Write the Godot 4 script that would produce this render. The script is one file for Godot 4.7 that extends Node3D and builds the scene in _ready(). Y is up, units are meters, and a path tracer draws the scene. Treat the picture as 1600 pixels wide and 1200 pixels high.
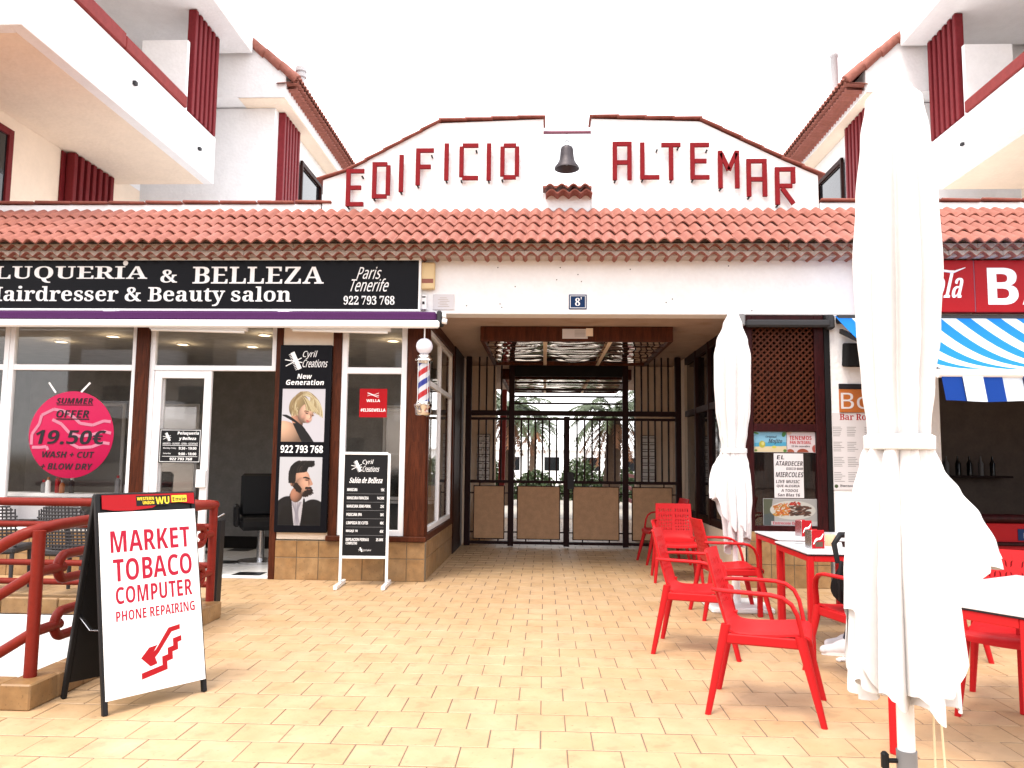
extends Node3D

# ---------------------------------------------------------------- helpers
var rng := RandomNumberGenerator.new()
var M := {}
var T := {}
var taken := {}
const F := -8.8          # plane of the ground-floor facade

func lin(r: float, g: float, b: float) -> Color:
	return Color(r, g, b).linear_to_srgb()

func numbered(n: String) -> String:
	if not taken.has(n):
		taken[n] = 0
		return n
	taken[n] += 1
	return "%s_%03d" % [n, taken[n]]

func tag(o: Node, label: String, category: String, group := "") -> void:
	o.set_meta("label", label)
	o.set_meta("category", category)
	if group != "":
		o.set_meta("group", group)

func thing(n: String, label: String, category: String, at := Vector3.ZERO, turn := 0.0, group := "") -> Node3D:
	var o := Node3D.new()
	o.name = numbered(n)
	add_child(o)
	o.position = at
	o.rotation.y = turn
	tag(o, label, category, group)
	return o

func copy(src: Node3D, at: Vector3, turn: float, label: String) -> Node3D:
	var base: String = src.name
	base = base.rstrip("0123456789").rstrip("_")
	var c: Node3D = src.duplicate()
	c.name = numbered(base)
	add_child(c)
	c.position = at
	c.rotation.y = turn
	c.set_meta("label", label)
	return c

func mi(n: String, mesh: Mesh, m: Material, parent: Node) -> MeshInstance3D:
	var o := MeshInstance3D.new()
	o.name = n
	o.mesh = mesh
	if m:
		o.material_override = m
	parent.add_child(o, true)
	return o

func S() -> SurfaceTool:
	var st := SurfaceTool.new()
	st.begin(Mesh.PRIMITIVE_TRIANGLES)
	return st

func part(n: String, st: SurfaceTool, m: Material, parent: Node) -> MeshInstance3D:
	return mi(n, st.commit(), m, parent)

# a top-level piece of the setting
func struct(n: String, st: SurfaceTool, m: Material) -> MeshInstance3D:
	var o := mi(numbered(n), st.commit(), m, self)
	o.set_meta("kind", "structure")
	return o

# polygon (convex, planar), turned so that its face looks along out
func poly(st: SurfaceTool, p: Array, out: Vector3) -> void:
	var n: Vector3 = (p[1] - p[0]).cross(p[2] - p[0])
	if n.length_squared() < 1e-16 and p.size() > 3:
		n = (p[2] - p[0]).cross(p[3] - p[0])
	n = n.normalized()
	var q := p
	if n.dot(out) > 0.0:
		q = p.duplicate()
		q.reverse()
	else:
		n = -n
	for i in range(1, q.size() - 1):
		for k in [0, i, i + 1]:
			st.set_normal(n)
			st.add_vertex(q[k])

# box with chamfered edges
func cb(st: SurfaceTool, c: Vector3, s: Vector3, b := 0.004, B := Basis.IDENTITY) -> void:
	var h := s * 0.5
	b = minf(b, minf(h.x, minf(h.y, h.z)) * 0.6)
	if b <= 0.0:
		b = 0.0001
	for ax in 3:
		var u := (ax + 1) % 3
		var v := (ax + 2) % 3
		for sg in [-1.0, 1.0]:
			var pts := []
			for k in [[-1, -1], [1, -1], [1, 1], [-1, 1]]:
				var p := Vector3.ZERO
				p[ax] = sg * h[ax]
				p[u] = k[0] * (h[u] - b)
				p[v] = k[1] * (h[v] - b)
				pts.append(c + B * p)
			var o := Vector3.ZERO
			o[ax] = sg
			poly(st, pts, B * o)
		for su in [-1.0, 1.0]:
			for sv in [-1.0, 1.0]:
				var pts := []
				for k in [[-1, 0], [1, 0], [1, 1], [-1, 1]]:
					var p := Vector3.ZERO
					p[ax] = k[0] * (h[ax] - b)
					p[u] = su * (h[u] if k[1] == 0 else h[u] - b)
					p[v] = sv * (h[v] - b if k[1] == 0 else h[v])
					pts.append(c + B * p)
				var o := Vector3.ZERO
				o[u] = su
				o[v] = sv
				poly(st, pts, B * o)
	for sx in [-1.0, 1.0]:
		for sy in [-1.0, 1.0]:
			for sz in [-1.0, 1.0]:
				var g := Vector3(sx, sy, sz)
				poly(st, [c + B * (g * Vector3(h.x, h.y - b, h.z - b)), c + B * (g * Vector3(h.x - b, h.y, h.z - b)), c + B * (g * Vector3(h.x - b, h.y - b, h.z))], B * g)

# box by its limits
func bx(st: SurfaceTool, x0: float, x1: float, y0: float, y1: float, z0: float, z1: float, b := 0.004) -> void:
	cb(st, Vector3((x0 + x1) / 2, (y0 + y1) / 2, (z0 + z1) / 2), Vector3(absf(x1 - x0), absf(y1 - y0), absf(z1 - z0)), b)

func box(n: String, m: Material, parent: Node, x0: float, x1: float, y0: float, y1: float, z0: float, z1: float, b := 0.004) -> MeshInstance3D:
	var st := S()
	bx(st, x0, x1, y0, y1, z0, z1, b)
	return part(n, st, m, parent)

# bar with square section between two points
func bar(st: SurfaceTool, a: Vector3, e: Vector3, w: float, d: float, b := 0.002) -> void:
	var y := (e - a).normalized()
	var ref := Vector3(0, 0, 1) if absf(y.z) < 0.9 else Vector3(1, 0, 0)
	var x := y.cross(ref).normalized()
	var z := x.cross(y).normalized()
	cb(st, (a + e) / 2, Vector3(w, (e - a).length(), d), b, Basis(x, y, z))

func ring(c: Vector3, x: Vector3, y: Vector3, r: float, n: int) -> PackedVector3Array:
	var a := PackedVector3Array()
	for i in n:
		var t := TAU * i / n
		a.append(c + x * cos(t) * r + y * sin(t) * r)
	return a

# swept tube with smooth sides; rr is one radius or one for each point
func tube(st: SurfaceTool, pts: Array, rr, n := 10, caps := true) -> void:
	var cnt := pts.size()
	var px := Vector3.ZERO
	var rings := []
	var norms := []
	for i in cnt:
		var d: Vector3 = (pts[mini(i + 1, cnt - 1)] - pts[maxi(i - 1, 0)]).normalized()
		if px == Vector3.ZERO:
			var ref := Vector3.UP if absf(d.y) < 0.9 else Vector3.RIGHT
			px = d.cross(ref).normalized()
		else:
			px = (px - d * px.dot(d)).normalized()
		var py := d.cross(px).normalized()
		var r: float = rr[i] if rr is Array else rr
		rings.append(ring(pts[i], px, py, r, n))
		norms.append(ring(Vector3.ZERO, px, py, 1.0, n))
	for i in cnt - 1:
		for k in n:
			var k2 := (k + 1) % n
			var v := [rings[i][k], rings[i + 1][k], rings[i + 1][k2], rings[i][k2]]
			var m := [norms[i][k], norms[i + 1][k], norms[i + 1][k2], norms[i][k2]]
			_quad(st, v, m)
	if caps:
		poly(st, Array(rings[0]), pts[0] - pts[1])
		poly(st, Array(rings[cnt - 1]), pts[cnt - 1] - pts[cnt - 2])

# quad with given normals, wound so that it faces along them
func _quad(st: SurfaceTool, v: Array, m: Array, uv = null) -> void:
	var g: Vector3 = (v[1] - v[0]).cross(v[2] - v[0])
	if g.length_squared() < 1e-18:
		g = (v[2] - v[0]).cross(v[3] - v[0])
	var order := [0, 1, 2, 0, 2, 3]
	if g.dot(m[0] + m[1] + m[2] + m[3]) > 0.0:
		order = [0, 2, 1, 0, 3, 2]
	for k in order:
		st.set_normal(m[k])
		if uv != null:
			st.set_uv(uv[k])
		st.add_vertex(v[k])

# turned shape round a vertical axis; prof is a list of Vector2(radius, height)
func lathe(st: SurfaceTool, prof: Array, c: Vector3, n := 24, uvs := false) -> void:
	var cnt := prof.size()
	for i in cnt - 1:
		var d: Vector2 = prof[i + 1] - prof[i]
		if d.length() < 1e-6:
			continue
		var n0 := _pn(prof, i, i)
		var n1 := _pn(prof, i + 1, i)
		for k in n:
			var a := TAU * k / n
			var b := TAU * (k + 1) / n
			var v := []
			var m := []
			var uv := []
			for e in [[prof[i], a, n0], [prof[i + 1], a, n1], [prof[i + 1], b, n1], [prof[i], b, n0]]:
				v.append(c + Vector3(cos(e[1]) * e[0].x, e[0].y, sin(e[1]) * e[0].x))
				m.append(Vector3(cos(e[1]) * e[2].x, e[2].y, sin(e[1]) * e[2].x))
				uv.append(Vector2(e[1] / TAU, float(i if e[0] == prof[i] else i + 1) / (cnt - 1)))
			_quad(st, v, m, uv if uvs else null)

func _pn(prof: Array, i: int, seg: int) -> Vector2:
	var d: Vector2 = (prof[seg + 1] - prof[seg]).normalized()
	var other := seg - 1 if i == seg else seg + 1
	if other >= 0 and other < prof.size() - 1:
		var e: Vector2 = (prof[other + 1] - prof[other])
		if e.length() > 1e-6 and d.dot(e.normalized()) > 0.6:
			d = (d + e.normalized()).normalized()
	return Vector2(d.y, -d.x)

# flat outline (x, y) with thickness, front face at z = front
func plate(st: SurfaceTool, pts: PackedVector2Array, front: float, depth: float) -> void:
	var idx := Geometry2D.triangulate_polygon(pts)
	for f in [[front, 1.0], [front - depth, -1.0]]:
		for i in range(0, idx.size(), 3):
			poly(st, [_v3(pts[idx[i]], f[0]), _v3(pts[idx[i + 1]], f[0]), _v3(pts[idx[i + 2]], f[0])], Vector3(0, 0, f[1]))
	var cw := Geometry2D.is_polygon_clockwise(pts)
	for i in pts.size():
		var a := pts[i]
		var b := pts[(i + 1) % pts.size()]
		var o := Vector2(b.y - a.y, a.x - b.x)
		if cw:
			o = -o
		poly(st, [_v3(a, front), _v3(b, front), _v3(b, front - depth), _v3(a, front - depth)], Vector3(o.x, o.y, 0))

func _v3(p: Vector2, z: float) -> Vector3:
	return Vector3(p.x, p.y, z)

# lettering fitted into a rectangle (x0..x1, y0..y1) of the parent's xy plane at height z
func words(n: String, s: String, font: Font, m: Material, parent: Node, x0: float, x1: float, y0: float, y1: float, z: float, slant := 0.0) -> MeshInstance3D:
	var tm := TextMesh.new()
	tm.text = s
	tm.font = font
	tm.font_size = 48
	tm.pixel_size = 0.01
	tm.depth = 0.02
	tm.curve_step = 1.5
	var a := tm.get_aabb()
	var o := mi(n, tm, m, parent)
	var sx := (x1 - x0) / maxf(a.size.x, 0.001)
	var sy := (y1 - y0) / maxf(a.size.y, 0.001)
	var c := a.get_center()
	o.transform = Transform3D(Basis(Vector3(sx, 0, 0), Vector3(slant * sy, sy, 0), Vector3(0, 0, 0.1)), Vector3((x0 + x1) / 2 - c.x * sx - slant * sy * c.y, (y0 + y1) / 2 - c.y * sy, z))
	return o

# a flat print: quad facing +z with its own picture
func print_quad(n: String, m: Material, parent: Node, x0: float, x1: float, y0: float, y1: float, z: float) -> MeshInstance3D:
	var q := QuadMesh.new()
	q.size = Vector2(x1 - x0, y1 - y0)
	var o := mi(n, q, m, parent)
	o.position = Vector3((x0 + x1) / 2, (y0 + y1) / 2, z)
	return o

# ---------------------------------------------------------------- pictures
func pic(w: int, h: int, c: Color) -> Image:
	var im := Image.create(w, h, false, Image.FORMAT_RGB8)
	im.fill(c)
	return im

func ell(im: Image, cx: float, cy: float, rx: float, ry: float, c: Color, ang := 0.0) -> void:
	var w := im.get_width()
	var h := im.get_height()
	var R := maxf(rx, ry) * 1.05
	for y in range(maxi(0, int((cy - R) * h)), mini(h, int((cy + R) * h) + 2)):
		for x in range(maxi(0, int((cx - R * h / w) * w)), mini(w, int((cx + R * h / w) * w) + 2)):
			var dx := (x + 0.5 - cx * w) / h
			var dy := (y + 0.5) / h - cy
			var u := (dx * cos(ang) + dy * sin(ang)) / rx
			var v := (-dx * sin(ang) + dy * cos(ang)) / ry
			var d := u * u + v * v
			if d < 1.0:
				var k := clampf((1.0 - d) * minf(rx, ry) * h * 0.5, 0, 1) * c.a
				im.set_pixel(x, y, im.get_pixel(x, y).lerp(Color(c.r, c.g, c.b), k))

func pgon(im: Image, pts: Array, c: Color) -> void:
	var w := im.get_width()
	var h := im.get_height()
	var p := PackedVector2Array()
	var lo := Vector2(9, 9)
	var hi := Vector2(-9, -9)
	for q in pts:
		p.append(Vector2(q[0] * w, q[1] * h))
		lo = Vector2(minf(lo.x, q[0]), minf(lo.y, q[1]))
		hi = Vector2(maxf(hi.x, q[0]), maxf(hi.y, q[1]))
	for y in range(maxi(0, int(lo.y * h)), mini(h, int(hi.y * h) + 1)):
		for x in range(maxi(0, int(lo.x * w)), mini(w, int(hi.x * w) + 1)):
			if Geometry2D.is_point_in_polygon(Vector2(x + 0.5, y + 0.5), p):
				im.set_pixel(x, y, im.get_pixel(x, y).lerp(Color(c.r, c.g, c.b), c.a))

func print_mat(im: Image, rough := 0.45) -> StandardMaterial3D:
	im.generate_mipmaps()
	var m := StandardMaterial3D.new()
	m.albedo_texture = ImageTexture.create_from_image(im)
	m.albedo_color = lin(.52, .52, .52)
	m.roughness = rough
	return m

# ---------------------------------------------------------------- materials
func tex_from(f: Callable, w: int, h: int) -> ImageTexture:
	var im := Image.create(w, h, false, Image.FORMAT_RGB8)
	for y in h:
		for x in w:
			im.set_pixel(x, y, f.call(x, y))
	im.generate_mipmaps()
	return ImageTexture.create_from_image(im)

func noise_img(sd: int, freq: float, oct: int, size := 256) -> Image:
	var n := FastNoiseLite.new()
	n.seed = sd
	n.frequency = freq
	n.fractal_octaves = oct
	return n.get_seamless_image(size, size)

func make_textures() -> void:
	var fine := noise_img(3, 0.12, 3)
	var mid := noise_img(5, 0.025, 4)
	var big := noise_img(9, 0.010, 4)
	# light mottling (plaster, clay, paint)
	T.mottle = tex_from(func(x, y):
		var v: float = 0.86 + 0.10 * mid.get_pixel(x, y).r + 0.07 * fine.get_pixel(x, y).r
		return Color(v, v, v), 256, 256)
	# stained plaster
	T.stain = tex_from(func(x, y):
		var s: float = smoothstep(0.62, 0.85, big.get_pixel(x, y).r) * (0.4 + 0.6 * fine.get_pixel(x, y).r)
		var v: float = 0.93 + 0.07 * mid.get_pixel(x, y).r - 0.07 * s
		return Color(v, v * (1.0 - 0.03 * s), v * (1.0 - 0.06 * s)), 256, 256)
	# nearly even paint
	T.soft = tex_from(func(x, y):
		var v: float = 0.95 + 0.03 * mid.get_pixel(x, y).r + 0.02 * fine.get_pixel(x, y).r
		return Color(v, v, v), 256, 256)
	# floor tile: faint clouds, a few dark specks and worn grey patches
	T.floor = tex_from(func(x, y):
		var b: float = big.get_pixel(x, y).r
		var sp: float = smoothstep(0.80, 0.92, fine.get_pixel(x, y).r)
		var wr: float = smoothstep(0.66, 0.85, mid.get_pixel((x + 90) % 256, y).r)
		var v: float = 0.90 + 0.06 * mid.get_pixel(x, y).r + 0.05 * b - 0.20 * sp - 0.06 * wr
		return Color(v, v * (0.975 + 0.025 * b), v * (0.94 + 0.06 * b)), 256, 256)
	# worn glazed clay tile: cloudy centre tones and dark specks
	T.clay = tex_from(func(x, y):
		var b: float = big.get_pixel(x, y).r
		var sp: float = smoothstep(0.74, 0.9, fine.get_pixel(x, y).r)
		var v: float = 0.78 + 0.18 * mid.get_pixel(x, y).r + 0.10 * b - 0.22 * sp
		return Color(v, v * (0.94 + 0.06 * b), v * (0.86 + 0.14 * b)), 256, 256)
	# wood grain, running along v
	T.wood = tex_from(func(x, y):
		var g: float = fine.get_pixel((x * 3) % 256, int(y * 0.12) % 256).r
		var g2: float = mid.get_pixel((x * 2) % 256, int(y * 0.2) % 256).r
		var v: float = 0.55 + 0.35 * g + 0.25 * (g2 - 0.3)
		return Color(v, v * 0.96, v * 0.92), 256, 256)
	var bump := noise_img(21, 0.09, 4)
	bump.convert(Image.FORMAT_RGBA8)
	bump.bump_map_to_normal_map(2.0)
	bump.generate_mipmaps()
	T.bump = ImageTexture.create_from_image(bump)
	var rgh := noise_img(33, 0.03, 4)
	T.rough = tex_from(func(x, y):
		var v: float = 0.55 + 0.45 * rgh.get_pixel(x, y).r
		return Color(v, v, v), 256, 256)

func mat(c: Color, rough := 0.8, tex = null, scale := 1.0, bump := 0.0, metal := 0.0) -> StandardMaterial3D:
	var m := StandardMaterial3D.new()
	m.albedo_color = c
	m.roughness = rough
	m.metallic = metal
	if tex:
		m.albedo_texture = tex
		m.uv1_triplanar = true
		m.uv1_world_triplanar = true
		m.uv1_scale = Vector3.ONE * scale
	if bump > 0.0:
		m.normal_enabled = true
		m.normal_texture = T.bump
		m.normal_scale = bump
	return m

func make_materials() -> void:
	make_textures()
	M.plaster = mat(lin(.83, .825, .835), 0.9, T.soft, 0.5, 0.3)
	M.plaster2 = mat(lin(.85, .845, .85), 0.9, T.soft, 0.5, 0.2)
	M.cream = mat(lin(.84, .70, .56), 0.9, T.soft, 0.4, 0.2)
	M.ceiling = mat(lin(.42, .31, .25), 0.9, T.stain, 0.4, 0.3)
	M.corbel = mat(lin(.47, .395, .35), 0.9, T.mottle, 2.0, 0.4)
	M.rooftile = []
	for c in [[.335, .120, .092], [.345, .126, .098], [.325, .114, .088], [.35, .132, .106]]:
		M.rooftile.append(mat(lin(c[0], c[1], c[2]), 0.75, T.clay, 1.6, 0.3))
	M.coping = mat(lin(0.2635, 0.0764, 0.058), 0.8, T.clay, 1.5, 0.3)
	M.redpaint = mat(lin(0.1581, 0.0148, 0.0184), 0.5, T.mottle, 1.5)
	M.redfin = mat(lin(0.1897, 0.0211, 0.0263), 0.55, T.mottle, 1.5)
	M.letter = mat(lin(.20, .009, .013), 0.5, T.mottle, 3.0)
	M.letter.metallic_specular = 0.25
	M.letter.roughness = 0.7
	M.capred = mat(lin(0.2424, 0.0369, 0.0343), 0.6, T.mottle, 1.2)
	M.rail = mat(lin(0.1897, 0.0184, 0.0116), 0.38, T.mottle, 4.0, 0.15)
	M.floor = []
	for c in [[.485, .327, .186], [.477, .319, .179], [.49, .334, .195], [.48, .323, .183], [.492, .338, .202], [.47, .312, .172], [.483, .322, .182], [.488, .329, .192]]:
		M.floor.append(mat(lin(c[0], c[1], c[2]), 0.5, T.floor, 0.9, 0.12))
	M.floorstuff = mat(Color.WHITE, 0.5, T.floor, 0.9, 0.12)
	M.floorstuff.vertex_color_use_as_albedo = true
	M.grout = mat(lin(.17, .12, .085), 0.95, T.mottle, 3.0, 0.4)
	M.street = mat(lin(.30, .27, .24), 0.95, T.stain, 0.2, 0.3)
	M.basetile = []
	for c in [[.31, .185, .082], [.295, .175, .076], [.325, .197, .09], [.28, .165, .071]]:
		M.basetile.append(mat(lin(c[0], c[1], c[2]), 0.4, T.clay, 1.2, 0.1))
	M.mortar = mat(lin(0.2213, 0.1739, 0.1159), 0.95, T.mottle, 3.0)
	M.wood = mat(lin(0.1054, 0.0274, 0.0105), 0.5, T.wood, 1.3, 0.2)
	M.darkwood = mat(lin(0.0369, 0.0095, 0.0074), 0.5, T.wood, 1.3, 0.2)
	M.maroon = mat(lin(0.0448, 0.0063, 0.0084), 0.45, T.wood, 1.3, 0.15)
	M.alu = mat(lin(.78, .77, .78), 0.4)
	M.white = mat(lin(.80, .80, .80), 0.5)
	M.whitegloss = mat(lin(.80, .80, .80), 0.25)
	M.board = mat(lin(.82, .82, .83), 0.5)
	M.black = mat(lin(.012, .012, .013), 0.4)
	M.blackgloss = mat(lin(.006, .006, .008), 0.3)
	M.blackgloss.metallic_specular = 0.2
	M.blackmatt = mat(lin(.012, .012, .013), 0.85)
	M.greydark = mat(lin(0.0372, 0.0372, 0.0403), 0.6)
	M.grey = mat(lin(0.186, 0.186, 0.1922), 0.5)
	M.zinc = mat(lin(.42, .41, .42), 0.5)
	M.steel = mat(lin(.62, .62, .63), 0.25, null, 1.0, 0.0, 1.0)
	M.chrome = mat(lin(.75, .74, .72), 0.12, null, 1.0, 0.0, 1.0)
	M.ironpaint = mat(lin(0.0184, 0.0053, 0.0053), 0.5, T.mottle, 3.0)
	M.panel = mat(lin(.47, .275, .15), 0.75, T.mottle, 1.2)
	M.purple = mat(lin(0.0685, 0.0184, 0.0843), 0.8, T.mottle, 6.0)
	M.chair = mat(lin(.47, .013, .016), 0.42, T.soft, 5.0)
	M.chair.clearcoat_enabled = false
	M.canopy = mat(lin(.72, .71, .71), 0.85, T.soft, 3.0, 0.15)
	M.canopy.backlight_enabled = true
	M.canopy.backlight = Color(.10, .10, .10)
	M.pink = mat(lin(0.4111, 0.0105, 0.0632), 0.45)
	M.pinklight = mat(lin(0.448, 0.1476, 0.2213), 0.45)
	M.signred = mat(lin(0.3267, 0.0063, 0.0105), 0.35)
	M.signink = mat(lin(0.3478, 0.0105, 0.0316), 0.5)
	M.ink = mat(lin(.02, .018, .022), 0.5)
	M.paper = mat(lin(.58, .56, .58), 0.8)
	M.blueplate = mat(lin(0.0063, 0.0263, 0.0896), 0.3)
	M.bronze = mat(lin(0.062, 0.0527, 0.0589), 0.5, T.mottle, 6.0, 0.3, 0.6)
	M.barpink = mat(lin(0.186, 0.062, 0.0992), 0.6)
	M.skyblue = mat(lin(.008, .15, .52), 0.8)
	M.stripeshaded = mat(lin(.56, .64, .73), 0.8)  # white cloth; bluish shade of the backlit stripes is put into the colour
	M.royal = mat(lin(0.0074, 0.0434, 0.248), 0.8)
	M.orange = mat(lin(0.3794, 0.1054, 0.0158), 0.5)
	M.glass = StandardMaterial3D.new()
	M.glass.albedo_color = Color(0.10, 0.12, 0.12, 0.06)
	M.glass.transparency = BaseMaterial3D.TRANSPARENCY_ALPHA
	M.glass.roughness = 0.02
	M.glass.metallic_specular = 0.45
	M.darkglass = mat(lin(.012, .013, .015), 0.05)
	M.acrylic = mat(lin(.90, .82, .77), 0.05, null, 1.0, 0.0, 1.0)
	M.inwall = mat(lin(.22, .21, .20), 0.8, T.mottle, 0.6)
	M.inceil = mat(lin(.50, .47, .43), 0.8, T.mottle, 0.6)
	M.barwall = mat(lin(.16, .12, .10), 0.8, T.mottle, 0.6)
	M.lamp = mat(lin(.9, .85, .75), 0.5)
	M.lamp.emission_enabled = true
	M.lamp.emission = Color(1.0, .9, .75)
	M.lamp.emission_energy_multiplier = 0.9
	M.wicker = mat(lin(.035, .032, .035), 0.7, T.mottle, 20.0, 0.6)
	M.leafgreen = mat(lin(0.0372, 0.062, 0.0186), 0.6)
	M.leafgreen.backlight_enabled = true
	M.leafgreen.backlight = Color(.10, .14, .04)
	M.palmleaf = mat(lin(0.0434, 0.0651, 0.0217), 0.55)
	M.palmleaf.backlight_enabled = true
	M.palmleaf.backlight = Color(.10, .12, .05)
	M.palmdry = mat(lin(0.186, 0.0806, 0.0372), 0.8)
	M.trunk = mat(lin(0.0868, 0.0558, 0.0372), 0.9, T.clay, 3.0, 0.6)
	for k in ["signink", "signred", "pink", "ink", "black", "blackmatt", "greydark", "ironpaint", "darkwood", "maroon", "wood", "purple", "redpaint", "redfin", "capred", "rail", "chair", "skyblue", "royal", "blueplate"]:
		M[k].metallic_specular = 0.25
	M.cord = mat(lin(.72, .60, .38), 0.8)

# ---------------------------------------------------------------- fonts
var serif: SystemFont
var sans: SystemFont
var sansb: SystemFont
var mono: SystemFont

func make_fonts() -> void:
	serif = SystemFont.new()
	serif.font_names = PackedStringArray(["Droid Serif"])
	serif.font_weight = 700
	sansb = SystemFont.new()
	sansb.font_names = PackedStringArray(["Droid Sans"])
	sansb.font_weight = 700
	sans = SystemFont.new()
	sans.font_names = PackedStringArray(["Droid Sans"])
	mono = SystemFont.new()
	mono.font_names = PackedStringArray(["Droid Sans Mono"])

# ================================================================ scene
var cam: Camera3D

func _ready() -> void:
	rng.seed = 7
	cam = Camera3D.new()
	cam.name = "camera"
	cam.fov = 51.93
	cam.near = 0.05
	cam.far = 400.0
	cam.position = Vector3(0, 1.355, 0)
	cam.rotation_order = EULER_ORDER_YXZ
	cam.rotation_degrees = Vector3(5.45, 2.4, 0.6)
	add_child(cam)
	cam.current = true

	var env := Environment.new()
	env.background_mode = Environment.BG_SKY
	var sky := Sky.new()
	var sm := ProceduralSkyMaterial.new()
	sm.sky_top_color = Color(.97, .975, 1.0)
	sm.sky_horizon_color = Color(1.0, .99, .98)
	sm.sky_curve = 0.2
	sm.ground_horizon_color = Color(.62, .55, .48)
	sm.ground_bottom_color = Color(.45, .40, .34)
	sm.sky_energy_multiplier = 1.0
	sm.sun_angle_max = 1.0
	sky.sky_material = sm
	env.sky = sky
	env.tonemap_mode = Environment.TONE_MAPPER_LINEAR
	env.tonemap_exposure = 3.2
	env.sdfgi_enabled = true
	env.ssao_enabled = true
	env.ssil_enabled = true
	var we := WorldEnvironment.new()
	we.name = "daylight"
	we.environment = env
	add_child(we)

	var sun := DirectionalLight3D.new()
	sun.name = "sun"
	sun.light_energy = 0.45
	sun.light_color = Color(1.0, .965, .92)
	sun.light_angular_distance = 22.0
	sun.shadow_enabled = true
	sun.rotation_degrees = Vector3(-62, -28, 0)
	add_child(sun)

	make_materials()
	make_fonts()
	build_floor()
	build_stairwell()
	build_arcade()
	build_wings()
	build_courtyard()
	build_opposite()
	build_salon()
	build_bar()
	build_gate()
	build_name_sign()
	build_salon_signs()
	build_barber_pole()
	build_railing()
	build_aframe()
	build_menu_stand()
	build_terrace()
	build_umbrellas()
	build_person()

# ---------------------------------------------------------------- floor
const TS := 0.25
func tile_mesh(w: float, d: float, h := 0.012, b := 0.003) -> ArrayMesh:
	var st := S()
	cb(st, Vector3(0, -h / 2, 0), Vector3(w, h, d), b)
	return st.commit()

func in_pit(x: float, z: float) -> bool:
	return x < -2.81 and x > -7.4 and z < -4.30 and z > -6.77

func build_floor() -> void:
	# bed under the tiles, with the stairwell left open
	var st := S()
	var rects := [[-60.0, 60.0, -4.2, 40.0], [-2.72, 60.0, -6.78, -4.2], [-60.0, -7.4, -6.78, -4.2], [-60.0, 60.0, -70.0, -6.78]]
	for r in rects:
		poly(st, [Vector3(r[0], -0.003, r[2]), Vector3(r[1], -0.003, r[2]), Vector3(r[1], -0.003, r[3]), Vector3(r[0], -0.003, r[3])], Vector3.UP)
	var bed := struct("pavement", st, M.grout)
	var inv := cam.transform.affine_inverse()
	var spots := []
	for k in range(-30, 58):
		var zc := -3.859 - TS * k - TS / 2.0   # row between lines k and k + 1
		var off := 0.115 if posmod(k, 2) == 1 else -0.01
		for j in range(-44, 44):
			var xc := off + TS * j + TS / 2.0
			if in_pit(xc, zc):
				continue
			if absf(xc) > 9.5:
				continue
			if zc < F - 0.02 and (xc < -1.42 or xc > 2.32) and zc > -16.0:
				continue
			var p: Vector3 = inv * Vector3(xc, 0, zc)
			var vis := 0.0
			if p.z < -0.5:
				var sx := p.x / -p.z
				var sy := p.y / -p.z
				if absf(sx) < 0.68 and absf(sy) < 0.50:
					vis = 1.0 / (p.z * p.z)
			spots.append([vis, xc, zc])
	spots.sort_custom(func(a, b): return a[0] > b[0])
	var meshes := [tile_mesh(TS - 0.006, TS - 0.011, 0.012, 0.0018), tile_mesh(TS - 0.007, TS - 0.010, 0.012, 0.0018), tile_mesh(TS - 0.005, TS - 0.012, 0.012, 0.0018)]
	var big := SurfaceTool.new()
	big.begin(Mesh.PRIMITIVE_TRIANGLES)
	for i in spots.size():
		var s: Array = spots[i]
		var dy := rng.randf_range(-0.0012, 0.0012)
		var turn := rng.randf_range(-0.004, 0.004)
		var pick := rng.randi() % 8
		if i < 300:
			var o := mi("tile", meshes[rng.randi() % 3], M.floor[pick], bed)
			o.position = Vector3(s[1], dy, s[2])
			o.rotation = Vector3(rng.randf_range(-.003, .003), turn, rng.randf_range(-.003, .003))
		else:
			var c: Color = M.floor[pick].albedo_color.srgb_to_linear()
			var h := TS / 2 - 0.003
			var g := h - 0.0015
			var B := Basis(Vector3.UP, turn)
			var ctr := Vector3(s[1], dy, s[2])
			var top := []
			var low := []
			for k in [[-1, -1], [1, -1], [1, 1], [-1, 1]]:
				top.append(ctr + B * Vector3(k[0] * g, 0, k[1] * (g - 0.003)))
				low.append(ctr + B * Vector3(k[0] * h, -0.009, k[1] * (h - 0.003)))
			big.set_color(c)
			poly(big, top, Vector3.UP)
			for e in 4:
				big.set_color(c)
				var f := (e + 1) % 4
				poly(big, [top[e], top[f], low[f], low[e]], (top[e] + top[f]) / 2 - ctr + Vector3(0, .05, 0))
	var rest := part("far_tiles", big, M.floorstuff, bed)
	rest.set_meta("kind", "stuff")
	# street beyond the tiled terrace, behind the viewer
	st = S()
	bx(st, -60, 60, -0.14, -0.02, 3.9, 40, 0.01)
	struct("road", st, M.street)

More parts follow.
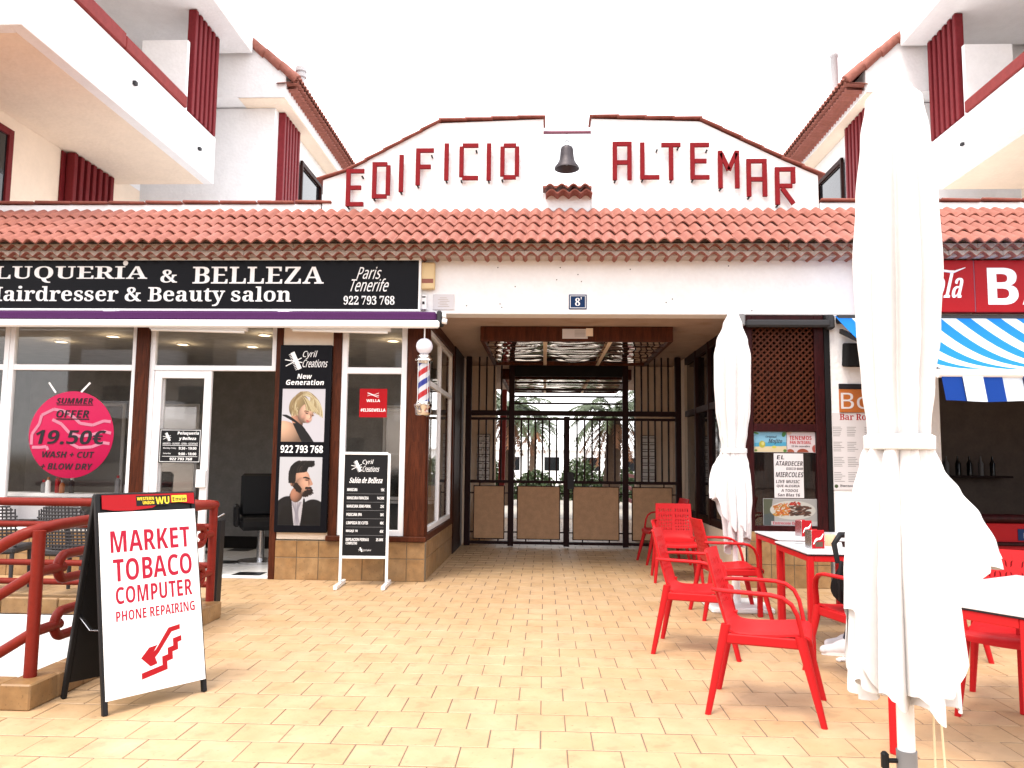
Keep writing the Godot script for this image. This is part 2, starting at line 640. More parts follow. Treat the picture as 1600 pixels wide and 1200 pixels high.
# ---------------------------------------------------------------- stairwell
func build_stairwell() -> void:
	var st := S()
	bx(st, -7.4, -2.90, -2.6, -0.008, -6.86, -6.70)      # far wall, white
	bx(st, -2.90, -2.73, -2.6, -0.008, -6.88, -4.22)     # wall on the sign's side
	bx(st, -7.4, -2.90, -2.6, -0.008, -4.37, -4.22)
	bx(st, -7.6, -7.4, -2.6, -0.008, -6.86, -4.22)
	struct("stairwell", st, M.plaster2)
	st = S()
	for i in 9:
		bx(st, -3.2 - 0.30 * i - 0.30, -3.2 - 0.30 * i, -2.6, -0.75 - 0.17 * i, -6.70, -4.30, 0.006)
	bx(st, -3.2, -2.9, -2.6, -0.58, -6.70, -4.30, 0.006)
	struct("steps", st, M.mortar)
	# tiled kerb round the opening, one block after another
	var kerb := Node3D.new()
	kerb.name = "kerb"
	kerb.set_meta("kind", "structure")
	add_child(kerb)
	var z := -4.205
	while z > -6.70:
		var b := S()
		bx(b, -2.885, -2.715, 0.0, 0.135 + rng.randf_range(-.002, .002), z - 0.243, z, 0.008)
		part("tile", b, M.basetile[rng.randi() % 4], kerb)
		z -= 0.25
	var x := -2.89
	while x > -7.0:
		var b := S()
		bx(b, x - 0.243, x, 0.0, 0.135 + rng.randf_range(-.002, .002), -4.375, -4.205, 0.008)
		part("tile", b, M.basetile[rng.randi() % 4], kerb)
		b = S()
		bx(b, x - 0.243, x, 0.0, 0.135 + rng.randf_range(-.002, .002), -6.87, -6.70, 0.008)
		part("tile", b, M.basetile[rng.randi() % 4], kerb)
		x -= 0.25

# ---------------------------------------------------------------- arcade building
# one double-wave roof tile, exposed length L along +z (down the slope), width w along x
func wave_tile(w: float, L: float, amp: float, th := 0.016) -> ArrayMesh:
	var st := S()
	var n := 20
	for side in [1.0, -1.0]:
		for i in n:
			var v := []
			var m := []
			for e in [[i, 0], [i + 1, 0], [i + 1, 1], [i, 1]]:
				var u := float(e[0]) / n
				var y := wave_y(u, amp) + (0.0 if side > 0 else -th)
				var dy := (wave_y(u + .01, amp) - wave_y(u - .01, amp)) / (0.02 * w)
				v.append(Vector3((u - 0.5) * w, y + (0.026 if e[1] == 1 else 0.0), (e[1] - 0.5) * L))
				m.append(Vector3(-dy, 1, 0).normalized() * side)
			_quad(st, v, m)
	for e in [-0.5, 0.5]:
		for i in n:
			var u0 := float(i) / n
			var u1 := float(i + 1) / n
			var up := 0.026 if e > 0 else 0.0
			poly(st, [Vector3((u0 - .5) * w, wave_y(u0, amp) + up, e * L), Vector3((u1 - .5) * w, wave_y(u1, amp) + up, e * L), Vector3((u1 - .5) * w, wave_y(u1, amp) - th + up, e * L), Vector3((u0 - .5) * w, wave_y(u0, amp) - th + up, e * L)], Vector3(0, 0, e))
	return st.commit()

# mortar-filled corbel tile: flat top, two arches along its lower edge
func corbel_tile(w: float, h: float, amp: float, d: float) -> ArrayMesh:
	var st := S()
	var un := S()
	var n := 24
	for i in n:
		var u0 := float(i) / n
		var u1 := float(i + 1) / n
		var a := Vector3((u0 - .5) * w, wave_y(u0, amp), 0)
		var b := Vector3((u1 - .5) * w, wave_y(u1, amp), 0)
		var at := Vector3(a.x, h, 0)
		var bt := Vector3(b.x, h, 0)
		var k := Vector3(0, 0, -d)
		var lip := Vector3(0, 0.011, 0)
		poly(st, [a + lip, b + lip, bt, at], Vector3(0, 0, 1))
		poly(un, [a, b, b + lip, a + lip], Vector3(0, 0, 1))
		poly(un, [a, b, b + k, a + k], Vector3(0, -1, 0))
		poly(st, [at, bt, bt + k, at + k], Vector3.UP)
	var m := st.commit()
	m.surface_set_material(0, M.corbel)
	un.commit(m)
	m.surface_set_material(1, M.rooftile[2])   # bare clay of the tile; its face is plastered
	return m

func wave_y(u: float, amp: float) -> float:
	var c := 0.5 - 0.5 * cos(u * TAU * 2.0)
	return amp * pow(c, 0.7)

func build_arcade() -> void:
	var b := thing("arcade_building", "low white entrance building with a terracotta tiled eave and stepped gable parapet", "building", Vector3.ZERO)
	box("fascia_wall", M.plaster, b, -9.5, 9.5, 2.99, 3.95, F - 0.25, F, 0.006)
	box("upper_wall", M.plaster2, b, -9.5, 9.5, 3.2, 4.42, -9.95, -9.68, 0.006)
	box("passage_ceiling", M.ceiling, b, -1.40, 2.35, 2.99, 3.2, -18.5, F - 0.251, 0.004)
	box("roof_slab", M.plaster2, b, -9.5, 9.5, 3.205, 3.4, -18.5, -9.955, 0.004)
	for q in [[-0.55, 3.52], [-0.35, 3.30], [0.12, 3.38], [0.16, 3.52], [0.36, 3.44], [0.40, 3.36], [-0.52, 3.10], [-0.50, 3.06], [0.95, 3.50], [1.35, 3.12], [1.42, 3.16], [2.05, 3.54], [2.3, 3.03], [-0.9, 3.08]]:
		box("nail_hole", M.greydark, b, q[0], q[0] + 0.012, q[1], q[1] + 0.012, F - 0.002, F + 0.003, 0.001)
	# sloping roof of tiles: eave at z -8.45, top at z -9.65
	var roof := Node3D.new()
	roof.name = "roof"
	b.add_child(roof)
	var w := 0.287
	var th := atan2(4.50 - 3.74, 9.66 - 8.42)
	var gauge := 0.352
	var tm := wave_tile(w, gauge + 0.05, 0.046)
	var far := SurfaceTool.new()
	far.begin(Mesh.PRIMITIVE_TRIANGLES)
	var Bs := Basis(Vector3.RIGHT, th)
	for r in 4:
		for j in range(-34, 34):
			var x := (j + 0.5) * w + 0.055 + 0.012 * r
			var d := gauge * (r + 0.5) - 0.02
			var p := Vector3(x, 3.705 + sin(th) * d, -8.42 - cos(th) * d)
			var tilt := Bs * Basis(Vector3.UP, rng.randf_range(-.012, .012)) * Basis(Vector3.RIGHT, rng.randf_range(-.006, .012))
			p.y += rng.randf_range(-.004, .004)
			if x > -6.9 and x < 6.1:
				var o := mi("tile", tm, M.rooftile[rng.randi() % 4], roof)
				o.transform = Transform3D(tilt, p)
			else:
				far.append_from(tm, 0, Transform3D(tilt, p))
	var fo := part("far_tiles", far, M.rooftile[0], roof)
	fo.set_meta("kind", "stuff")
	# deck under the tiles
	var st := S()
	var c := Vector3(0, 3.66 + 0.425, -9.125)
	cb(st, c, Vector3(19.0, 0.03, 1.15), 0.004, Bs)
	part("roof_deck", st, M.corbel, roof)
	# two corbelled courses of tiles under the eave, bedded in mortar
	var eave := Node3D.new()
	eave.name = "eave"
	b.add_child(eave)
	box("mortar_bed", M.corbel, eave, -9.5, 9.5, 3.712, 3.735, F + 0.002, -8.53, 0.004)
	box("mortar_fill", M.corbel, eave, -9.5, 9.5, 3.653, 3.711, F + 0.002, -8.563, 0.003)
	box("mortar_fill", M.corbel, eave, -9.5, 9.5, 3.606, 3.651, F + 0.002, -8.603, 0.003)
	var cm := corbel_tile(w - 0.001, 0.066, 0.050, 0.24)
	var fc := SurfaceTool.new()
	fc.begin(Mesh.PRIMITIVE_TRIANGLES)
	for r in 2:
		for j in range(-34, 34):
			var x := (j + 0.5) * w + 0.055
			var p := Vector3(x, 3.657 - 0.072 * r + rng.randf_range(-.003, .003), -8.505 - 0.04 * r + rng.randf_range(-.006, .006))
			var B := Basis(Vector3.BACK, rng.randf_range(-.008, .008))
			if x > -6.9 and x < 6.1:
				var o := mi("tile", cm, null, eave)
				o.transform = Transform3D(B, p)
			else:
				fc.append_from(cm, 0, Transform3D(B, p))
	part("far_tiles", fc, M.corbel, eave).set_meta("kind", "stuff")
	# parapet with the building's name: two gable halves and the low wall between
	var par := Node3D.new()
	par.name = "parapet"
	b.add_child(par)
	var zf := -9.65
	st = S()
	plate(st, PackedVector2Array([Vector2(-2.84, 4.3), Vector2(-2.84, 4.87), Vector2(-2.555, 4.97), Vector2(-1.38, 5.61), Vector2(-0.04, 5.655), Vector2(-0.04, 4.3)]), zf, 0.28)
	part("gable_wall", st, M.plaster, par)
	st = S()
	plate(st, PackedVector2Array([Vector2(0.566, 4.3), Vector2(0.566, 5.655), Vector2(1.923, 5.61), Vector2(2.92, 5.11), Vector2(3.37, 4.90), Vector2(3.37, 4.3)]), zf, 0.28)
	part("gable_wall", st, M.plaster, par)
	box("sill_wall", M.plaster, par, -0.038, 0.564, 4.3, 4.70, -9.93, -9.66, 0.004)
	# coping tiles along the gable
	var runs := [[Vector2(-2.90, 4.86), Vector2(-2.53, 4.985), 1], [Vector2(-2.53, 4.985), Vector2(-1.36, 5.625), 5], [Vector2(-1.36, 5.63), Vector2(-0.03, 5.672), 4], [Vector2(0.555, 5.672), Vector2(1.94, 5.63), 4], [Vector2(1.94, 5.625), Vector2(2.94, 5.115), 4], [Vector2(2.94, 5.115), Vector2(3.43, 4.89), 2]]
	for r in runs:
		for i in r[2]:
			var a: Vector2 = r[0].lerp(r[1], float(i) / r[2])
			var e: Vector2 = r[0].lerp(r[1], float(i + 1) / r[2])
			st = S()
			var d := (e - a)
			var up := 0.012 if (r[1].y >= r[0].y) else -0.012
			var B := Basis(Vector3.BACK, d.angle() + (up / d.length()) * -1.0)
			cb(st, Vector3((a.x + e.x) / 2, (a.y + e.y) / 2 + 0.012 + rng.randf_range(0, .006), -9.78), Vector3(d.length() + 0.03, 0.026, 0.36), 0.008, B)
			part("coping_tile", st, M.coping, par)
	# low walls beside the gable, with their own coping and a mortar strip
	for seg in [[-9.5, -2.86], [3.39, 9.5]]:
		box("low_wall", M.plaster, par, seg[0], seg[1], 4.40, 4.56, -9.93, -9.66, 0.006)
		var x: float = seg[0]
		while x < seg[1] - 0.1:
			st = S()
			cb(st, Vector3(x + 0.24, 4.585 + rng.randf_range(-.004, .004), -9.79), Vector3(0.47, 0.035, 0.34), 0.01, Basis(Vector3.BACK, rng.randf_range(.012, .03) * -1.0))
			part("coping_tile", st, M.coping, par)
			x += 0.485
	# small tiled ledge in the gap under the bell
	var led := Node3D.new()
	led.name = "bell_ledge"
	b.add_child(led)
	var lm := wave_tile(w, 0.26, 0.046)
	for r in 2:
		for j in (2 if r == 0 else 2):
			var o := mi("tile", lm, M.rooftile[(j + r) % 4], led)
			o.transform = Transform3D(Basis(Vector3.RIGHT, 0.22 if r == 0 else 0.05), Vector3(0.263 + (j - 0.5) * w + (0.0 if r == 0 else 0.02), 4.695 - 0.075 * r, -9.56 - 0.045 * r))
	for j in 2:
		st = S()
		cb(st, Vector3(0.263 + (j - 0.5) * 0.30, 4.765 - 0.01 * j, -9.72), Vector3(0.31, 0.03, 0.22), 0.008, Basis(Vector3.BACK, 0.02))
		part("coping_tile", st, M.coping, led)
	# walls of the passage behind the shop corner, and the dark shops' shells
	box("passage_wall", M.darkwood, b, -1.42, -1.30, 0.0, 2.99, -12.6, -11.38, 0.004)
	box("passage_wall", M.cream, b, -1.42, -1.30, 0.0, 2.99, -14.6, -12.61, 0.004)
	box("passage_wall", M.cream, b, 2.22, 2.34, 0.0, 2.99, -14.6, -12.61, 0.004)
	box("passage_wall", M.cream, b, 2.22, 2.34, 0.0, 0.5, -12.6, F - 0.06, 0.004)

# ---------------------------------------------------------------- upper wings
func fins(parent: Node, m: Material, x: float, s: float, z0: float, z1: float, y0: float, y1: float, n: int, slope := 0.0) -> void:
	var step := (z1 - z0) / n
	for i in n:
		var z := z0 + step * (i + 0.5)
		var st := S()
		bx(st, x - 0.07, x + 0.07, y0, y1, z - absf(step) * 0.27, z + absf(step) * 0.27, 0.01)
		part("louvre_fin", st, m, parent)

func build_wings() -> void:
	wing(-1.0, 5.95, 7.73, 5.53, 4.90, 4.66, -13.48, "white apartment wing with red fins and balcony rising behind the hairdresser sign")
	wing(1.0, 6.85, 8.63, 6.41, 5.80, 5.42, -13.9, "white apartment wing with red fins and balcony rising behind the bar sign")

func wing(s: float, bal: float, wal: float, upp: float, bck: float, eav: float, zend: float, label: String) -> void:
	var FZ := -8.27
	var w := thing("apartment_wing", label, "building")
	# balcony box
	box("balcony_parapet", M.plaster2, w, s * (bal + 0.18), s * bal, 6.20, 7.05, zend, FZ, 0.008)
	box("balcony_parapet", M.plaster2, w, s * (bal + 0.182), s * 14.0, 6.20, 7.05, FZ - 0.18, FZ, 0.008)
	box("balcony_soffit", M.cream, w, s * (bal + 0.182), s * (wal - 0.002), 6.202, 6.36, zend, FZ - 0.182, 0.003)
	box("parapet_end", M.plaster2, w, s * (bal + 0.182), s * (wal - 0.002), 6.362, 7.05, zend, zend + 0.17, 0.004)
	# red caps on the parapet, two lengths
	box("parapet_cap", M.capred, w, s * (bal + 0.22), s * (bal - 0.04), 7.052, 7.27, -10.35, FZ + 0.03, 0.012)
	box("parapet_cap", M.capred, w, s * (bal + 0.22), s * (bal - 0.035), 7.052, 7.25, zend + 1.22, -10.37, 0.012)
	# partition and fins at the end of the balcony
	box("partition", M.plaster2, w, s * (bal + 0.02), s * (bal + 0.80), 7.052, 8.25, zend + 1.11, zend + 1.19, 0.006)
	fins(w, M.redfin, s * (bal + 0.05), s, zend + 1.06, zend + 0.02, 7.055, 8.89, 6)
	# upper storey box
	box("upper_storey", M.plaster2, w, s * upp, s * 14.0, 8.90, 10.4, -13.95, FZ, 0.01)
	var rt := SurfaceTool.new()
	rt.begin(Mesh.PRIMITIVE_TRIANGLES)
	var tm := wave_tile(0.287, 0.40, 0.046)
	for r in 3:
		for i in 22:
			rt.append_from(tm, 0, Transform3D(Basis(Vector3.UP, s * -PI / 2) * Basis(Vector3.RIGHT, 0.3), Vector3(s * (upp - 0.05 + 0.13 * r), 10.44 + 0.07 * r, -14.1 + 0.287 * i)))
	var rto := part("eave_tiles", rt, M.rooftile[2], w)
	rto.set_meta("kind", "stuff")
	# recessed walls of first and second floor
	box("wall", M.cream, w, s * wal, s * (wal + 0.2), 3.4, 6.36, -14.3, FZ - 0.02, 0.004)
	box("wall", M.plaster2, w, s * wal, s * (wal + 0.2), 6.362, 8.89, -14.3, FZ - 0.19, 0.004)
	var st := S()
	lathe(st, [Vector2(0.001, 0), Vector2(0.14, 0.0), Vector2(0.15, 0.03), Vector2(0.15, 0.08)], Vector3(s * (bal + 0.75), 8.82, -11.5), 20)
	part("ceiling_lamp", st, M.grey, w)
	# window and fins on the first-floor wall
	var win := Node3D.new()
	win.name = "window"
	w.add_child(win)
	st = S()
	for q in [[-10.70, -10.60, 4.6, 6.0], [-8.80, -8.70, 4.6, 6.0], [-10.60, -8.80, 5.9, 6.0], [-10.60, -8.80, 4.6, 4.7]]:
		bx(st, s * (wal - 0.05), s * (wal - 0.002), q[2], q[3], q[0], q[1], 0.004)
	part("frame", st, M.redpaint, win)
	box("pane", M.darkglass, win, s * (wal - 0.02), s * (wal - 0.004), 4.7, 5.9, -10.6, -8.8, 0.002)
	box("fin_panel", M.redpaint, w, s * (wal - 0.03), s * (wal - 0.003), 4.3, 6.18, -13.2, -11.85, 0.002)
	fins(w, M.redpaint, s * (wal - 0.11), s, -11.90, -13.15, 4.3, 6.185, 7)
	# block behind: wall, overhanging upper box with sloping roof
	box("wall", M.plaster2, w, s * (bck + 0.33), s * 14.0, 3.4, 8.06, -26.0, -14.45, 0.008)
	st = S()
	var prof := PackedVector2Array([Vector2(bck, 8.08), Vector2(bck, 8.50), Vector2(bck + 1.9, 10.05), Vector2(13.9, 10.05), Vector2(13.9, 8.08)])
	var q2 := PackedVector2Array()
	for p in prof:
		q2.append(Vector2(p.x * s, p.y))
	plate(st, q2, -14.02, 11.9)
	part("overhanging_storey", st, M.plaster2, w)
	box("overhang_soffit", M.cream, w, s * (bck + 0.02), s * (bck + 0.9), 8.062, 8.078, -25.9, -14.05, 0.002)
	# tiled roof edge over the block
	st = S()
	var slope := Vector2(1.9, 1.55).normalized()
	var e0 := Vector2(eav, 8.50 - (bck - eav) * slope.y / slope.x + 0.06)
	rt = SurfaceTool.new()
	rt.begin(Mesh.PRIMITIVE_TRIANGLES)
	var ang := atan2(slope.y, slope.x)
	for r in 7:
		for i in 39:
			var d := 0.17 + 0.35 * r
			rt.append_from(tm, 0, Transform3D(Basis(Vector3.UP, s * -PI / 2) * Basis(Vector3.RIGHT, ang), Vector3(s * (e0.x + slope.x * d), e0.y + slope.y * d + 0.02, -14.02 - 0.287 * (i + 0.3))))
	for r in 2:
		for i in 39:
			rt.append_from(tm, 0, Transform3D(Basis(Vector3.UP, s * -PI / 2), Vector3(s * (e0.x + 0.20 + 0.06 * r), e0.y - 0.05 - 0.065 * r, -14.02 - 0.287 * (i + 0.3 + 0.4 * r))))
	var eo := part("roof_tiles", rt, M.rooftile[2], w)
	eo.set_meta("kind", "stuff")
	for i in 5:
		st = S()
		var a := e0 + slope * (0.40 * i) + Vector2(0.02, 0.02)
		var e := e0 + slope * (0.40 * (i + 1) + 0.02) + Vector2(0.02, 0.05)
		tube(st, [Vector3(s * a.x, a.y + 0.02, -14.01), Vector3(s * e.x, e.y + 0.02, -14.01)], [0.095, 0.085], 12)
		part("verge_tile", st, M.rooftile[1], w)
	# chimney vent
	st = S()
	if s < 0:
		lathe(st, [Vector2(0.08, 0), Vector2(0.08, 0.22), Vector2(0.11, 0.23), Vector2(0.11, 0.30), Vector2(0.09, 0.31), Vector2(0.09, 0.34), Vector2(0.115, 0.35), Vector2(0.11, 0.44), Vector2(0.001, 0.46)], Vector3(-4.97, 8.76, -15.1), 16)
	else:
		lathe(st, [Vector2(0.07, 0), Vector2(0.07, 0.75), Vector2(0.08, 0.76), Vector2(0.08, 0.82), Vector2(0.001, 0.83)], Vector3(5.80, 8.75, -15.5), 16)
	part("chimney", st, M.zinc, w)
	# fins and a dark window strip on the inner wall of that block
	fins(w, M.redfin, s * (bck + 0.27), s, -14.6, -15.65, 4.3, 8.055, 6)
	box("window_strip", M.darkglass, w, s * (bck + 0.30), s * (bck + 0.325), 5.6, 7.5, -20.5, -15.95, 0.003)
	st = S()
	for i in 4:
		bx(st, s * (bck + 0.24), s * (bck + 0.30), 5.5, 7.6, -15.95 - 1.4 * i - 0.06, -15.95 - 1.4 * i, 0.004)
	bx(st, s * (bck + 0.245), s * (bck + 0.298), 7.5, 7.6, -20.5, -15.95, 0.004)
	part("window_frame", st, M.darkwood, w)
	# small fixings on the parapet
	st = S()
	bx(st, s * (bal - 0.05), s * (bal - 0.001), 6.66, 6.72, -10.7, -10.63)
	bx(st, s * (bal - 0.05), s * (bal - 0.001), 6.56, 6.61, -12.85, -12.78)
	part("wall_fixing", st, M.greydark, w)

# ---------------------------------------------------------------- courtyard seen through the gate
func frond(st: SurfaceTool, at: Vector3, dir: float, up: float, L: float, droop: float, lw: float) -> void:
	var pts := []
	for i in 9:
		var t := i / 8.0
		var r := L * t * (1.0 - 0.12 * t)
		var y := up * L * t - droop * L * t * t
		pts.append(at + Vector3(cos(dir) * r, y, sin(dir) * r))
	var side := Vector3(-sin(dir), 0, cos(dir))
	for i in 8:
		for j in 3:
			var t := (i + j / 3.0) / 8.0
			var p: Vector3 = pts[i].lerp(pts[i + 1], j / 3.0)
			var d: Vector3 = (pts[i + 1] - pts[i]).normalized()
			var ll := lw * (0.45 + 1.6 * t * (1.05 - t))
			for s in [-1.0, 1.0]:
				var tip: Vector3 = p + side * s * ll * 0.8 + d * ll * 0.7 + Vector3(0, -ll * 0.45 + rng.randf_range(-.05, .05), 0)
				var wv := d * 0.035
				poly(st, [p - wv, p + wv, tip], Vector3.UP)
	for i in 8:
		poly(st, [pts[i] + side * 0.02, pts[i + 1] + side * 0.015, pts[i + 1] - side * 0.015, pts[i] - side * 0.02], Vector3.UP)

func palm(at: Vector3, h: float, r: float, L: float, n: int, label: String) -> void:
	var p := thing("palm_tree", label, "palm tree", at, 0.0, "palm trees in the courtyard")
	var st := S()
	var pts := []
	var rr := []
	for i in 25:
		var t := i / 24.0
		pts.append(Vector3(0.12 * sin(t * 1.4), h * t, 0.0))
		rr.append(r * (1.15 - 0.25 * t) * (1.0 + (0.10 if i % 2 == 0 else -0.06)))
	tube(st, pts, rr, 12)
	part("trunk", st, M.trunk, p)
	var top: Vector3 = pts[24]
	st = S()
	for i in n:
		frond(st, top + Vector3(0, 0.05, 0), TAU * i * 0.382 + rng.randf_range(-.1, .1), rng.randf_range(.1, 1.05), L * rng.randf_range(.8, 1.05), rng.randf_range(.55, .95), L * 0.17)
	part("crown", st, M.palmleaf, p)
	st = S()
	for i in int(n * 0.4):
		frond(st, top - Vector3(0, 0.12, 0), TAU * i * 0.382 + 0.3, rng.randf_range(-.5, .1), L * rng.randf_range(.45, .7), rng.randf_range(.6, 1.0), L * 0.10)
	part("dry_fronds", st, M.palmdry, p)

func shrub(at: Vector3, rx: float, ry: float, n: int, label: String) -> void:
	var o := thing("shrub", label, "shrub", at, 0.0, "shrubs in the courtyard")
	var st := S()
	for i in n:
		var d := Vector3(rng.randfn(), absf(rng.randfn()), rng.randfn()).normalized() * pow(rng.randf(), 0.4)
		var c := Vector3(d.x * rx, d.y * ry, d.z * rx * 0.7)
		var a := Vector3(rng.randfn(), rng.randfn(), rng.randfn()).normalized()
		var b := a.cross(Vector3(rng.randfn(), rng.randfn(), rng.randfn())).normalized()
		var l := rng.randf_range(.09, .18)
		poly(st, [c, c + a * l * .5 + b * l * .28, c + a * l, c + a * l * .5 - b * l * .28], Vector3.UP)
	part("foliage", st, M.leafgreen, o)
	st = S()
	for i in 5:
		tube(st, [Vector3(0, 0, 0), Vector3(rng.randf_range(-.5, .5) * rx, ry * 0.7, rng.randf_range(-.3, .3) * rx)], [0.03, 0.012], 6)
	part("stem", st, M.trunk, o)

func build_courtyard() -> void:
	var gs := S()
	bx(gs, -60, 60, -0.1, 0.004, -70.0, -18.42, 0.003)
	struct("courtyard_ground", gs, mat(lin(.45, .41, .36), 0.9, T.stain, 0.4, 0.2))
	palm(Vector3(-1.15, 0, -23.5), 2.75, 0.20, 1.7, 34, "palm tree with thick trunk beyond the gate, on the salon side")
	palm(Vector3(1.85, 0, -22.5), 2.55, 0.22, 1.8, 36, "broad palm tree beyond the gate, on the bar side")
	palm(Vector3(-0.65, 0, -40.0), 2.9, 0.16, 1.5, 30, "small distant palm tree seen between the two larger palms")
	palm(Vector3(-3.2, 0, -28.0), 3.6, 0.22, 2.3, 40, "tall palm tree behind the red posts on the salon side")
	palm(Vector3(4.4, 0, -29.0), 3.8, 0.22, 2.4, 40, "tall palm tree behind the red posts on the bar side")
	shrub(Vector3(-1.7, 0, -27.0), 0.9, 1.35, 2600, "green shrub beside the thick palm trunk on the salon side")
	shrub(Vector3(-0.3, 0, -28.0), 0.8, 1.0, 2200, "low green shrub under the small distant palm")
	shrub(Vector3(1.2, 0, -27.0), 0.8, 1.45, 2600, "green shrub growing behind the gate's lock")
	shrub(Vector3(2.4, 0, -26.5), 0.9, 1.2, 2400, "green shrub beside the broad palm on the bar side")
	# white house far behind the palms
	var h := thing("garden_house", "low white house with flat roof far behind the palms", "house", Vector3(0.6, 0, -48.0))
	box("wall", M.plaster2, h, -7.0, 7.0, 0.0, 1.9, -4.0, 0.0, 0.01)
	box("roof", M.plaster2, h, -7.3, 7.3, 1.902, 2.02, -4.3, 0.3, 0.01)
	for i in 5:
		box("window", M.darkglass, h, -5.4 + 2.4 * i, -4.5 + 2.4 * i, 0.7, 1.5, 0.001, 0.02, 0.002)
	# red timber posts of the covered walks, one by one
	var posts := [[-1.20, -16.2, .15, "red timber post of the covered walk, nearest the salon side mailboxes"], [-1.02, -18.6, .06, "slim red timber post behind the salon side mailboxes"], [2.02, -15.6, -.06, "slanting red timber post nearest the bar side mailboxes"], [2.25, -18.4, -.10, "slim slanting red timber post behind the bar side mailboxes"]]
	for q in posts:
		var st := S()
		bar(st, Vector3(0, 0, 0), Vector3(q[2], 3.3, 0), 0.15, 0.13, 0.01)
		var o := mi(numbered("timber_post"), st.commit(), M.capred, self)
		o.position = Vector3(q[0], 0, q[1])
		tag(o, q[3], "post", "red posts of the covered walks")
	for q in [[-1.45, -18.0, "salon"], [1.95, -18.0, "bar"]]:
		var r := thing("handrail", "red wooden handrail low beside the courtyard walk on the %s side" % q[2], "handrail", Vector3(q[0], 0, q[1]), 0.0, "handrails in the courtyard")
		for k in 3:
			var st := S()
			bar(st, Vector3(0, 0.45 + 0.28 * k, 1.2), Vector3(0, 0.45 + 0.28 * k, -1.2), 0.07, 0.06)
			part("rail", st, M.capred, r)
		for k in 2:
			var st := S()
			bar(st, Vector3(0, 0, -1.1 + 2.2 * k), Vector3(0, 1.1, -1.1 + 2.2 * k), 0.08, 0.08)
			part("post", st, M.capred, r)
	# return walls behind the gate that carry the mailboxes
	for q in [[-1.30, -0.86, "salon"], [1.58, 2.22, "bar"]]:
		var o := mi(numbered("return_wall"), null, M.cream, self)
		var st := S()
		bx(st, q[0] + 0.002, q[1], 0.0, 2.985, -14.0, -13.75, 0.004)
		o.mesh = st.commit()
		tag(o, "cream return wall behind the gate on the %s side" % q[2], "wall")
	for q in [[-1.17, -0.95, "salon"], [1.66, 1.92, "bar"]]:
		var g := thing("mailbox_bank", "bank of small white mailboxes behind the gate on the %s side" % q[2], "mailboxes", Vector3(q[0], 0.96, -13.748))
		var w: float = q[1] - q[0]
		box("backboard", M.greydark, g, 0, w, 0, 0.83, 0.001, 0.02, 0.002)
		for i in 2:
			for k in 7:
				var mb := box("mailbox", M.white, g, 0.006 + (w - 0.006) / 2 * i, (w - 0.006) / 2 * (i + 1), 0.008 + 0.117 * k, 0.113 + 0.117 * k, 0.021, 0.10, 0.004)
				box("slot", M.black, mb, 0.02 + (w - 0.006) / 2 * i, (w - 0.006) / 2 * (i + 1) - 0.012, 0.075 + 0.117 * k, 0.088 + 0.117 * k, 0.1005, 0.102, 0.0005)

# ---------------------------------------------------------------- the other side of the street, mirrored in the panes
func build_opposite() -> void:
	var b := thing("facing_building", "pale three storey building across the street behind the viewer", "building", Vector3(0, 0, 24.0))
	box("wall", mat(lin(.38, .33, .28), 0.9, T.stain, 0.3), b, -26, 22, 0, 8.5, 0, 6, 0.02)
	for k in 2:
		for i in 6:
			box("balcony", M.plaster2, b, -24.6 + 8.4 * i, -19.4 + 8.4 * i, 3.3 + 2.7 * k, 4.2 + 2.7 * k, -1.2, -0.001, 0.01)
	for i in 11:
		for k in 3:
			box("window", M.darkglass, b, -24.0 + 4.2 * i, -22.2 + 4.2 * i, 0.9 + 2.7 * k, 2.4 + 2.7 * k, -0.03, -0.001, 0.002)

# ---------------------------------------------------------------- hair salon
func tile_wall_x(parent: Node, x0: float, x1: float, y0: float, y1: float, z: float) -> void:
	# tiles on a wall that faces +z
	box("backing", M.mortar, parent, x0, x1, y0, y1, z - 0.12, z - 0.006, 0.002)
	var x := x0
	while x < x1 - 0.02:
		var w := minf(0.243, x1 - x)
		var y := y0
		while y < y1 - 0.02:
			var h := minf(0.243, y1 - y)
			box("tile", M.basetile[rng.randi() % 4], parent, x + 0.002, x + w - 0.002, y + 0.002, y + h - 0.002, z - 0.0055, z + rng.randf_range(.002, .004), 0.002)
			y += 0.246
		x += 0.246

func tile_wall_z(parent: Node, x: float, z0: float, z1: float, y0: float, y1: float, s: float) -> void:
	# tiles on a wall that faces along s * x
	box("backing", M.mortar, parent, x - s * 0.12, x - s * 0.006, y0, y1, z1, z0, 0.002)
	var z := z0
	while z > z1 + 0.02:
		var w := minf(0.243, z - z1)
		var y := y0
		while y < y1 - 0.02:
			var h := minf(0.243, y1 - y)
			box("tile", M.basetile[rng.randi() % 4], parent, x - s * 0.0055, x + s * rng.randf_range(.002, .004), y + 0.002, y + h - 0.002, z - w + 0.002, z - 0.002, 0.002)
			y += 0.246
		z -= 0.246

func frame_x(n: String, m: Material, parent: Node, x0: float, x1: float, y0: float, y1: float, zf: float, w: float, d: float, rails := []) -> MeshInstance3D:
	var st := S()
	bx(st, x0, x0 + w, y0, y1, zf - d, zf, 0.004)
	bx(st, x1 - w, x1, y0, y1, zf - d, zf, 0.004)
	bx(st, x0 + w, x1 - w, y1 - w, y1, zf - d, zf - 0.002, 0.004)
	bx(st, x0 + w, x1 - w, y0, y0 + w, zf - d, zf - 0.002, 0.004)
	for r in rails:
		bx(st, x0 + w, x1 - w, r - w * 0.55, r + w * 0.55, zf - d, zf - 0.002, 0.004)
	return part(n, st, m, parent)

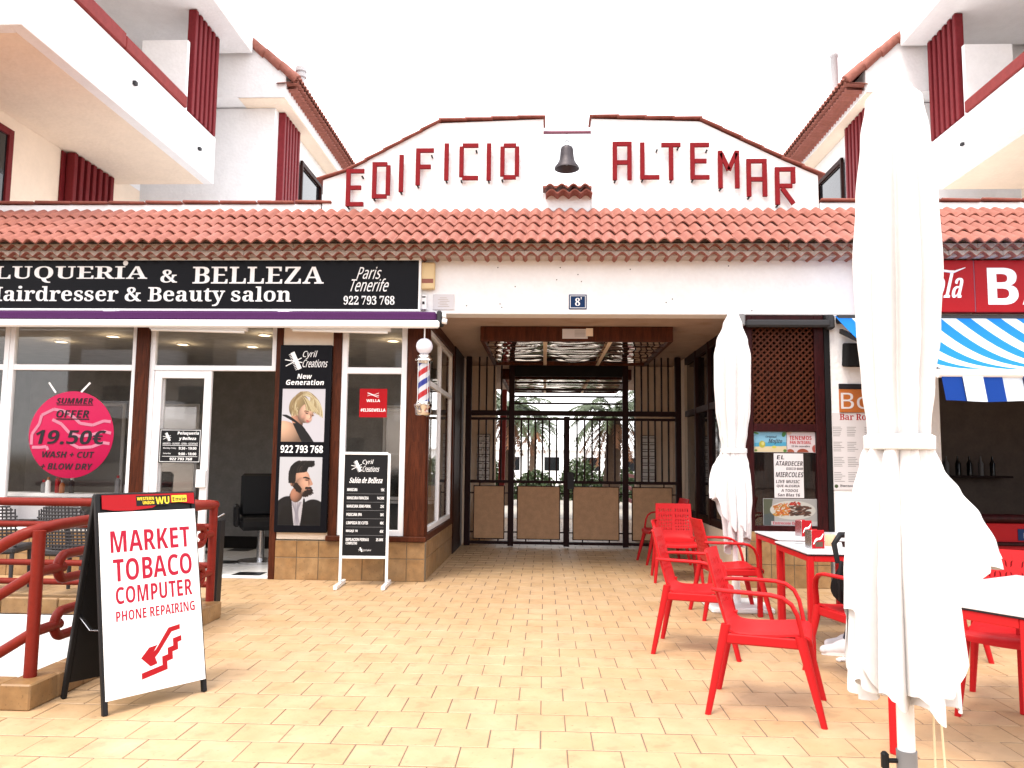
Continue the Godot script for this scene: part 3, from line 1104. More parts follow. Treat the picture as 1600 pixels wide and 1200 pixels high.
func build_salon() -> void:
	var s := thing("salon_shopfront", "hairdresser shopfront with brown timber posts, white window frames and tan tiled base", "shopfront")
	# timber posts and head
	for p in [[-4.70, -4.55, 0.0], [-3.065, -2.99, 0.0], [-2.41, -2.31, 0.43], [-1.56, -1.325, 0.43]]:
		box("timber_post", M.wood, s, p[0], p[1], p[2], 2.985, F - 0.14, F, 0.006)
	box("timber_head", M.wood, s, -9.0, -1.325, 2.90, 2.985, F - 0.16, F - 0.145, 0.003)
	box("timber_sill", M.wood, s, -2.42, -1.30, 0.435, 0.49, F + 0.001, F + 0.045, 0.006)
	box("wall_panel", M.cream, s, -2.99, -2.41, 0.44, 2.985, F - 0.13, F - 0.02, 0.003)
	# tiled base
	tile_wall_x(s, -2.99, -1.315, 0.0, 0.43, F)
	tile_wall_z(s, -1.315, F - 0.13, -11.36, 0.0, 0.43, 1.0)
	tile_wall_x(s, -9.0, -4.70, 0.0, 0.50, F)
	# windows: frame and panes
	for q in [[-7.85, -6.225], [-6.222, -4.70]]:
		var f := frame_x("window_frame", M.alu, s, q[0], q[1], 0.50, 2.90, F - 0.04, 0.06, 0.06, [2.36])
		box("pane", M.glass, f, q[0] + 0.06, q[1] - 0.06, 0.56, 2.32, F - 0.075, F - 0.069, 0.001)
		box("pane", M.glass, f, q[0] + 0.06, q[1] - 0.06, 2.40, 2.84, F - 0.075, F - 0.069, 0.001)
	var f2 := frame_x("window_frame", M.alu, s, -2.31, -1.56, 0.49, 2.90, F - 0.02, 0.065, 0.06, [2.34])
	box("pane", M.glass, f2, -2.245, -1.625, 0.555, 2.30, F - 0.055, F - 0.049, 0.001)
	box("pane", M.glass, f2, -2.245, -1.625, 2.38, 2.835, F - 0.055, F - 0.049, 0.001)
	# door: transom light, fixed leaf, the other leaf slid open
	var dt := frame_x("door_transom", M.alu, s, -4.55, -3.065, 2.33, 2.90, F - 0.04, 0.06, 0.06)
	box("pane", M.glass, dt, -4.49, -3.125, 2.39, 2.84, F - 0.075, F - 0.069, 0.001)
	box("door_jamb", M.alu, s, -4.55, -4.49, 0.0, 2.33, F - 0.10, F - 0.04, 0.003)
	box("door_track", M.alu, s, -4.55, -3.065, 0.002, 0.022, F - 0.12, F - 0.02, 0.003)
	var leaf := frame_x("door", M.alu, s, -4.488, -3.82, 0.024, 2.328, F - 0.05, 0.085, 0.045)
	box("pane", M.glass, leaf, -4.403, -3.905, 0.11, 2.243, F - 0.075, F - 0.069, 0.001)
	box("lock", M.whitegloss, leaf, -3.935, -3.825, 1.00, 1.20, F - 0.048, F - 0.01, 0.006)
	var leaf2 := frame_x("door", M.alu, s, -4.46, -3.84, 0.024, 2.328, F - 0.10, 0.07, 0.04)
	box("pane", M.glass, leaf2, -4.39, -3.91, 0.094, 2.258, F - 0.122, F - 0.116, 0.001)
	# side window in the passage
	var st := S()
	for q in [[-8.95, -8.85, .43, 2.985], [-11.38, -11.28, .43, 2.985], [-11.28, -8.95, 2.86, 2.985], [-11.28, -8.95, .43, .51]]:
		bx(st, -1.42, -1.312, q[2], q[3], q[0], q[1], 0.005)
	var sf := part("side_window_timber", st, M.wood, s)
	st = S()
	for q in [[-9.01, -8.952, .512, 2.858], [-11.278, -11.22, .512, 2.858], [-10.09, -10.03, .572, 2.80], [-11.22, -9.01, 2.80, 2.858], [-11.22, -9.01, .512, .572]]:
		bx(st, -1.385, -1.335, q[2], q[3], q[0], q[1], 0.004)
	bx(st, -1.384, -1.336, 2.20, 2.26, -10.03, -9.01, 0.003)
	bx(st, -1.384, -1.336, 2.20, 2.26, -11.22, -10.09, 0.003)
	part("side_window_frame", st, M.alu, s)
	for q in [[-10.03, -9.01], [-11.22, -10.09]]:
		box("pane", M.glass, s, -1.363, -1.357, 0.572, 2.20, q[0], q[1], 0.001)
		box("pane", M.glass, s, -1.363, -1.357, 2.26, 2.80, q[0], q[1], 0.001)
	# room behind
	var room := thing("salon_room", "dim hairdresser interior with black and white floor behind the glass", "room")
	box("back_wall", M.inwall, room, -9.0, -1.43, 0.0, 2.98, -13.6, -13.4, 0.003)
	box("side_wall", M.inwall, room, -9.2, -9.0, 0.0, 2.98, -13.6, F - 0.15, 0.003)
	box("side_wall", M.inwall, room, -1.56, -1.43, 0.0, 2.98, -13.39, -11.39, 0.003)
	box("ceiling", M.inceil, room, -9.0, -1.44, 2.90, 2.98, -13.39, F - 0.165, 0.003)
	var floor_node := box("floor", M.blackmatt, room, -9.0, -1.45, -0.02, 0.004, -13.39, F - 0.13, 0.002)
	for i in 9:
		for k in 8:
			var dark := (i * 2 + k * 3) % 5 == 0
			box("tile", M.blackgloss if dark else M.whitegloss, floor_node, -5.2 + 0.33 * i, -4.876 + 0.33 * i, 0.005, 0.012, F - 0.46 - 0.33 * k, F - 0.136 - 0.33 * k, 0.001)
	# ceiling spots: a glowing disc and a small light under each
	for q in [[-5.6, -9.9], [-5.0, -10.6], [-3.55, -9.75], [-4.1, -10.8], [-3.3, -11.4], [-2.0, -10.2], [-6.6, -10.4]]:
		var l := thing("ceiling_spot", "small round ceiling spot shining inside the salon", "ceiling lamp", Vector3(q[0], 2.895, q[1]), 0.0, "ceiling spots in the salon")
		st = S()
		lathe(st, [Vector2(0.001, -0.012), Vector2(0.065, -0.012)], Vector3.ZERO, 20)
		part("disc", st, M.lamp, l)
		st = S()
		lathe(st, [Vector2(0.067, -0.016), Vector2(0.082, -0.014), Vector2(0.085, 0.003)], Vector3.ZERO, 20)
		part("trim", st, M.white, l)
		var sp := OmniLight3D.new()
		sp.name = "glow"
		sp.position = Vector3(0, -0.06, 0)
		sp.light_color = Color(1.0, .88, .7)
		sp.light_energy = 0.03
		sp.light_size = 0.08
		sp.omni_range = 8.0
		sp.omni_attenuation = 2.0
		sp.shadow_enabled = true
		l.add_child(sp)
	# furniture in the room
	var d := thing("reception_desk", "white reception desk inside the salon doorway", "desk", Vector3(-3.35, 0.012, -11.0))
	box("front_panel", M.white, d, -0.45, 0.25, 0.0, 1.0, -0.04, 0.0, 0.006)
	box("desk_top", M.whitegloss, d, -0.48, 0.75, 1.002, 1.04, -0.55, 0.03, 0.006)
	box("side_panel", M.white, d, 0.66, 0.70, 0.0, 1.0, -0.5, -0.045, 0.006)
	var c0: Node3D = null
	for q in [[-3.62, -10.1, 0.4, "black padded salon chair just inside the open door"], [-3.05, -10.5, -0.5, "black padded salon chair beside the desk, farther inside the door"], [-5.4, -10.6, 0.2, "black padded salon chair behind the pink round sticker"]]:
		if c0 == null:
			c0 = thing("salon_chair", q[3], "chair", Vector3(q[0], 0.012, q[1]), q[2], "salon chairs")
			st = S()
			cb(st, Vector3(0, 0.50, 0), Vector3(0.55, 0.16, 0.55), 0.05)
			part("seat", st, M.black, c0)
			st = S()
			cb(st, Vector3(0, 0.84, -0.27), Vector3(0.52, 0.56, 0.12), 0.05, Basis(Vector3.RIGHT, -0.12))
			part("backrest", st, M.black, c0)
			for sx in [-1, 1]:
				st = S()
				cb(st, Vector3(0.31 * sx, 0.60, 0.0), Vector3(0.07, 0.26, 0.5), 0.03)
				part("armrest", st, M.black, c0)
			st = S()
			lathe(st, [Vector2(0.001, 0.0), Vector2(0.28, 0.0), Vector2(0.28, 0.03), Vector2(0.05, 0.06), Vector2(0.04, 0.42), Vector2(0.001, 0.42)], Vector3.ZERO, 20)
			part("pedestal", st, M.steel, c0)
		else:
			copy(c0, Vector3(q[0], 0.012, q[1]), q[2], q[3])
	for q in [[-6.4, -13.38, "tall mirror on the salon's back wall behind the big window"], [-7.7, -13.38, "tall mirror in the far corner of the salon's back wall"], [-2.3, -13.38, "tall mirror on the salon's back wall behind the narrow window"]]:
		var mr := thing("wall_mirror", q[2], "mirror", Vector3(q[0], 0, q[1]), 0.0, "mirrors in the salon")
		box("glass", M.chrome, mr, -0.4, 0.4, 0.7, 2.2, 0.0, 0.02, 0.003)
		frame_x("frame", M.alu, mr, -0.45, 0.45, 0.65, 2.25, 0.04, 0.05, 0.038)
		box("shelf", M.white, mr, -0.45, 0.45, 0.60, 0.64, 0.0, 0.25, 0.004)
	# display ledge in the big window, with bottles and a white card
	var sh := thing("window_ledge", "low white display ledge inside the big salon window", "shelf", Vector3(-5.5, 0.0, -9.25))
	box("board", M.white, sh, -1.6, 0.72, 0.86, 0.90, -0.18, 0.18, 0.004)
	box("front_card", M.paper, sh, -0.95, 0.10, 0.60, 0.855, 0.165, 0.175, 0.001)
	box("printed_panel", M.grey, sh, -0.32, 0.08, 0.62, 0.84, 0.1755, 0.178, 0.0005)
	box("upright", M.white, sh, -1.5, -1.46, 0.0, 0.86, -0.15, 0.16, 0.003)
	box("upright", M.white, sh, 0.64, 0.68, 0.0, 0.86, -0.15, 0.16, 0.003)
	var caps := [M.grey, M.white, M.signred, M.orange, M.greydark]
	for i in 9:
		var bt := thing("bottle", "small product bottle standing on the window ledge", "bottle", Vector3(-5.95 + 0.085 * i + (0.5 if i > 4 else 0.0), 0.901, -9.22 + 0.05 * (i % 2)), 0.0, "bottles on the window ledge")
		st = S()
		var hh := 0.10 + 0.03 * (i % 3)
		lathe(st, [Vector2(0.001, 0), Vector2(0.027, 0.0), Vector2(0.03, 0.006), Vector2(0.03, hh), Vector2(0.014, hh + 0.02), Vector2(0.014, hh + 0.025)], Vector3.ZERO, 14)
		part("body", st, caps[i % 5], bt)
		st = S()
		lathe(st, [Vector2(0.016, hh + 0.024), Vector2(0.016, hh + 0.055), Vector2(0.001, hh + 0.056)], Vector3.ZERO, 12)
		part("cap", st, caps[(i + 2) % 5], bt)
	# wicker chairs behind the far railing
	var w0: Node3D = null
	for q in [[-5.45, -7.75, 0.25, "dark wicker chair behind the straight railing, under the round sticker"], [-4.60, -7.70, -0.1, "dark wicker chair behind the straight railing, next to the brown door post"]]:
		if w0 == null:
			w0 = thing("wicker_chair", q[3], "chair", Vector3(q[0], 0.0, q[1]), q[2], "wicker chairs")
			st = S()
			cb(st, Vector3(0, 0.42, 0.0), Vector3(0.52, 0.07, 0.50), 0.02)
			part("seat", st, M.wicker, w0)
			st = S()
			var rowsn := 14
			for i in rowsn:
				var y := 0.46 + 0.032 * i
				var bow := 0.02 if i < 10 else 0.02 - 0.008 * (i - 9)
				var half := 0.26 if i < 10 else 0.26 - 0.022 * (i - 9)
				var pts := []
				for k in 9:
					var u := (k - 4) / 4.0
					pts.append(Vector3(u * half, y, 0.24 - 0.05 * u * u + 0.12 * (y - 0.46)))
				tube(st, pts, 0.010, 6)
			for k in 15:
				var u := (k - 7) / 7.0
				tube(st, [Vector3(u * 0.25, 0.44, 0.24 - 0.05 * u * u), Vector3(u * 0.25 * 0.95, 0.87 - 0.05 * u * u, 0.29 - 0.05 * u * u)], 0.007, 6)
			part("backrest", st, M.wicker, w0)
			for sx in [-1, 1]:
				st = S()
				tube(st, [Vector3(.26 * sx, .70, .24), Vector3(.29 * sx, .66, .05), Vector3(.29 * sx, .64, -.18), Vector3(.27 * sx, .56, -.24), Vector3(.26 * sx, .40, -.25)], 0.024, 8)
				part("armrest", st, M.wicker, w0)
				for sz in [-1, 1]:
					st = S()
					tube(st, [Vector3(.23 * sx, .40, .22 * sz), Vector3(.24 * sx, 0, .24 * sz)], [0.022, 0.018], 8)
					part("leg", st, M.wicker, w0)
		else:
			copy(w0, Vector3(q[0], 0.0, q[1]), q[2], q[3])

# ---------------------------------------------------------------- bar
func lath_clip(c: float, s: float, x0: float, x1: float, y0: float, y1: float) -> Array:
	# line y = s * x + c inside the rectangle
	var pts := []
	for q in [[x0, s * x0 + c], [x1, s * x1 + c]]:
		if q[1] >= y0 and q[1] <= y1:
			pts.append(Vector2(q[0], q[1]))
	for y in [y0, y1]:
		var x: float = (y - c) / s
		if x > x0 and x < x1:
			pts.append(Vector2(x, y))
	return pts

func build_bar() -> void:
	var b := thing("lattice_bay", "dark maroon timber bay with lattice and window posters beside the bar", "shopfront")
	tile_wall_x(b, 2.22, 3.10, 0.0, 0.60, F)
	for q in [[2.20, 2.305], [2.985, 3.09]]:
		box("timber_post", M.maroon, b, q[0], q[1], 0.602, 2.985, F - 0.12, F - 0.004, 0.006)
	box("timber_post", M.blackmatt, b, 3.092, 3.15, 0.602, 2.985, F - 0.10, F + 0.012, 0.006)
	box("timber_rail", M.maroon, b, 2.305, 2.985, 2.87, 2.985, F - 0.11, F - 0.008, 0.005)
	box("timber_rail", M.maroon, b, 2.305, 2.985, 1.69, 1.775, F - 0.11, F - 0.008, 0.005)
	box("timber_rail", M.maroon, b, 2.305, 2.985, 0.602, 0.66, F - 0.11, F - 0.008, 0.005)
	# diagonal lattice, every lath on its own
	var lat := Node3D.new()
	lat.name = "lattice"
	b.add_child(lat)
	for dirn in [1.0, -1.0]:
		var c := 1.775 - 3.2
		while c < 2.87 + 3.2:
			var pts := lath_clip(c, dirn, 2.305, 2.985, 1.775, 2.87)
			if pts.size() >= 2 and pts[0].distance_to(pts[1]) > 0.03:
				var st := S()
				var z := F - 0.045 if dirn > 0 else F - 0.055
				bar(st, Vector3(pts[0].x, pts[0].y, z), Vector3(pts[1].x, pts[1].y, z), 0.022, 0.0095, 0.002)
				part("lath", st, M.wood, lat)
			c += 0.072
	box("lattice_backing", M.wood, b, 2.305, 2.985, 1.70, 2.98, F - 0.60, F - 0.58, 0.002)
	box("pane", M.glass, b, 2.305, 2.985, 0.66, 1.69, F - 0.055, F - 0.049, 0.001)
	box("window_back", M.wood, b, 2.305, 2.985, 0.60, 1.70, F - 0.60, F - 0.58, 0.001)
	box("window_side", M.wood, b, 2.99, 3.05, 0.60, 2.98, F - 0.60, F - 0.125, 0.001)
	# dark side wall of the bar along the passage: glazed timber bays
	for i in 4:
		var z0 := F - 0.13 - 0.92 * i
		var st := S()
		bx(st, 2.215, 2.32, 0.502, 2.985, z0 - 0.10, z0, 0.005)
		bx(st, 2.225, 2.31, 2.05, 2.14, z0 - 0.92, z0 - 0.10, 0.004)
		bx(st, 2.225, 2.31, 0.502, 0.60, z0 - 0.92, z0 - 0.10, 0.004)
		bx(st, 2.225, 2.31, 2.88, 2.985, z0 - 0.92, z0 - 0.10, 0.004)
		var bay := part("side_bay", st, M.darkwood, b)
		box("pane", M.darkglass, bay, 2.262, 2.270, 0.60, 2.05, z0 - 0.92, z0 - 0.10, 0.001)
		box("pane", M.darkglass, bay, 2.262, 2.270, 2.14, 2.88, z0 - 0.92, z0 - 0.10, 0.001)
	# white pier and the open bar
	var pier := mi(numbered("wall_pier"), null, M.plaster, self)
	var sp := S()
	bx(sp, 3.152, 4.32, 0.0, 2.988, F - 0.25, F - 0.002, 0.004)
	pier.mesh = sp.commit()
	tag(pier, "white plaster pier with the bar menus, between lattice and open bar", "wall")
	var room := thing("bar_room", "black open bar interior behind the red counter", "room")
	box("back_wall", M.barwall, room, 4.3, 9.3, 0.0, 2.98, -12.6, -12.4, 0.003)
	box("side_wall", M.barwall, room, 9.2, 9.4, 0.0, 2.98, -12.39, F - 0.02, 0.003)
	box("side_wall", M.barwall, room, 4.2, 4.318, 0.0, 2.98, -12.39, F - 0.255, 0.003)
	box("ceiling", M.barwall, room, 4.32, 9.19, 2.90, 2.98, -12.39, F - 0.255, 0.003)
	box("floor", M.mortar, room, 4.32, 9.19, 0.0, 0.006, -12.39, F - 0.01, 0.002)
	var sh := thing("bottle_shelf", "dark shelf of bottles in the open bar", "shelf", Vector3(5.6, 1.15, -12.3))
	box("board", M.darkwood, sh, -1.2, 1.4, 0.0, 0.03, -0.1, 0.15, 0.003)
	for i in 14:
		var bt := thing("bar_bottle", "dark bottle standing on the bar shelf", "bottle", Vector3(4.55 + 0.17 * i, 1.181, -12.26), 0.0, "bottles on the bar shelf")
		var st := S()
		lathe(st, [Vector2(0.001, 0), Vector2(0.036, 0), Vector2(0.038, 0.18), Vector2(0.014, 0.23), Vector2(0.013, 0.29), Vector2(0.001, 0.292)], Vector3.ZERO, 12)
		part("body", st, M.darkglass if i % 3 else M.grey, bt)
	var ct := thing("bar_counter", "red bar counter with rounded maroon top under the striped awning", "counter", Vector3(0, 0, -8.62))
	box("front", M.signred, ct, 4.33, 9.0, 0.02, 0.735, -0.06, 0.0, 0.004)
	box("ledge", M.maroon, ct, 4.33, 9.0, 0.505, 0.545, 0.001, 0.05, 0.01)
	var st2 := S()
	tube(st2, [Vector3(4.33, 0.785, 0.0), Vector3(9.0, 0.785, 0.0)], 0.048, 14)
	part("top_roll", st2, M.maroon, ct)
	box("top", M.maroon, ct, 4.33, 9.0, 0.737, 0.80, -0.5, -0.05, 0.008)
	var pc := thing("picture_card", "small blue picture card on the red counter front", "card", Vector3(5.05, 0.61, -8.618))
	box("card", M.blueplate, pc, -0.07, 0.16, -0.05, 0.07, 0.0005, 0.006, 0.001)
	box("white_print", M.white, pc, -0.01, 0.06, -0.03, 0.03, 0.0062, 0.007, 0.0003)
	# red sign
	var sg := thing("bar_sign", "red bar sign reading Cola and BAR in white letters", "sign", Vector3(0, 0, F + 0.001))
	box("board", M.signred, sg, 3.50, 4.690, 3.005, 3.585, 0.0, 0.11, 0.006)
	box("board", M.signred, sg, 4.700, 7.6, 3.005, 3.585, 0.0, 0.11, 0.006)
	box("edge_strip", M.barpink, sg, 4.690, 4.700, 3.01, 3.58, 0.0, 0.105, 0.002)
	words("lettering", "Coca Cola", serif, M.white, sg, 3.56, 4.58, 3.16, 3.47, 0.1105, 0.25)
	words("lettering", "BAR", sansb, M.white, sg, 4.83, 6.02, 3.09, 3.50, 0.1105)
	var tr := S()
	tube(tr, [Vector3(4.20, 3.40, .113), Vector3(4.33, 3.47, .113), Vector3(4.47, 3.45, .113), Vector3(4.60, 3.50, .113)], [0.006, 0.016, 0.014, 0.004], 8)
	part("swash", tr, M.white, sg)
	# blue striped awning: sagging cloth, front tube, valance, arms
	var aw := thing("striped_awning", "blue and white striped bar awning with scalloped valance", "awning")
	var xa := 3.20
	var zf := -6.5
	for i in 32:
		var st := S()
		var x0 := xa + 0.16 * i
		var n := 14
		for k in n:
			var v := []
			var m := []
			for e in [[x0, k], [x0 + 0.16, k], [x0 + 0.16, k + 1], [x0, k + 1]]:
				v.append(awn(e[0], e[1] / float(n)))
				m.append(Vector3(0, 0.93, 0.36))
			_quad(st, v, m)
			var w := []
			for p in v:
				w.append(p - Vector3(0, 0.003, 0.001))
			_quad(st, w, [Vector3(0, -0.93, -0.36), Vector3(0, -0.93, -0.36), Vector3(0, -0.93, -0.36), Vector3(0, -0.93, -0.36)])
		part("stripe", st, M.skyblue if i % 2 == 0 else M.stripeshaded, aw)
		st = S()
		var vp := PackedVector2Array()
		vp.append(Vector2(x0, 2.06))
		vp.append(Vector2(x0 + 0.16, 2.06))
		for k in 7:
			var t := 1.0 - k / 6.0
			vp.append(Vector2(x0 + 0.16 * t + 0.03, 1.865 - 0.012 * sin((x0 + 0.16 * t - xa) / 0.64 * PI) * sin((x0 + 0.16 * t - xa) / 0.64 * PI)))
		plate(st, vp, zf + 0.03 + 0.012 * sin(i * 1.7), 0.003)
		part("valance", st, M.royal if i % 2 == 0 else M.stripeshaded, aw)
	var sb := S()
	tube(sb, [Vector3(xa - 0.02, 2.085, zf + 0.01), Vector3(xa + 5.2, 2.085, zf + 0.01)], 0.036, 14)
	part("front_tube", sb, M.whitegloss, aw)
	sb = S()
	tube(sb, [Vector3(xa + 0.02, 2.93, F + 0.06), Vector3(xa + 5.2, 2.93, F + 0.06)], 0.05, 12)
	part("roller", sb, M.greydark, aw)
	for x in [xa + 0.06, xa + 5.1]:
		sb = S()
		bar(sb, Vector3(x, 2.80, F + 0.05), Vector3(x, 2.42, -7.65), 0.05, 0.035)
		bar(sb, Vector3(x, 2.42, -7.65), Vector3(x, 2.075, zf + 0.03), 0.045, 0.03)
		part("folding_arm", sb, M.greydark, aw)
	sb = S()
	cb(sb, Vector3(xa - 0.06, 2.90, F + 0.05), Vector3(0.09, 0.16, 0.10), 0.02)
	part("bracket", sb, M.greydark, aw)
	# grey closed awning box over the lattice bay
	var gb := thing("roller_box", "dark grey awning roller with gears over the lattice bay", "awning box", Vector3(0, 0, F))
	box("roller", M.greydark, gb, 2.22, 3.14, 2.84, 2.92, 0.015, 0.11, 0.02)
	box("gear", M.grey, gb, 2.13, 2.21, 2.85, 2.985, 0.0, 0.10, 0.015)
	# speaker, menus on the pier
	var spk := thing("wall_speaker", "small black loudspeaker on the white pier under the awning", "loudspeaker", Vector3(3.36, 2.53, F), 0.0)
	sb = S()
	cb(sb, Vector3(0, 0, 0.09), Vector3(0.17, 0.26, 0.16), 0.015, Basis(Vector3.RIGHT, 0.15))
	part("cabinet", sb, M.blackmatt, spk)
	box("bracket", M.greydark, spk, -0.03, 0.03, -0.03, 0.05, 0.0, 0.03, 0.003)
	var ob := thing("ice_cream_board", "orange board with white letters Bo and black top edge on the white pier", "sign", Vector3(0, 0, F))
	box("board", M.orange, ob, 3.235, 3.80, 1.905, 2.16, 0.0, 0.02, 0.003)
	box("top_strip", M.ink, ob, 3.235, 3.80, 2.162, 2.22, 0.0, 0.021, 0.002)
	words("lettering", "Bo", sans, M.paper, ob, 3.25, 3.56, 1.945, 2.12, 0.0205)
	var mb := thing("bar_menu", "white bar menu sheet headed Bar Rosy on the white pier", "menu", Vector3(0, 0, F))
	box("sheet", M.paper, mb, 3.13, 3.86, 1.06, 1.90, 0.0, 0.006, 0.001)
	words("heading", "Bar Rosy", serif, M.signred, mb, 3.235, 3.62, 1.80, 1.89, 0.0062)
	var gt: Material = M.grey
	for col in 2:
		for k in 4:
			for l in 6:
				for h in 2:
					var x := 3.16 + 0.34 * col + 0.15 * h
					var y := 1.74 - 0.165 * k - 0.019 * l
					box("print_line", gt, mb, x, x + 0.07 + 0.05 * fposmod(sin(x * 91.0 + y * 57.0) * 43.0, 1.0), y, y + 0.006, 0.006, 0.0066, 0.0002)
	words("footer", "Buenos Mojos", serif, M.ink, mb, 3.22, 3.50, 1.085, 1.12, 0.0062)
	sb = S()
	lathe(sb, [Vector2(0.001, 0.0), Vector2(0.02, 0.0)], Vector3.ZERO, 14)
	var dot := part("green_dot", sb, M.leafgreen, mb)
	dot.transform = Transform3D(Basis(Vector3.RIGHT, PI / 2), Vector3(3.18, 1.10, 0.007))
	# posters in the bay window
	poster_mojito()
	poster_bread()
	var el := thing("event_notice", "white hand lettered notice EL ATARDECER in the bay window", "notice", Vector3(0, 0, F - 0.04))
	box("sheet", M.paper, el, 2.525, 2.845, 0.965, 1.450, 0.0, 0.003, 0.001)
	var lines := [["EL", 2.56, 2.64, 1.385, 1.43], ["ATARDECER", 2.545, 2.84, 1.315, 1.365], ["MIERCOLES", 2.545, 2.84, 1.19, 1.245], ["DISCO BAR", 2.66, 2.84, 1.27, 1.297], ["LIVE MUSIC", 2.545, 2.80, 1.125, 1.16], ["QUE ALEGRIA", 2.55, 2.80, 1.075, 1.108], ["A TODOS", 2.60, 2.78, 1.03, 1.06], ["San Blas 16", 2.56, 2.80, 0.98, 1.015]]
	for l in lines:
		words("lettering", l[0], sansb, M.ink, el, l[1], l[2], l[3], l[4], 0.0032, 0.15)
	poster_food()

func awn(x: float, t: float) -> Vector3:
	var a := Vector3(x, 2.97, F + 0.05)
	var e := Vector3(x, 2.115, -6.5)
	var p := a.lerp(e, t)
	p.y -= 0.16 * sin(t * PI)
	return p

func poster_mojito() -> void:
	var im := pic(160, 100, Color(.55, .80, .93))
	pgon(im, [[0, .55], [1, .50], [1, .80], [0, .80]], Color(.30, .70, .86))
	pgon(im, [[0, .74], [1, .70], [1, 1], [0, 1]], Color(.95, .88, .72))
	ell(im, .25, .62, .16, .18, Color(.78, .76, .25))
	ell(im, .27, .58, .08, .10, Color(.93, .90, .55))
	ell(im, .06, .06, .16, .05, Color(.25, .55, .20), 0.3)
	ell(im, .93, .10, .10, .16, Color(.22, .50, .18), 0.4)
	ell(im, .95, .93, .09, .08, Color(.35, .55, .20))
	ell(im, .05, .92, .08, .06, Color(.45, .60, .25))
	ell(im, .62, .75, .12, .07, Color(.90, .86, .35))
	var p := thing("drink_poster", "small beach coloured cocktail poster reading Mojito at the top of the bay window", "poster", Vector3(0, 0, F - 0.04))
	box("sheet", M.paper, p, 2.312, 2.668, 1.462, 1.688, 0.0, 0.002, 0.0005)
	print_quad("picture", print_mat(im), p, 2.314, 2.666, 1.464, 1.686, 0.0024)
	words("lettering", "Mojito", serif, M.ink, p, 2.47, 2.62, 1.55, 1.61, 0.0026, 0.3)
	words("lettering", "Original", serif, M.ink, p, 2.44, 2.56, 1.615, 1.645, 0.0026, 0.3)

func poster_bread() -> void:
	var im := pic(120, 100, Color(.95, .90, .92))
	ell(im, .10, 1.0, .18, .16, Color(.72, .36, .24))
	ell(im, .55, 1.02, .26, .20, Color(.66, .30, .20))
	ell(im, 1.0, .82, .14, .20, Color(.74, .32, .28))
	ell(im, .05, .05, .14, .10, Color(.90, .75, .68))
	var p := thing("bread_poster", "pale poster reading TENEMOS PAN INTEGRAL in red beside the cocktail poster", "poster", Vector3(0, 0, F - 0.04))
	box("sheet", M.paper, p, 2.674, 2.980, 1.462, 1.688, 0.0, 0.002, 0.0005)
	print_quad("picture", print_mat(im), p, 2.676, 2.978, 1.464, 1.686, 0.0024)
	words("lettering", "TENEMOS", sansb, M.signred, p, 2.70, 2.94, 1.60, 1.645, 0.0026)
	words("lettering", "PAN INTEGRAL", sansb, M.signred, p, 2.705, 2.935, 1.555, 1.59, 0.0026)
	words("lettering", "12 de cereales", serif, M.ink, p, 2.72, 2.92, 1.52, 1.542, 0.0026)

func poster_food() -> void:
	var im := pic(200, 120, Color(.72, .72, .72))
	pgon(im, [[0, 0], [.18, 0], [.10, 1], [0, 1]], Color(.35, .38, .30))
	pgon(im, [[0, .6], [.2, .5], [.2, 1], [0, 1]], Color(.30, .35, .36))
	ell(im, .55, .42, .72, .36, Color(.86, .86, .84))
	rng.seed = 61
	for i in 70:
		ell(im, rng.randf_range(.20, .50), rng.randf_range(.20, .62), .085, .022, Color(rng.randf_range(.66, .93), rng.randf_range(.32, .58), rng.randf_range(.05, .14)), rng.randf_range(-1.5, 1.5))
	for i in 60:
		var g := rng.randf_range(.12, .36)
		ell(im, rng.randf_range(.50, .86), rng.randf_range(.26, .62), .09, .03, Color(g * 1.25, g * .72, g * .5), rng.randf_range(-.5, .3))
	for i in 14:
		ell(im, rng.randf_range(.46, .74), rng.randf_range(.12, .22), .05, .03, Color(rng.randf_range(.6, .85), .14, .08), rng.randf_range(-1, 1))
	soften(im)
	pgon(im, [[.14, .84], [1, .84], [1, 1], [.14, 1]], Color(.82, .80, .82))
	var p := thing("food_poster", "poster of fries and grilled meat at the bottom of the bay window", "poster", Vector3(0, 0, F - 0.04))
	box("sheet", M.paper, p, 2.40, 2.980, 0.664, 0.955, 0.0, 0.002, 0.0005)
	print_quad("picture", print_mat(im), p, 2.402, 2.978, 0.666, 0.953, 0.0024)
	words("lettering", "Entrecote fries", serif, M.signink, p, 2.50, 2.80, 0.675, 0.708, 0.0026)

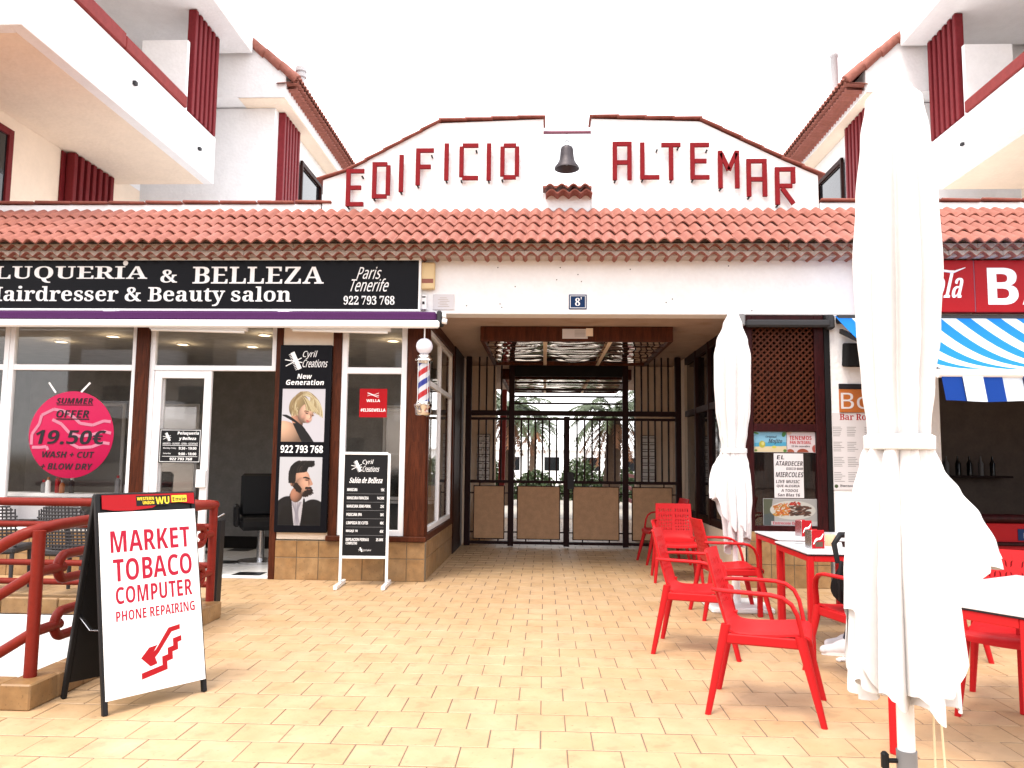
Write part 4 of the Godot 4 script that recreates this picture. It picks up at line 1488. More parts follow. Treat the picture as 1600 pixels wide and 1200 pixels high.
func lantern(z0: float, z1: float, label: String) -> void:
	var l := thing("ceiling_lantern", label, "ceiling panel", Vector3.ZERO, 0.0, "ceiling lanterns of the passage")
	box("frame_board", M.wood, l, -0.80, 1.56, 2.80, 2.985, z0 - 0.05, z0, 0.005)
	box("frame_board", M.wood, l, -0.80, 1.56, 2.80, 2.985, z1, z1 + 0.05, 0.005)
	box("frame_board", M.wood, l, -0.80, -0.75, 2.80, 2.985, z1 + 0.05, z0 - 0.05, 0.005)
	box("frame_board", M.wood, l, 1.51, 1.56, 2.80, 2.985, z1 + 0.05, z0 - 0.05, 0.005)
	for x in [0.0, 0.80]:
		box("long_batten", M.cream, l, x - 0.025, x + 0.025, 2.797, 2.806, z1 + 0.05, z0 - 0.05, 0.003)
	for k in 4:
		var z := lerpf(z0, z1, (k + 1) / 5.0)
		box("cross_batten", M.wood, l, -0.75, 1.51, 2.799, 2.808, z - 0.012, z + 0.012, 0.003)
	for k in 5:
		for i in 3:
			var xs := [-0.75, 0.0, 0.80, 1.51]
			var st := S()
			var za := lerpf(z0 - 0.05, z1 + 0.05, k / 5.0)
			var zb := lerpf(z0 - 0.05, z1 + 0.05, (k + 1) / 5.0)
			var nx := 14
			var nz := 8
			for a in nx:
				for c in nz:
					var v := []
					var m := []
					for e in [[a, c], [a + 1, c], [a + 1, c + 1], [a, c + 1]]:
						var u: float = e[0] / float(nx)
						var w: float = e[1] / float(nz)
						var ph := i * 2.1 + k * 1.3
						var y := 2.828 + 0.010 * sin(u * PI) * sin(w * PI) * -1.5 + 0.004 * sin(u * 7.0 + ph) * sin(w * PI)
						var gx := 0.004 * 7.0 * cos(u * 7.0 + ph) * sin(w * PI) / 0.78 - 0.015 * PI * cos(u * PI) * sin(w * PI) / 0.78
						var gz := (-0.015 * sin(u * PI) + 0.004 * sin(u * 7.0 + ph)) * PI * cos(w * PI) / (zb - za)
						v.append(Vector3(lerpf(xs[i], xs[i + 1], u), y, lerpf(za, zb, w)))
						m.append(Vector3(gx, -1, gz).normalized())
					_quad(st, v, m)
			part("sheet", st, M.acrylic, l)

# ---------------------------------------------------------------- gate and lantern
func build_gate() -> void:
	var zg := -12.4
	var g := thing("entrance_gate", "dark red iron gate with bars above tan panels closing the passage", "gate", Vector3(0, 0, zg))
	for x in [-1.20, -0.52, 0.345, 1.26, 2.08]:
		var st := S()
		var top := 2.97 if absf(x - 0.345) > 0.01 else 2.03
		bx(st, x - 0.045, x + 0.045, 0.02, top, -0.045, 0.045, 0.006)
		part("post", st, M.ironpaint, g)
	box("cross_beam", M.ironpaint, g, -1.155, 2.035, 2.04, 2.12, -0.04, 0.04, 0.006)
	box("head_beam", M.blackmatt, g, -0.475, 1.215, 2.66, 2.97, -0.05, 0.05, 0.006)
	for y in [2.22, 2.33, 2.44, 2.55]:
		box("cross_rail", M.ironpaint, g, -0.475, 1.215, y, y + 0.03, -0.015, 0.015, 0.003)
	# bays: [x0, x1, is a leaf]
	var bays := [[-1.155, -0.565], [-0.475, 0.30], [0.39, 1.215], [1.305, 2.035]]
	for i in 4:
		var a: float = bays[i][0]
		var e: float = bays[i][1]
		var st := S()
		for y in [0.045, 0.985]:
			bx(st, a, e, y, y + 0.045, -0.02, 0.02, 0.004)
		bx(st, a, e, 1.97, 2.01, -0.02, 0.02, 0.004)
		part("leaf_rail", st, M.ironpaint, g)
		# panel held off the frame by small pins, light passes round it
		var p := box("panel", M.panel, g, a + 0.055, e - 0.055, 0.125, 0.94, -0.010, 0.010, 0.003)
		st = S()
		for q in [[a + 0.05, a + 0.065, .12, .945], [e - 0.065, e - 0.05, .12, .945]]:
			bx(st, q[0], q[1], q[2], q[3], -0.014, 0.014, 0.002)
		bx(st, a + 0.065, e - 0.065, 0.932, 0.946, -0.0135, 0.0135, 0.002)
		bx(st, a + 0.065, e - 0.065, 0.119, 0.133, -0.0135, 0.0135, 0.002)
		for y in [0.22, 0.82]:
			bx(st, a, a + 0.05, y, y + 0.02, -0.008, 0.008, 0.002)
			bx(st, e - 0.05, e, y, y + 0.02, -0.008, 0.008, 0.002)
		for t in [0.25, 0.75]:
			var xm := lerpf(a, e, t)
			bx(st, xm - 0.01, xm + 0.01, 0.946, 0.985, -0.008, 0.008, 0.002)
			bx(st, xm - 0.01, xm + 0.01, 0.09, 0.119, -0.008, 0.008, 0.002)
		part("panel_frame", st, M.ironpaint, p)
		var nb := int(round((e - a) / 0.112))
		for k in range(1, nb):
			var x := lerpf(a, e, float(k) / nb)
			var y1 := 1.97
			st = S()
			bx(st, x - 0.013, x + 0.013, 1.03, y1, -0.013, 0.013, 0.003)
			part("bar", st, M.ironpaint, g)
			if i == 0 or i == 3:
				st = S()
				bx(st, x - 0.013, x + 0.013, 2.12, 2.97, -0.013, 0.013, 0.003)
				part("bar", st, M.ironpaint, g)
	box("lock", M.greydark, g, 0.36, 0.46, 0.90, 1.16, 0.021, 0.06, 0.006)
	lantern(-9.60, -12.1, "brown timber frame with wavy glossy sheets under the ceiling in front of the gate")
	lantern(-14.2, -17.2, "brown timber frame with wavy glossy sheets under the ceiling behind the gate")
	var z0 := -9.60
	var nt := thing("paper_notice", "small pale notice stuck on the timber lantern frame", "notice", Vector3(0, 0, z0))
	box("sheet", M.paper, nt, 0.21, 0.52, 2.835, 2.955, 0.001, 0.004, 0.001)
	box("tape", M.cream, nt, 0.50, 0.585, 2.865, 2.965, 0.0042, 0.006, 0.001)
	for k in 5:
		box("print_line", M.grey, nt, 0.36, 0.49, 2.865 + 0.016 * k, 2.870 + 0.016 * k, 0.0041, 0.0046, 0.0002)

# ---------------------------------------------------------------- the building's name, bell, number
func stroke(st: SurfaceTool, a: Vector2, e: Vector2, w: float, d: float) -> void:
	bar(st, Vector3(a.x, a.y, -d / 2), Vector3(e.x, e.y, -d / 2), w, d, 0.003)

func build_name_sign() -> void:
	var sg := thing("building_name_sign", "dark red raised letters reading EDIFICIO ALTEMAR on the white gable parapet", "sign", Vector3(0, 0, -9.57))
	var L := [["E", -2.526, -2.297, 4.503, 4.988], ["D", -2.195, -1.965, 4.604, 5.076], ["I", -1.851, -1.804, 4.688, 5.170], ["F", -1.645, -1.418, 4.772, 5.253], ["I", -1.285, -1.228, 4.834, 5.316], ["C", -1.095, -0.854, 4.837, 5.314], ["I", -0.748, -0.696, 4.832, 5.313], ["O", -0.579, -0.340, 4.844, 5.311], ["A", 0.827, 1.065, 4.829, 5.323], ["L", 1.168, 1.407, 4.836, 5.312], ["T", 1.432, 1.671, 4.826, 5.306], ["E", 1.788, 2.024, 4.833, 5.304], ["M", 2.129, 2.391, 4.719, 5.200], ["A", 2.477, 2.727, 4.613, 5.093], ["R", 2.823, 3.073, 4.508, 4.986]]
	var w := 0.056
	for q in L:
		var st := S()
		var x0: float = q[1]
		var x1: float = q[2]
		var y0: float = q[3]
		var y1: float = q[4]
		var xl := x0 + w / 2
		var xr := x1 - w / 2
		var yb := y0 + w / 2
		var yt := y1 - w / 2
		var ym := (y0 + y1) / 2
		var ch: String = q[0]
		var pegs := [Vector2(xl, y0 + .03), Vector2(xr, y1 - .06)]
		if ch in "EFLDCOAR":
			stroke(st, Vector2(xl, y0 + (0.04 if ch in "CO" else 0.0)), Vector2(xl, y1 - (0.04 if ch in "CO" else 0.0)), w, 0.030)
		if ch in "EFCODAR":
			stroke(st, Vector2(x0 + (w if not ch in "CO" else 0.04), yt), Vector2(x1 - (0.04 if ch in "OD" else 0.0), yt), w, 0.028)
		if ch in "ELCOD":
			stroke(st, Vector2(x0 + (w if not ch in "CO" else 0.04), yb), Vector2(x1 - (0.04 if ch in "OD" else 0.0), yb), w, 0.028)
		if ch in "EF":
			stroke(st, Vector2(x0 + w, ym), Vector2(x1 - 0.035, ym), w, 0.028)
		if ch in "OD":
			stroke(st, Vector2(xr, y0 + 0.04), Vector2(xr, y1 - 0.04), w, 0.030)
		if ch == "A":
			stroke(st, Vector2(xr, y0), Vector2(xr, y1 - w), w, 0.030)
			stroke(st, Vector2(x0 + w, ym - 0.02), Vector2(x1 - w, ym - 0.02), w, 0.028)
		if ch == "R":
			stroke(st, Vector2(xr, ym + 0.03), Vector2(xr, y1 - w), w, 0.030)
			stroke(st, Vector2(x0 + w, ym), Vector2(x1 - 0.04, ym), w, 0.028)
			stroke(st, Vector2(x0 + w + 0.03, ym - 0.03), Vector2(xr, y0 + 0.01), w, 0.026)
		if ch == "I":
			stroke(st, Vector2((x0 + x1) / 2, y0), Vector2((x0 + x1) / 2, y1), w, 0.030)
			pegs = [Vector2((x0 + x1) / 2, y0 + .03), Vector2((x0 + x1) / 2, y1 - .06)]
		if ch == "T":
			stroke(st, Vector2((x0 + x1) / 2, y0), Vector2((x0 + x1) / 2, y1 - w), w, 0.030)
			stroke(st, Vector2(x0, yt), Vector2(x1, yt), w, 0.028)
			pegs = [Vector2((x0 + x1) / 2, y0 + .03), Vector2(x1 - .03, yt)]
		if ch == "M":
			stroke(st, Vector2(xl, y0), Vector2(xl, y1), w, 0.030)
			stroke(st, Vector2(xr, y0), Vector2(xr, y1), w, 0.030)
			stroke(st, Vector2(xl + 0.01, y1 - 0.03), Vector2((x0 + x1) / 2, ym - 0.01), w, 0.026)
			stroke(st, Vector2(xr - 0.01, y1 - 0.03), Vector2((x0 + x1) / 2, ym - 0.01), w, 0.024)
		var o := part("letter", st, M.letter, sg)
		for p in pegs:
			var b := S()
			tube(b, [Vector3(p.x, p.y - 0.035, -0.015), Vector3(p.x, p.y - 0.035, -0.081)], 0.012, 8)
			part("peg", b, M.black, o)
	# bell on its bar
	var st := S()
	tube(st, [Vector3(-0.05, 5.535, -9.78), Vector3(0.58, 5.535, -9.78)], 0.022, 10)
	var br := mi(numbered("bell_bar"), st.commit(), M.barpink, self)
	tag(br, "purple metal bar spanning the gap of the gable parapet", "bar")
	var bl := thing("bell", "dark bronze bell hanging in the gap of the gable parapet", "bell", Vector3(0.262, 5.05, -9.78))
	st = S()
	lathe(st, [Vector2(0.001, 0.30), Vector2(0.05, 0.30), Vector2(0.075, 0.285), Vector2(0.085, 0.25), Vector2(0.09, 0.17), Vector2(0.102, 0.11), Vector2(0.125, 0.065), Vector2(0.158, 0.02), Vector2(0.160, 0.0), Vector2(0.150, 0.0), Vector2(0.118, 0.06), Vector2(0.09, 0.11), Vector2(0.078, 0.2), Vector2(0.001, 0.27)], Vector3.ZERO, 32)
	part("body", st, M.bronze, bl)
	st = S()
	var pts := []
	for i in 13:
		pts.append(Vector3(cos(TAU * i / 12.0) * 0.028, 0.335 + sin(TAU * i / 12.0) * 0.04, 0))
	tube(st, pts, 0.007, 6)
	tube(st, [Vector3(0, 0.37, 0), Vector3(0, 0.466, 0)], 0.007, 6)
	part("hanger", st, M.bronze, bl)
	st = S()
	tube(st, [Vector3(0, 0.25, 0), Vector3(0.0, 0.05, 0)], [0.006, 0.012], 6)
	part("clapper", st, M.bronze, bl)
	# number plate and plaque on the fascia, alarm box, socket box
	var n8 := thing("number_plate", "blue house number plate 8 with white border on the white fascia", "sign", Vector3(0, 0, F))
	box("plate", M.blueplate, n8, 0.265, 0.465, 3.045, 3.215, 0.001, 0.010, 0.003)
	st = S()
	bx(st, 0.277, 0.453, 3.196, 3.202, 0.0101, 0.0112, 0.0002)
	bx(st, 0.277, 0.453, 3.058, 3.064, 0.0101, 0.0112, 0.0002)
	bx(st, 0.277, 0.283, 3.064, 3.196, 0.0101, 0.0112, 0.0002)
	bx(st, 0.447, 0.453, 3.064, 3.196, 0.0101, 0.0112, 0.0002)
	part("border", st, M.white, n8)
	words("lettering", "8", serif, M.white, n8, 0.335, 0.39, 3.085, 3.175, 0.0102)
	words("lettering", "'", serif, M.white, n8, 0.398, 0.408, 3.155, 3.185, 0.0102)
	var pq := thing("wall_plaque", "pale engraved plaque on the fascia beside the hairdresser sign", "plaque", Vector3(0, 0, F))
	box("plate", M.paper, pq, -1.275, -1.035, 3.035, 3.215, 0.001, 0.012, 0.003)
	for k in 6:
		box("print_line", M.corbel, pq, -1.22 + 0.02 * (k % 2), -1.09 - 0.015 * (k % 3), 3.07 + 0.02 * k, 3.076 + 0.02 * k, 0.0121, 0.0128, 0.0002)
	var al := thing("alarm_box", "cream alarm box with brown label at the end of the black sign", "alarm box", Vector3(0, 0, F))
	box("case", mat(lin(.62, .47, .25), 0.5), al, -1.415, -1.255, 3.262, 3.572, 0.001, 0.07, 0.012)
	box("label", mat(lin(.24, .07, .04), 0.5), al, -1.40, -1.27, 3.33, 3.38, 0.0701, 0.072, 0.0005)
	var jb := thing("switch_box", "small white switch box under the alarm box", "switch box", Vector3(0, 0, F))
	box("case", M.alu, jb, -1.405, -1.345, 3.03, 3.20, 0.001, 0.06, 0.006)
	box("knob", M.greydark, jb, -1.39, -1.365, 3.09, 3.12, 0.0605, 0.07, 0.003)
	box("slot", M.black, jb, -1.395, -1.355, 3.165, 3.18, 0.0602, 0.062, 0.0005)

# ---------------------------------------------------------------- signs of the salon
func comb_logo(parent: Node, x: float, y: float, k: float, z: float) -> void:
	var st := S()
	var B := Basis(Vector3.BACK, 0.45)
	cb(st, Vector3(x, y, z + 0.001), Vector3(0.045 * k, 0.20 * k, 0.002), 0.0003, B)
	for i in 11:
		cb(st, Vector3(x, y, z + 0.001) + B * Vector3(-0.034 * k, (-0.09 + 0.018 * i) * k, 0), Vector3(0.024 * k, 0.006 * k, 0.0016), 0.0002, B)
	bar(st, Vector3(x - 0.12 * k, y + 0.01 * k, z + 0.003), Vector3(x + 0.07 * k, y - 0.02 * k, z + 0.003), 0.010 * k, 0.0012, 0.0002)
	bar(st, Vector3(x - 0.11 * k, y - 0.06 * k, z + 0.0045), Vector3(x + 0.06 * k, y + 0.03 * k, z + 0.0045), 0.010 * k, 0.0012, 0.0002)
	part("comb_and_scissors", st, M.white, parent)

func build_salon_signs() -> void:
	# long black sign
	var s := thing("hairdresser_sign", "long black hairdresser sign with white serif lettering and white frame", "sign", Vector3(0, 0, F + 0.001))
	box("board", M.blackgloss, s, -8.2, -1.43, 3.02, 3.585, 0.0, 0.10, 0.004)
	var st := S()
	bx(st, -8.2, -1.405, 3.585, 3.612, 0.0, 0.115, 0.003)
	bx(st, -8.2, -1.405, 2.995, 3.020, 0.0, 0.115, 0.003)
	bx(st, -1.43, -1.4055, 3.0205, 3.5845, 0.0, 0.114, 0.003)
	part("frame", st, M.white, s)
	# photo x 0..510 -> sign coordinates at this plane
	words("lettering", "PELUQUERIA", serif, M.white, s, -6.80, -4.56, 3.322, 3.515, 0.1005)
	st = S()
	lathe(st, [Vector2(0.001, 0), Vector2(0.03, 0)], Vector3.ZERO, 18)
	var dot := part("accent_dot", st, M.white, s)
	dot.transform = Transform3D(Basis(Vector3.RIGHT, PI / 2), Vector3(-4.822, 3.552, 0.102))
	words("lettering", "&", serif, M.white, s, -4.405, -4.21, 3.325, 3.475, 0.1005)
	words("lettering", "BELLEZA", serif, M.white, s, -4.03, -2.515, 3.315, 3.51, 0.1005)
	words("lettering", "Hairdresser & Beauty salon", serif, M.white, s, -6.45, -2.885, 3.055, 3.285, 0.1005)
	words("lettering", "Paris", sans, M.white, s, -2.12, -1.86, 3.37, 3.51, 0.1005, 0.3)
	words("lettering", "Tenerife", sans, M.white, s, -2.21, -1.77, 3.225, 3.375, 0.1005, 0.3)
	words("lettering", "922 793 768", serif, M.white, s, -2.28, -1.70, 3.075, 3.175, 0.1005)
	# retracted purple awning
	var a := thing("retracted_awning", "rolled up purple awning with white front bar under the hairdresser sign", "awning", Vector3(0, 0, F))
	box("cloth_roll", M.purple, a, -8.2, -1.20, 2.86, 2.965, 0.02, 0.27, 0.02)
	st = S()
	cb(st, Vector3(-4.69, 2.818, 0.295), Vector3(7.06, 0.085, 0.06), 0.02)
	part("front_bar", st, M.whitegloss, a)
	box("end_bracket", M.greydark, a, -1.197, -1.145, 2.83, 2.98, 0.03, 0.26, 0.012)
	st = S()
	tube(st, [Vector3(-1.14, 2.93, 0.20), Vector3(-1.10, 2.93, 0.20)], 0.035, 12)
	tube(st, [Vector3(-1.13, 2.86, 0.28), Vector3(-1.08, 2.85, 0.28)], 0.03, 12)
	part("gear_wheel", st, M.whitegloss, a)
	st = S()
	for x in [-5.0, -3.0]:
		bx(st, x, x + 0.14, 2.962, 2.995, 0.06, 0.20, 0.006)
	part("wall_bracket", st, M.whitegloss, a)
	# white tube lamps under the awning (unlit)
	for q in [[-4.46, -3.34, "white tube lamp under the awning above the salon door"], [-2.85, -1.72, "white tube lamp under the awning above the wooden corner post"]]:
		var t := thing("tube_lamp", q[2], "lamp", Vector3(0, 0, F + 0.17), 0.0, "tube lamps under the awning")
		st = S()
		bar(st, Vector3(q[0], 2.80, 0), Vector3(q[1], 2.775, 0), 0.05, 0.06, 0.01)
		part("housing", st, M.whitegloss, t)
		st = S()
		tube(st, [Vector3(q[0] + 0.03, 2.765, 0.02), Vector3(q[1] - 0.03, 2.74, 0.02)], 0.014, 10)
		part("tube", st, M.white, t)
		st = S()
		for x in [lerpf(q[0], q[1], 0.15), lerpf(q[0], q[1], 0.85)]:
			bx(st, x - 0.01, x + 0.01, 2.81, 2.885, -0.01, 0.01, 0.002)
		part("hanger", st, M.greydark, t)
	# portrait board
	var p := thing("portrait_board", "tall black poster board with a woman's and a man's portrait and phone number", "poster", Vector3(0, 0, F + 0.001))
	box("board", M.blackgloss, p, -3.0, -2.408, 0.52, 2.62, 0.0, 0.045, 0.006)
	comb_logo(p, -2.815, 2.44, 1.05, 0.0455)
	words("lettering", "Cyril", sans, M.white, p, -2.74, -2.585, 2.46, 2.555, 0.0455, 0.25)
	words("lettering", "Creations", sans, M.white, p, -2.735, -2.455, 2.365, 2.455, 0.0455, 0.25)
	words("lettering", "New", sansb, M.white, p, -2.79, -2.63, 2.235, 2.29, 0.0455, 0.15)
	words("lettering", "Generation", sansb, M.white, p, -2.92, -2.49, 2.165, 2.225, 0.0455, 0.15)
	words("lettering", "922 793 768", sansb, M.white, p, -2.955, -2.475, 1.40, 1.485, 0.0455)
	print_quad("woman_portrait", print_mat(woman(), 0.3), p, -2.955, -2.468, 1.525, 2.12, 0.0462)
	print_quad("man_portrait", print_mat(man(), 0.3), p, -2.958, -2.478, 0.60, 1.355, 0.0462)
	# red square sticker in the narrow window
	var w := thing("red_sticker", "red square sticker reading WELLA in the narrow salon window", "sticker", Vector3(0, 0, F - 0.047))
	box("sheet", M.signred, w, -2.10, -1.785, 1.81, 2.135, 0.0, 0.003, 0.0005)
	words("lettering", "WELLA", sansb, M.white, w, -2.02, -1.865, 1.985, 2.015, 0.0032)
	words("lettering", "#ELIGEWELLA", sansb, M.white, w, -2.085, -1.80, 1.875, 1.91, 0.0032)
	st = S()
	for k in 3:
		var pts := []
		for i in 8:
			var t := i / 7.0
			pts.append(Vector3(-2.01 + 0.13 * t, 2.052 + 0.014 * k + 0.012 * sin(t * 5.0 + k), 0.0035))
		tube(st, pts, 0.0028, 5)
	part("wave_mark", st, M.white, w)
	# round pink offer
	var r := thing("offer_sticker", "round pink summer offer sticker with price 19.50 in the big salon window", "sticker", Vector3(-5.44, 1.585, F - 0.066))
	st = S()
	lathe(st, [Vector2(0.001, 0.0), Vector2(0.497, 0.0), Vector2(0.50, -0.002), Vector2(0.50, -0.004)], Vector3.ZERO, 64)
	var disc := part("disc", st, M.pink, r)
	disc.rotation.x = PI / 2
	st = S()
	for q in [[[-.46, -.12], [-.46, .0], [-.38, .12], [-.36, .22], [-.22, .29], [-.1, .27], [.02, .2], [.1, .13], [.25, .11], [.38, .16], [.46, .15]], [[-.23, .17], [-.12, .12], [-.02, .02], [.1, -.02], [.25, .0], [.38, .04], [.47, .02]], [[-.45, -.15], [-.35, -.15], [-.28, -.14], [-.26, -.18]], [[0, -.1], [.1, -.15], [.25, -.14], [.38, -.09], [.46, -.10]]]:
		var pts := []
		for e in q:
			pts.append(Vector3(e[0], e[1], 0.0025))
		for i in pts.size() - 1:
			bar(st, pts[i], pts[i + 1], 0.034, 0.0012 + 0.0001 * (i % 3), 0.0003)
	part("hair_line", st, M.pinklight, r)
	words("lettering", "SUMMER", sansb, M.ink, r, -.19, .24, .355, .42, 0.004, 0.2)
	words("lettering", "OFFER", sansb, M.ink, r, -.185, .205, .195, .28, 0.004, 0.2)
	words("lettering", "19.50€", sansb, M.ink, r, -.42, .40, -.115, .05, 0.004, 0.2)
	words("lettering", "WASH + CUT", sansb, M.ink, r, -.33, .28, -.265, -.195, 0.004, 0.2)
	words("lettering", "+ BLOW DRY", sansb, M.ink, r, -.33, .27, -.40, -.33, 0.004, 0.2)
	st = S()
	bx(st, -.19, .24, .338, .346, 0.0035, 0.0046, 0.0003)
	bx(st, -.185, .205, .172, .184, 0.0035, 0.0046, 0.0003)
	part("underline", st, M.ink, r)
	st = S()
	bar(st, Vector3(-.21, .48, 0.001), Vector3(-.30, .60, 0.001), 0.022, 0.002, 0.0005)
	part("scissor_tip", st, M.white, r)
	st = S()
	bar(st, Vector3(.09, .49, 0.001), Vector3(.19, .60, 0.001), 0.022, 0.002, 0.0005)
	part("scissor_tip", st, M.white, r)
	# opening hours on the door leaf
	var oh := thing("opening_hours", "black opening hours sticker with white lettering on the salon door", "sticker", Vector3(0, 0, F - 0.067))
	box("sheet", M.black, oh, -4.40, -3.915, 1.275, 1.66, 0.0, 0.002, 0.0005)
	st = S()
	for q in [[-4.39, -3.925, 1.645, 1.65], [-4.39, -3.925, 1.285, 1.29], [-4.36, -3.95, 1.47, 1.474], [-4.36, -3.95, 1.345, 1.349]]:
		bx(st, q[0], q[1], q[2], q[3], 0.002, 0.003, 0.0002)
	for x in [-4.39, -3.93]:
		bx(st, x, x + 0.005, 1.29, 1.645, 0.002, 0.0029, 0.0002)
	part("border", st, M.white, oh)
	comb_logo(oh, -4.30, 1.57, 0.5, 0.002)
	words("lettering", "Peluqueria", sansb, M.white, oh, -4.19, -3.945, 1.585, 1.632, 0.0022, 0.15)
	words("lettering", "y Belleza", sansb, M.white, oh, -4.17, -3.975, 1.525, 1.57, 0.0022, 0.15)
	words("lettering", "ABIERTO - OUVERT - OPEN - GEOFFNET", sans, M.white, oh, -4.36, -3.95, 1.482, 1.503, 0.0022)
	words("lettering", "9:30 - 19:00", sansb, M.white, oh, -4.17, -3.965, 1.425, 1.455, 0.0022)
	words("lettering", "9:00 - 18:00", sansb, M.white, oh, -4.17, -3.965, 1.362, 1.392, 0.0022)
	words("lettering", "Monday Friday", sans, M.white, oh, -4.35, -4.20, 1.43, 1.45, 0.0022)
	words("lettering", "Saturday", sans, M.white, oh, -4.35, -4.26, 1.37, 1.39, 0.0022)
	words("lettering", "922 793 768", sansb, M.white, oh, -4.27, -4.01, 1.303, 1.333, 0.0022, 0.15)

func soften(im: Image) -> Image:
	var w := im.get_width()
	var h := im.get_height()
	im.resize(w * 3 / 5, h * 3 / 5, Image.INTERPOLATE_LANCZOS)
	im.resize(w, h, Image.INTERPOLATE_CUBIC)
	return im

# rounded form with the studio light of the printed photograph
func ball(im: Image, cx: float, cy: float, rx: float, ry: float, c: Color, ang := 0.0, lx := -0.4, ly := -0.5, soft := 0.12) -> void:
	var w := im.get_width()
	var h := im.get_height()
	var R := maxf(rx, ry) * 1.05
	for y in range(maxi(0, int((cy - R) * h)), mini(h, int((cy + R) * h) + 2)):
		for x in range(maxi(0, int((cx - R * h / w) * w)), mini(w, int((cx + R * h / w) * w) + 2)):
			var dx := (x + 0.5 - cx * w) / h
			var dy := (y + 0.5) / h - cy
			var u := (dx * cos(ang) + dy * sin(ang)) / rx
			var v := (-dx * sin(ang) + dy * cos(ang)) / ry
			var d := u * u + v * v
			if d < 1.0:
				var n := Vector3(u * cos(ang) - v * sin(ang), u * sin(ang) + v * cos(ang), sqrt(1.0 - d))
				var l := 0.50 + 0.55 * maxf(0.0, n.dot(Vector3(lx, ly, 0.75).normalized()))
				var k := smoothstep(0.0, soft, 1.0 - d) * c.a
				im.set_pixel(x, y, im.get_pixel(x, y).lerp(Color(minf(c.r * l, 1), minf(c.g * l, 1), minf(c.b * l, 1)), k))

# one strand along a bent line
func strand(im: Image, a: Vector2, m: Vector2, e: Vector2, r: float, c: Color) -> void:
	var w := im.get_width()
	var h := im.get_height()
	for i in 46:
		var t := i / 45.0
		var p := a.lerp(m, t).lerp(m.lerp(e, t), t)
		var rr := r * (0.35 + 0.65 * sin(PI * (0.12 + 0.80 * t)))
		var px := p.x * w
		var py := p.y * h
		for y in range(int(py - rr), int(py + rr) + 1):
			for x in range(int(px - rr), int(px + rr) + 1):
				if x >= 0 and y >= 0 and x < w and y < h and Vector2(x + .5 - px, y + .5 - py).length() <= rr + .5:
					im.set_pixel(x, y, im.get_pixel(x, y).lerp(Color(c.r, c.g, c.b), c.a))

func woman() -> Image:
	var im := pic(180, 220, Color(.90, .89, .92))
	rng.seed = 19
	# back of the hair, shoulder, neck
	ball(im, .40, .34, .20, .24, Color(.70, .60, .42), 0.2)
	ball(im, .12, .88, .34, .26, Color(1.0, .80, .66), 0.5, -.5, -.7)
	ball(im, .36, .60, .10, .16, Color(.86, .62, .50), -0.5, -.7, 0)
	# dark halter top and tie
	for i in 60:
		var o := rng.randf_range(-.035, .035)
		strand(im, Vector2(.06 + o, .50), Vector2(.24 + o, .56), Vector2(.52 + o, .74 + o), 3.0, Color(.05, .045, .055, .8))
	for i in 80:
		var o := rng.randf_range(-.10, .10)
		strand(im, Vector2(.34 + o * .6, .66), Vector2(.48 + o, .80), Vector2(.62 + o * 1.3, 1.0), 3.0, Color(.06, .05, .06, .85))
	# face, tilted down to the right
	ball(im, .56, .46, .145, .20, Color(1.0, .80, .68), 0.42, .1, -.5)
	ball(im, .60, .56, .10, .10, Color(1.0, .79, .67), 0.42, .2, -.3, .5)
	ball(im, .50, .53, .06, .06, Color(1.0, .70, .60, .5), 0.0, -.2, -.4, .9)
	# sockets, eyes, brows
	ball(im, .575, .455, .055, .026, Color(.80, .55, .45, .7), 0.4, 0, 0, .9)
	ball(im, .725, .495, .035, .024, Color(.80, .55, .45, .7), 0.4, 0, 0, .9)
	ell(im, .58, .462, .034, .011, Color(.16, .11, .10, .95), 0.42)
	ell(im, .722, .503, .024, .010, Color(.16, .11, .10, .95), 0.5)
	strand(im, Vector2(.52, .420), Vector2(.58, .415), Vector2(.63, .438), 1.5, Color(.42, .30, .20, .6))
	# nose, lips, chin shade
	strand(im, Vector2(.66, .47), Vector2(.69, .53), Vector2(.665, .555), 1.6, Color(.70, .47, .38, .5))
	ell(im, .655, .562, .016, .008, Color(.55, .32, .27, .6))
	ell(im, .610, .603, .042, .010, Color(.70, .28, .30, .95), 0.38)
	ell(im, .602, .618, .036, .011, Color(.84, .40, .42, .95), 0.38)
	# hair falling from the crown to both sides and over the brow
	for i in 420:
		var t := rng.randf()
		var pk := rng.randf()
		var c := Color(.92, .87, .72, .75)
		if pk < .30:
			c = Color(.60, .49, .32, .7)
		elif pk < .55:
			c = Color(.78, .69, .50, .75)
		var st := Vector2(.50 + rng.randf_range(-.08, .08), .07 + rng.randf_range(-.02, .05))
		if t < .45:
			var q := rng.randf()
			strand(im, st, Vector2(.26 - .06 * q, .10 + .12 * q), Vector2(.22 + .16 * q, .34 + .18 * rng.randf()), 1.7, c)
		else:
			var q := rng.randf()
			strand(im, st, Vector2(.76 + .18 * q, .06 + .10 * q), Vector2(.60 + .36 * q, .37 + .16 * q + rng.randf_range(-.03, .02)), 1.7, c)
	for i in 90:
		var q := rng.randf()
		strand(im, Vector2(.44 + .1 * q, .12 + .05 * q), Vector2(.56 + .1 * q, .24), Vector2(.56 + .30 * q, .40 + .04 * q), 1.6, Color(.88, .81, .63, .8) if rng.randf() < .6 else Color(.62, .52, .35, .7))
	return soften(im)

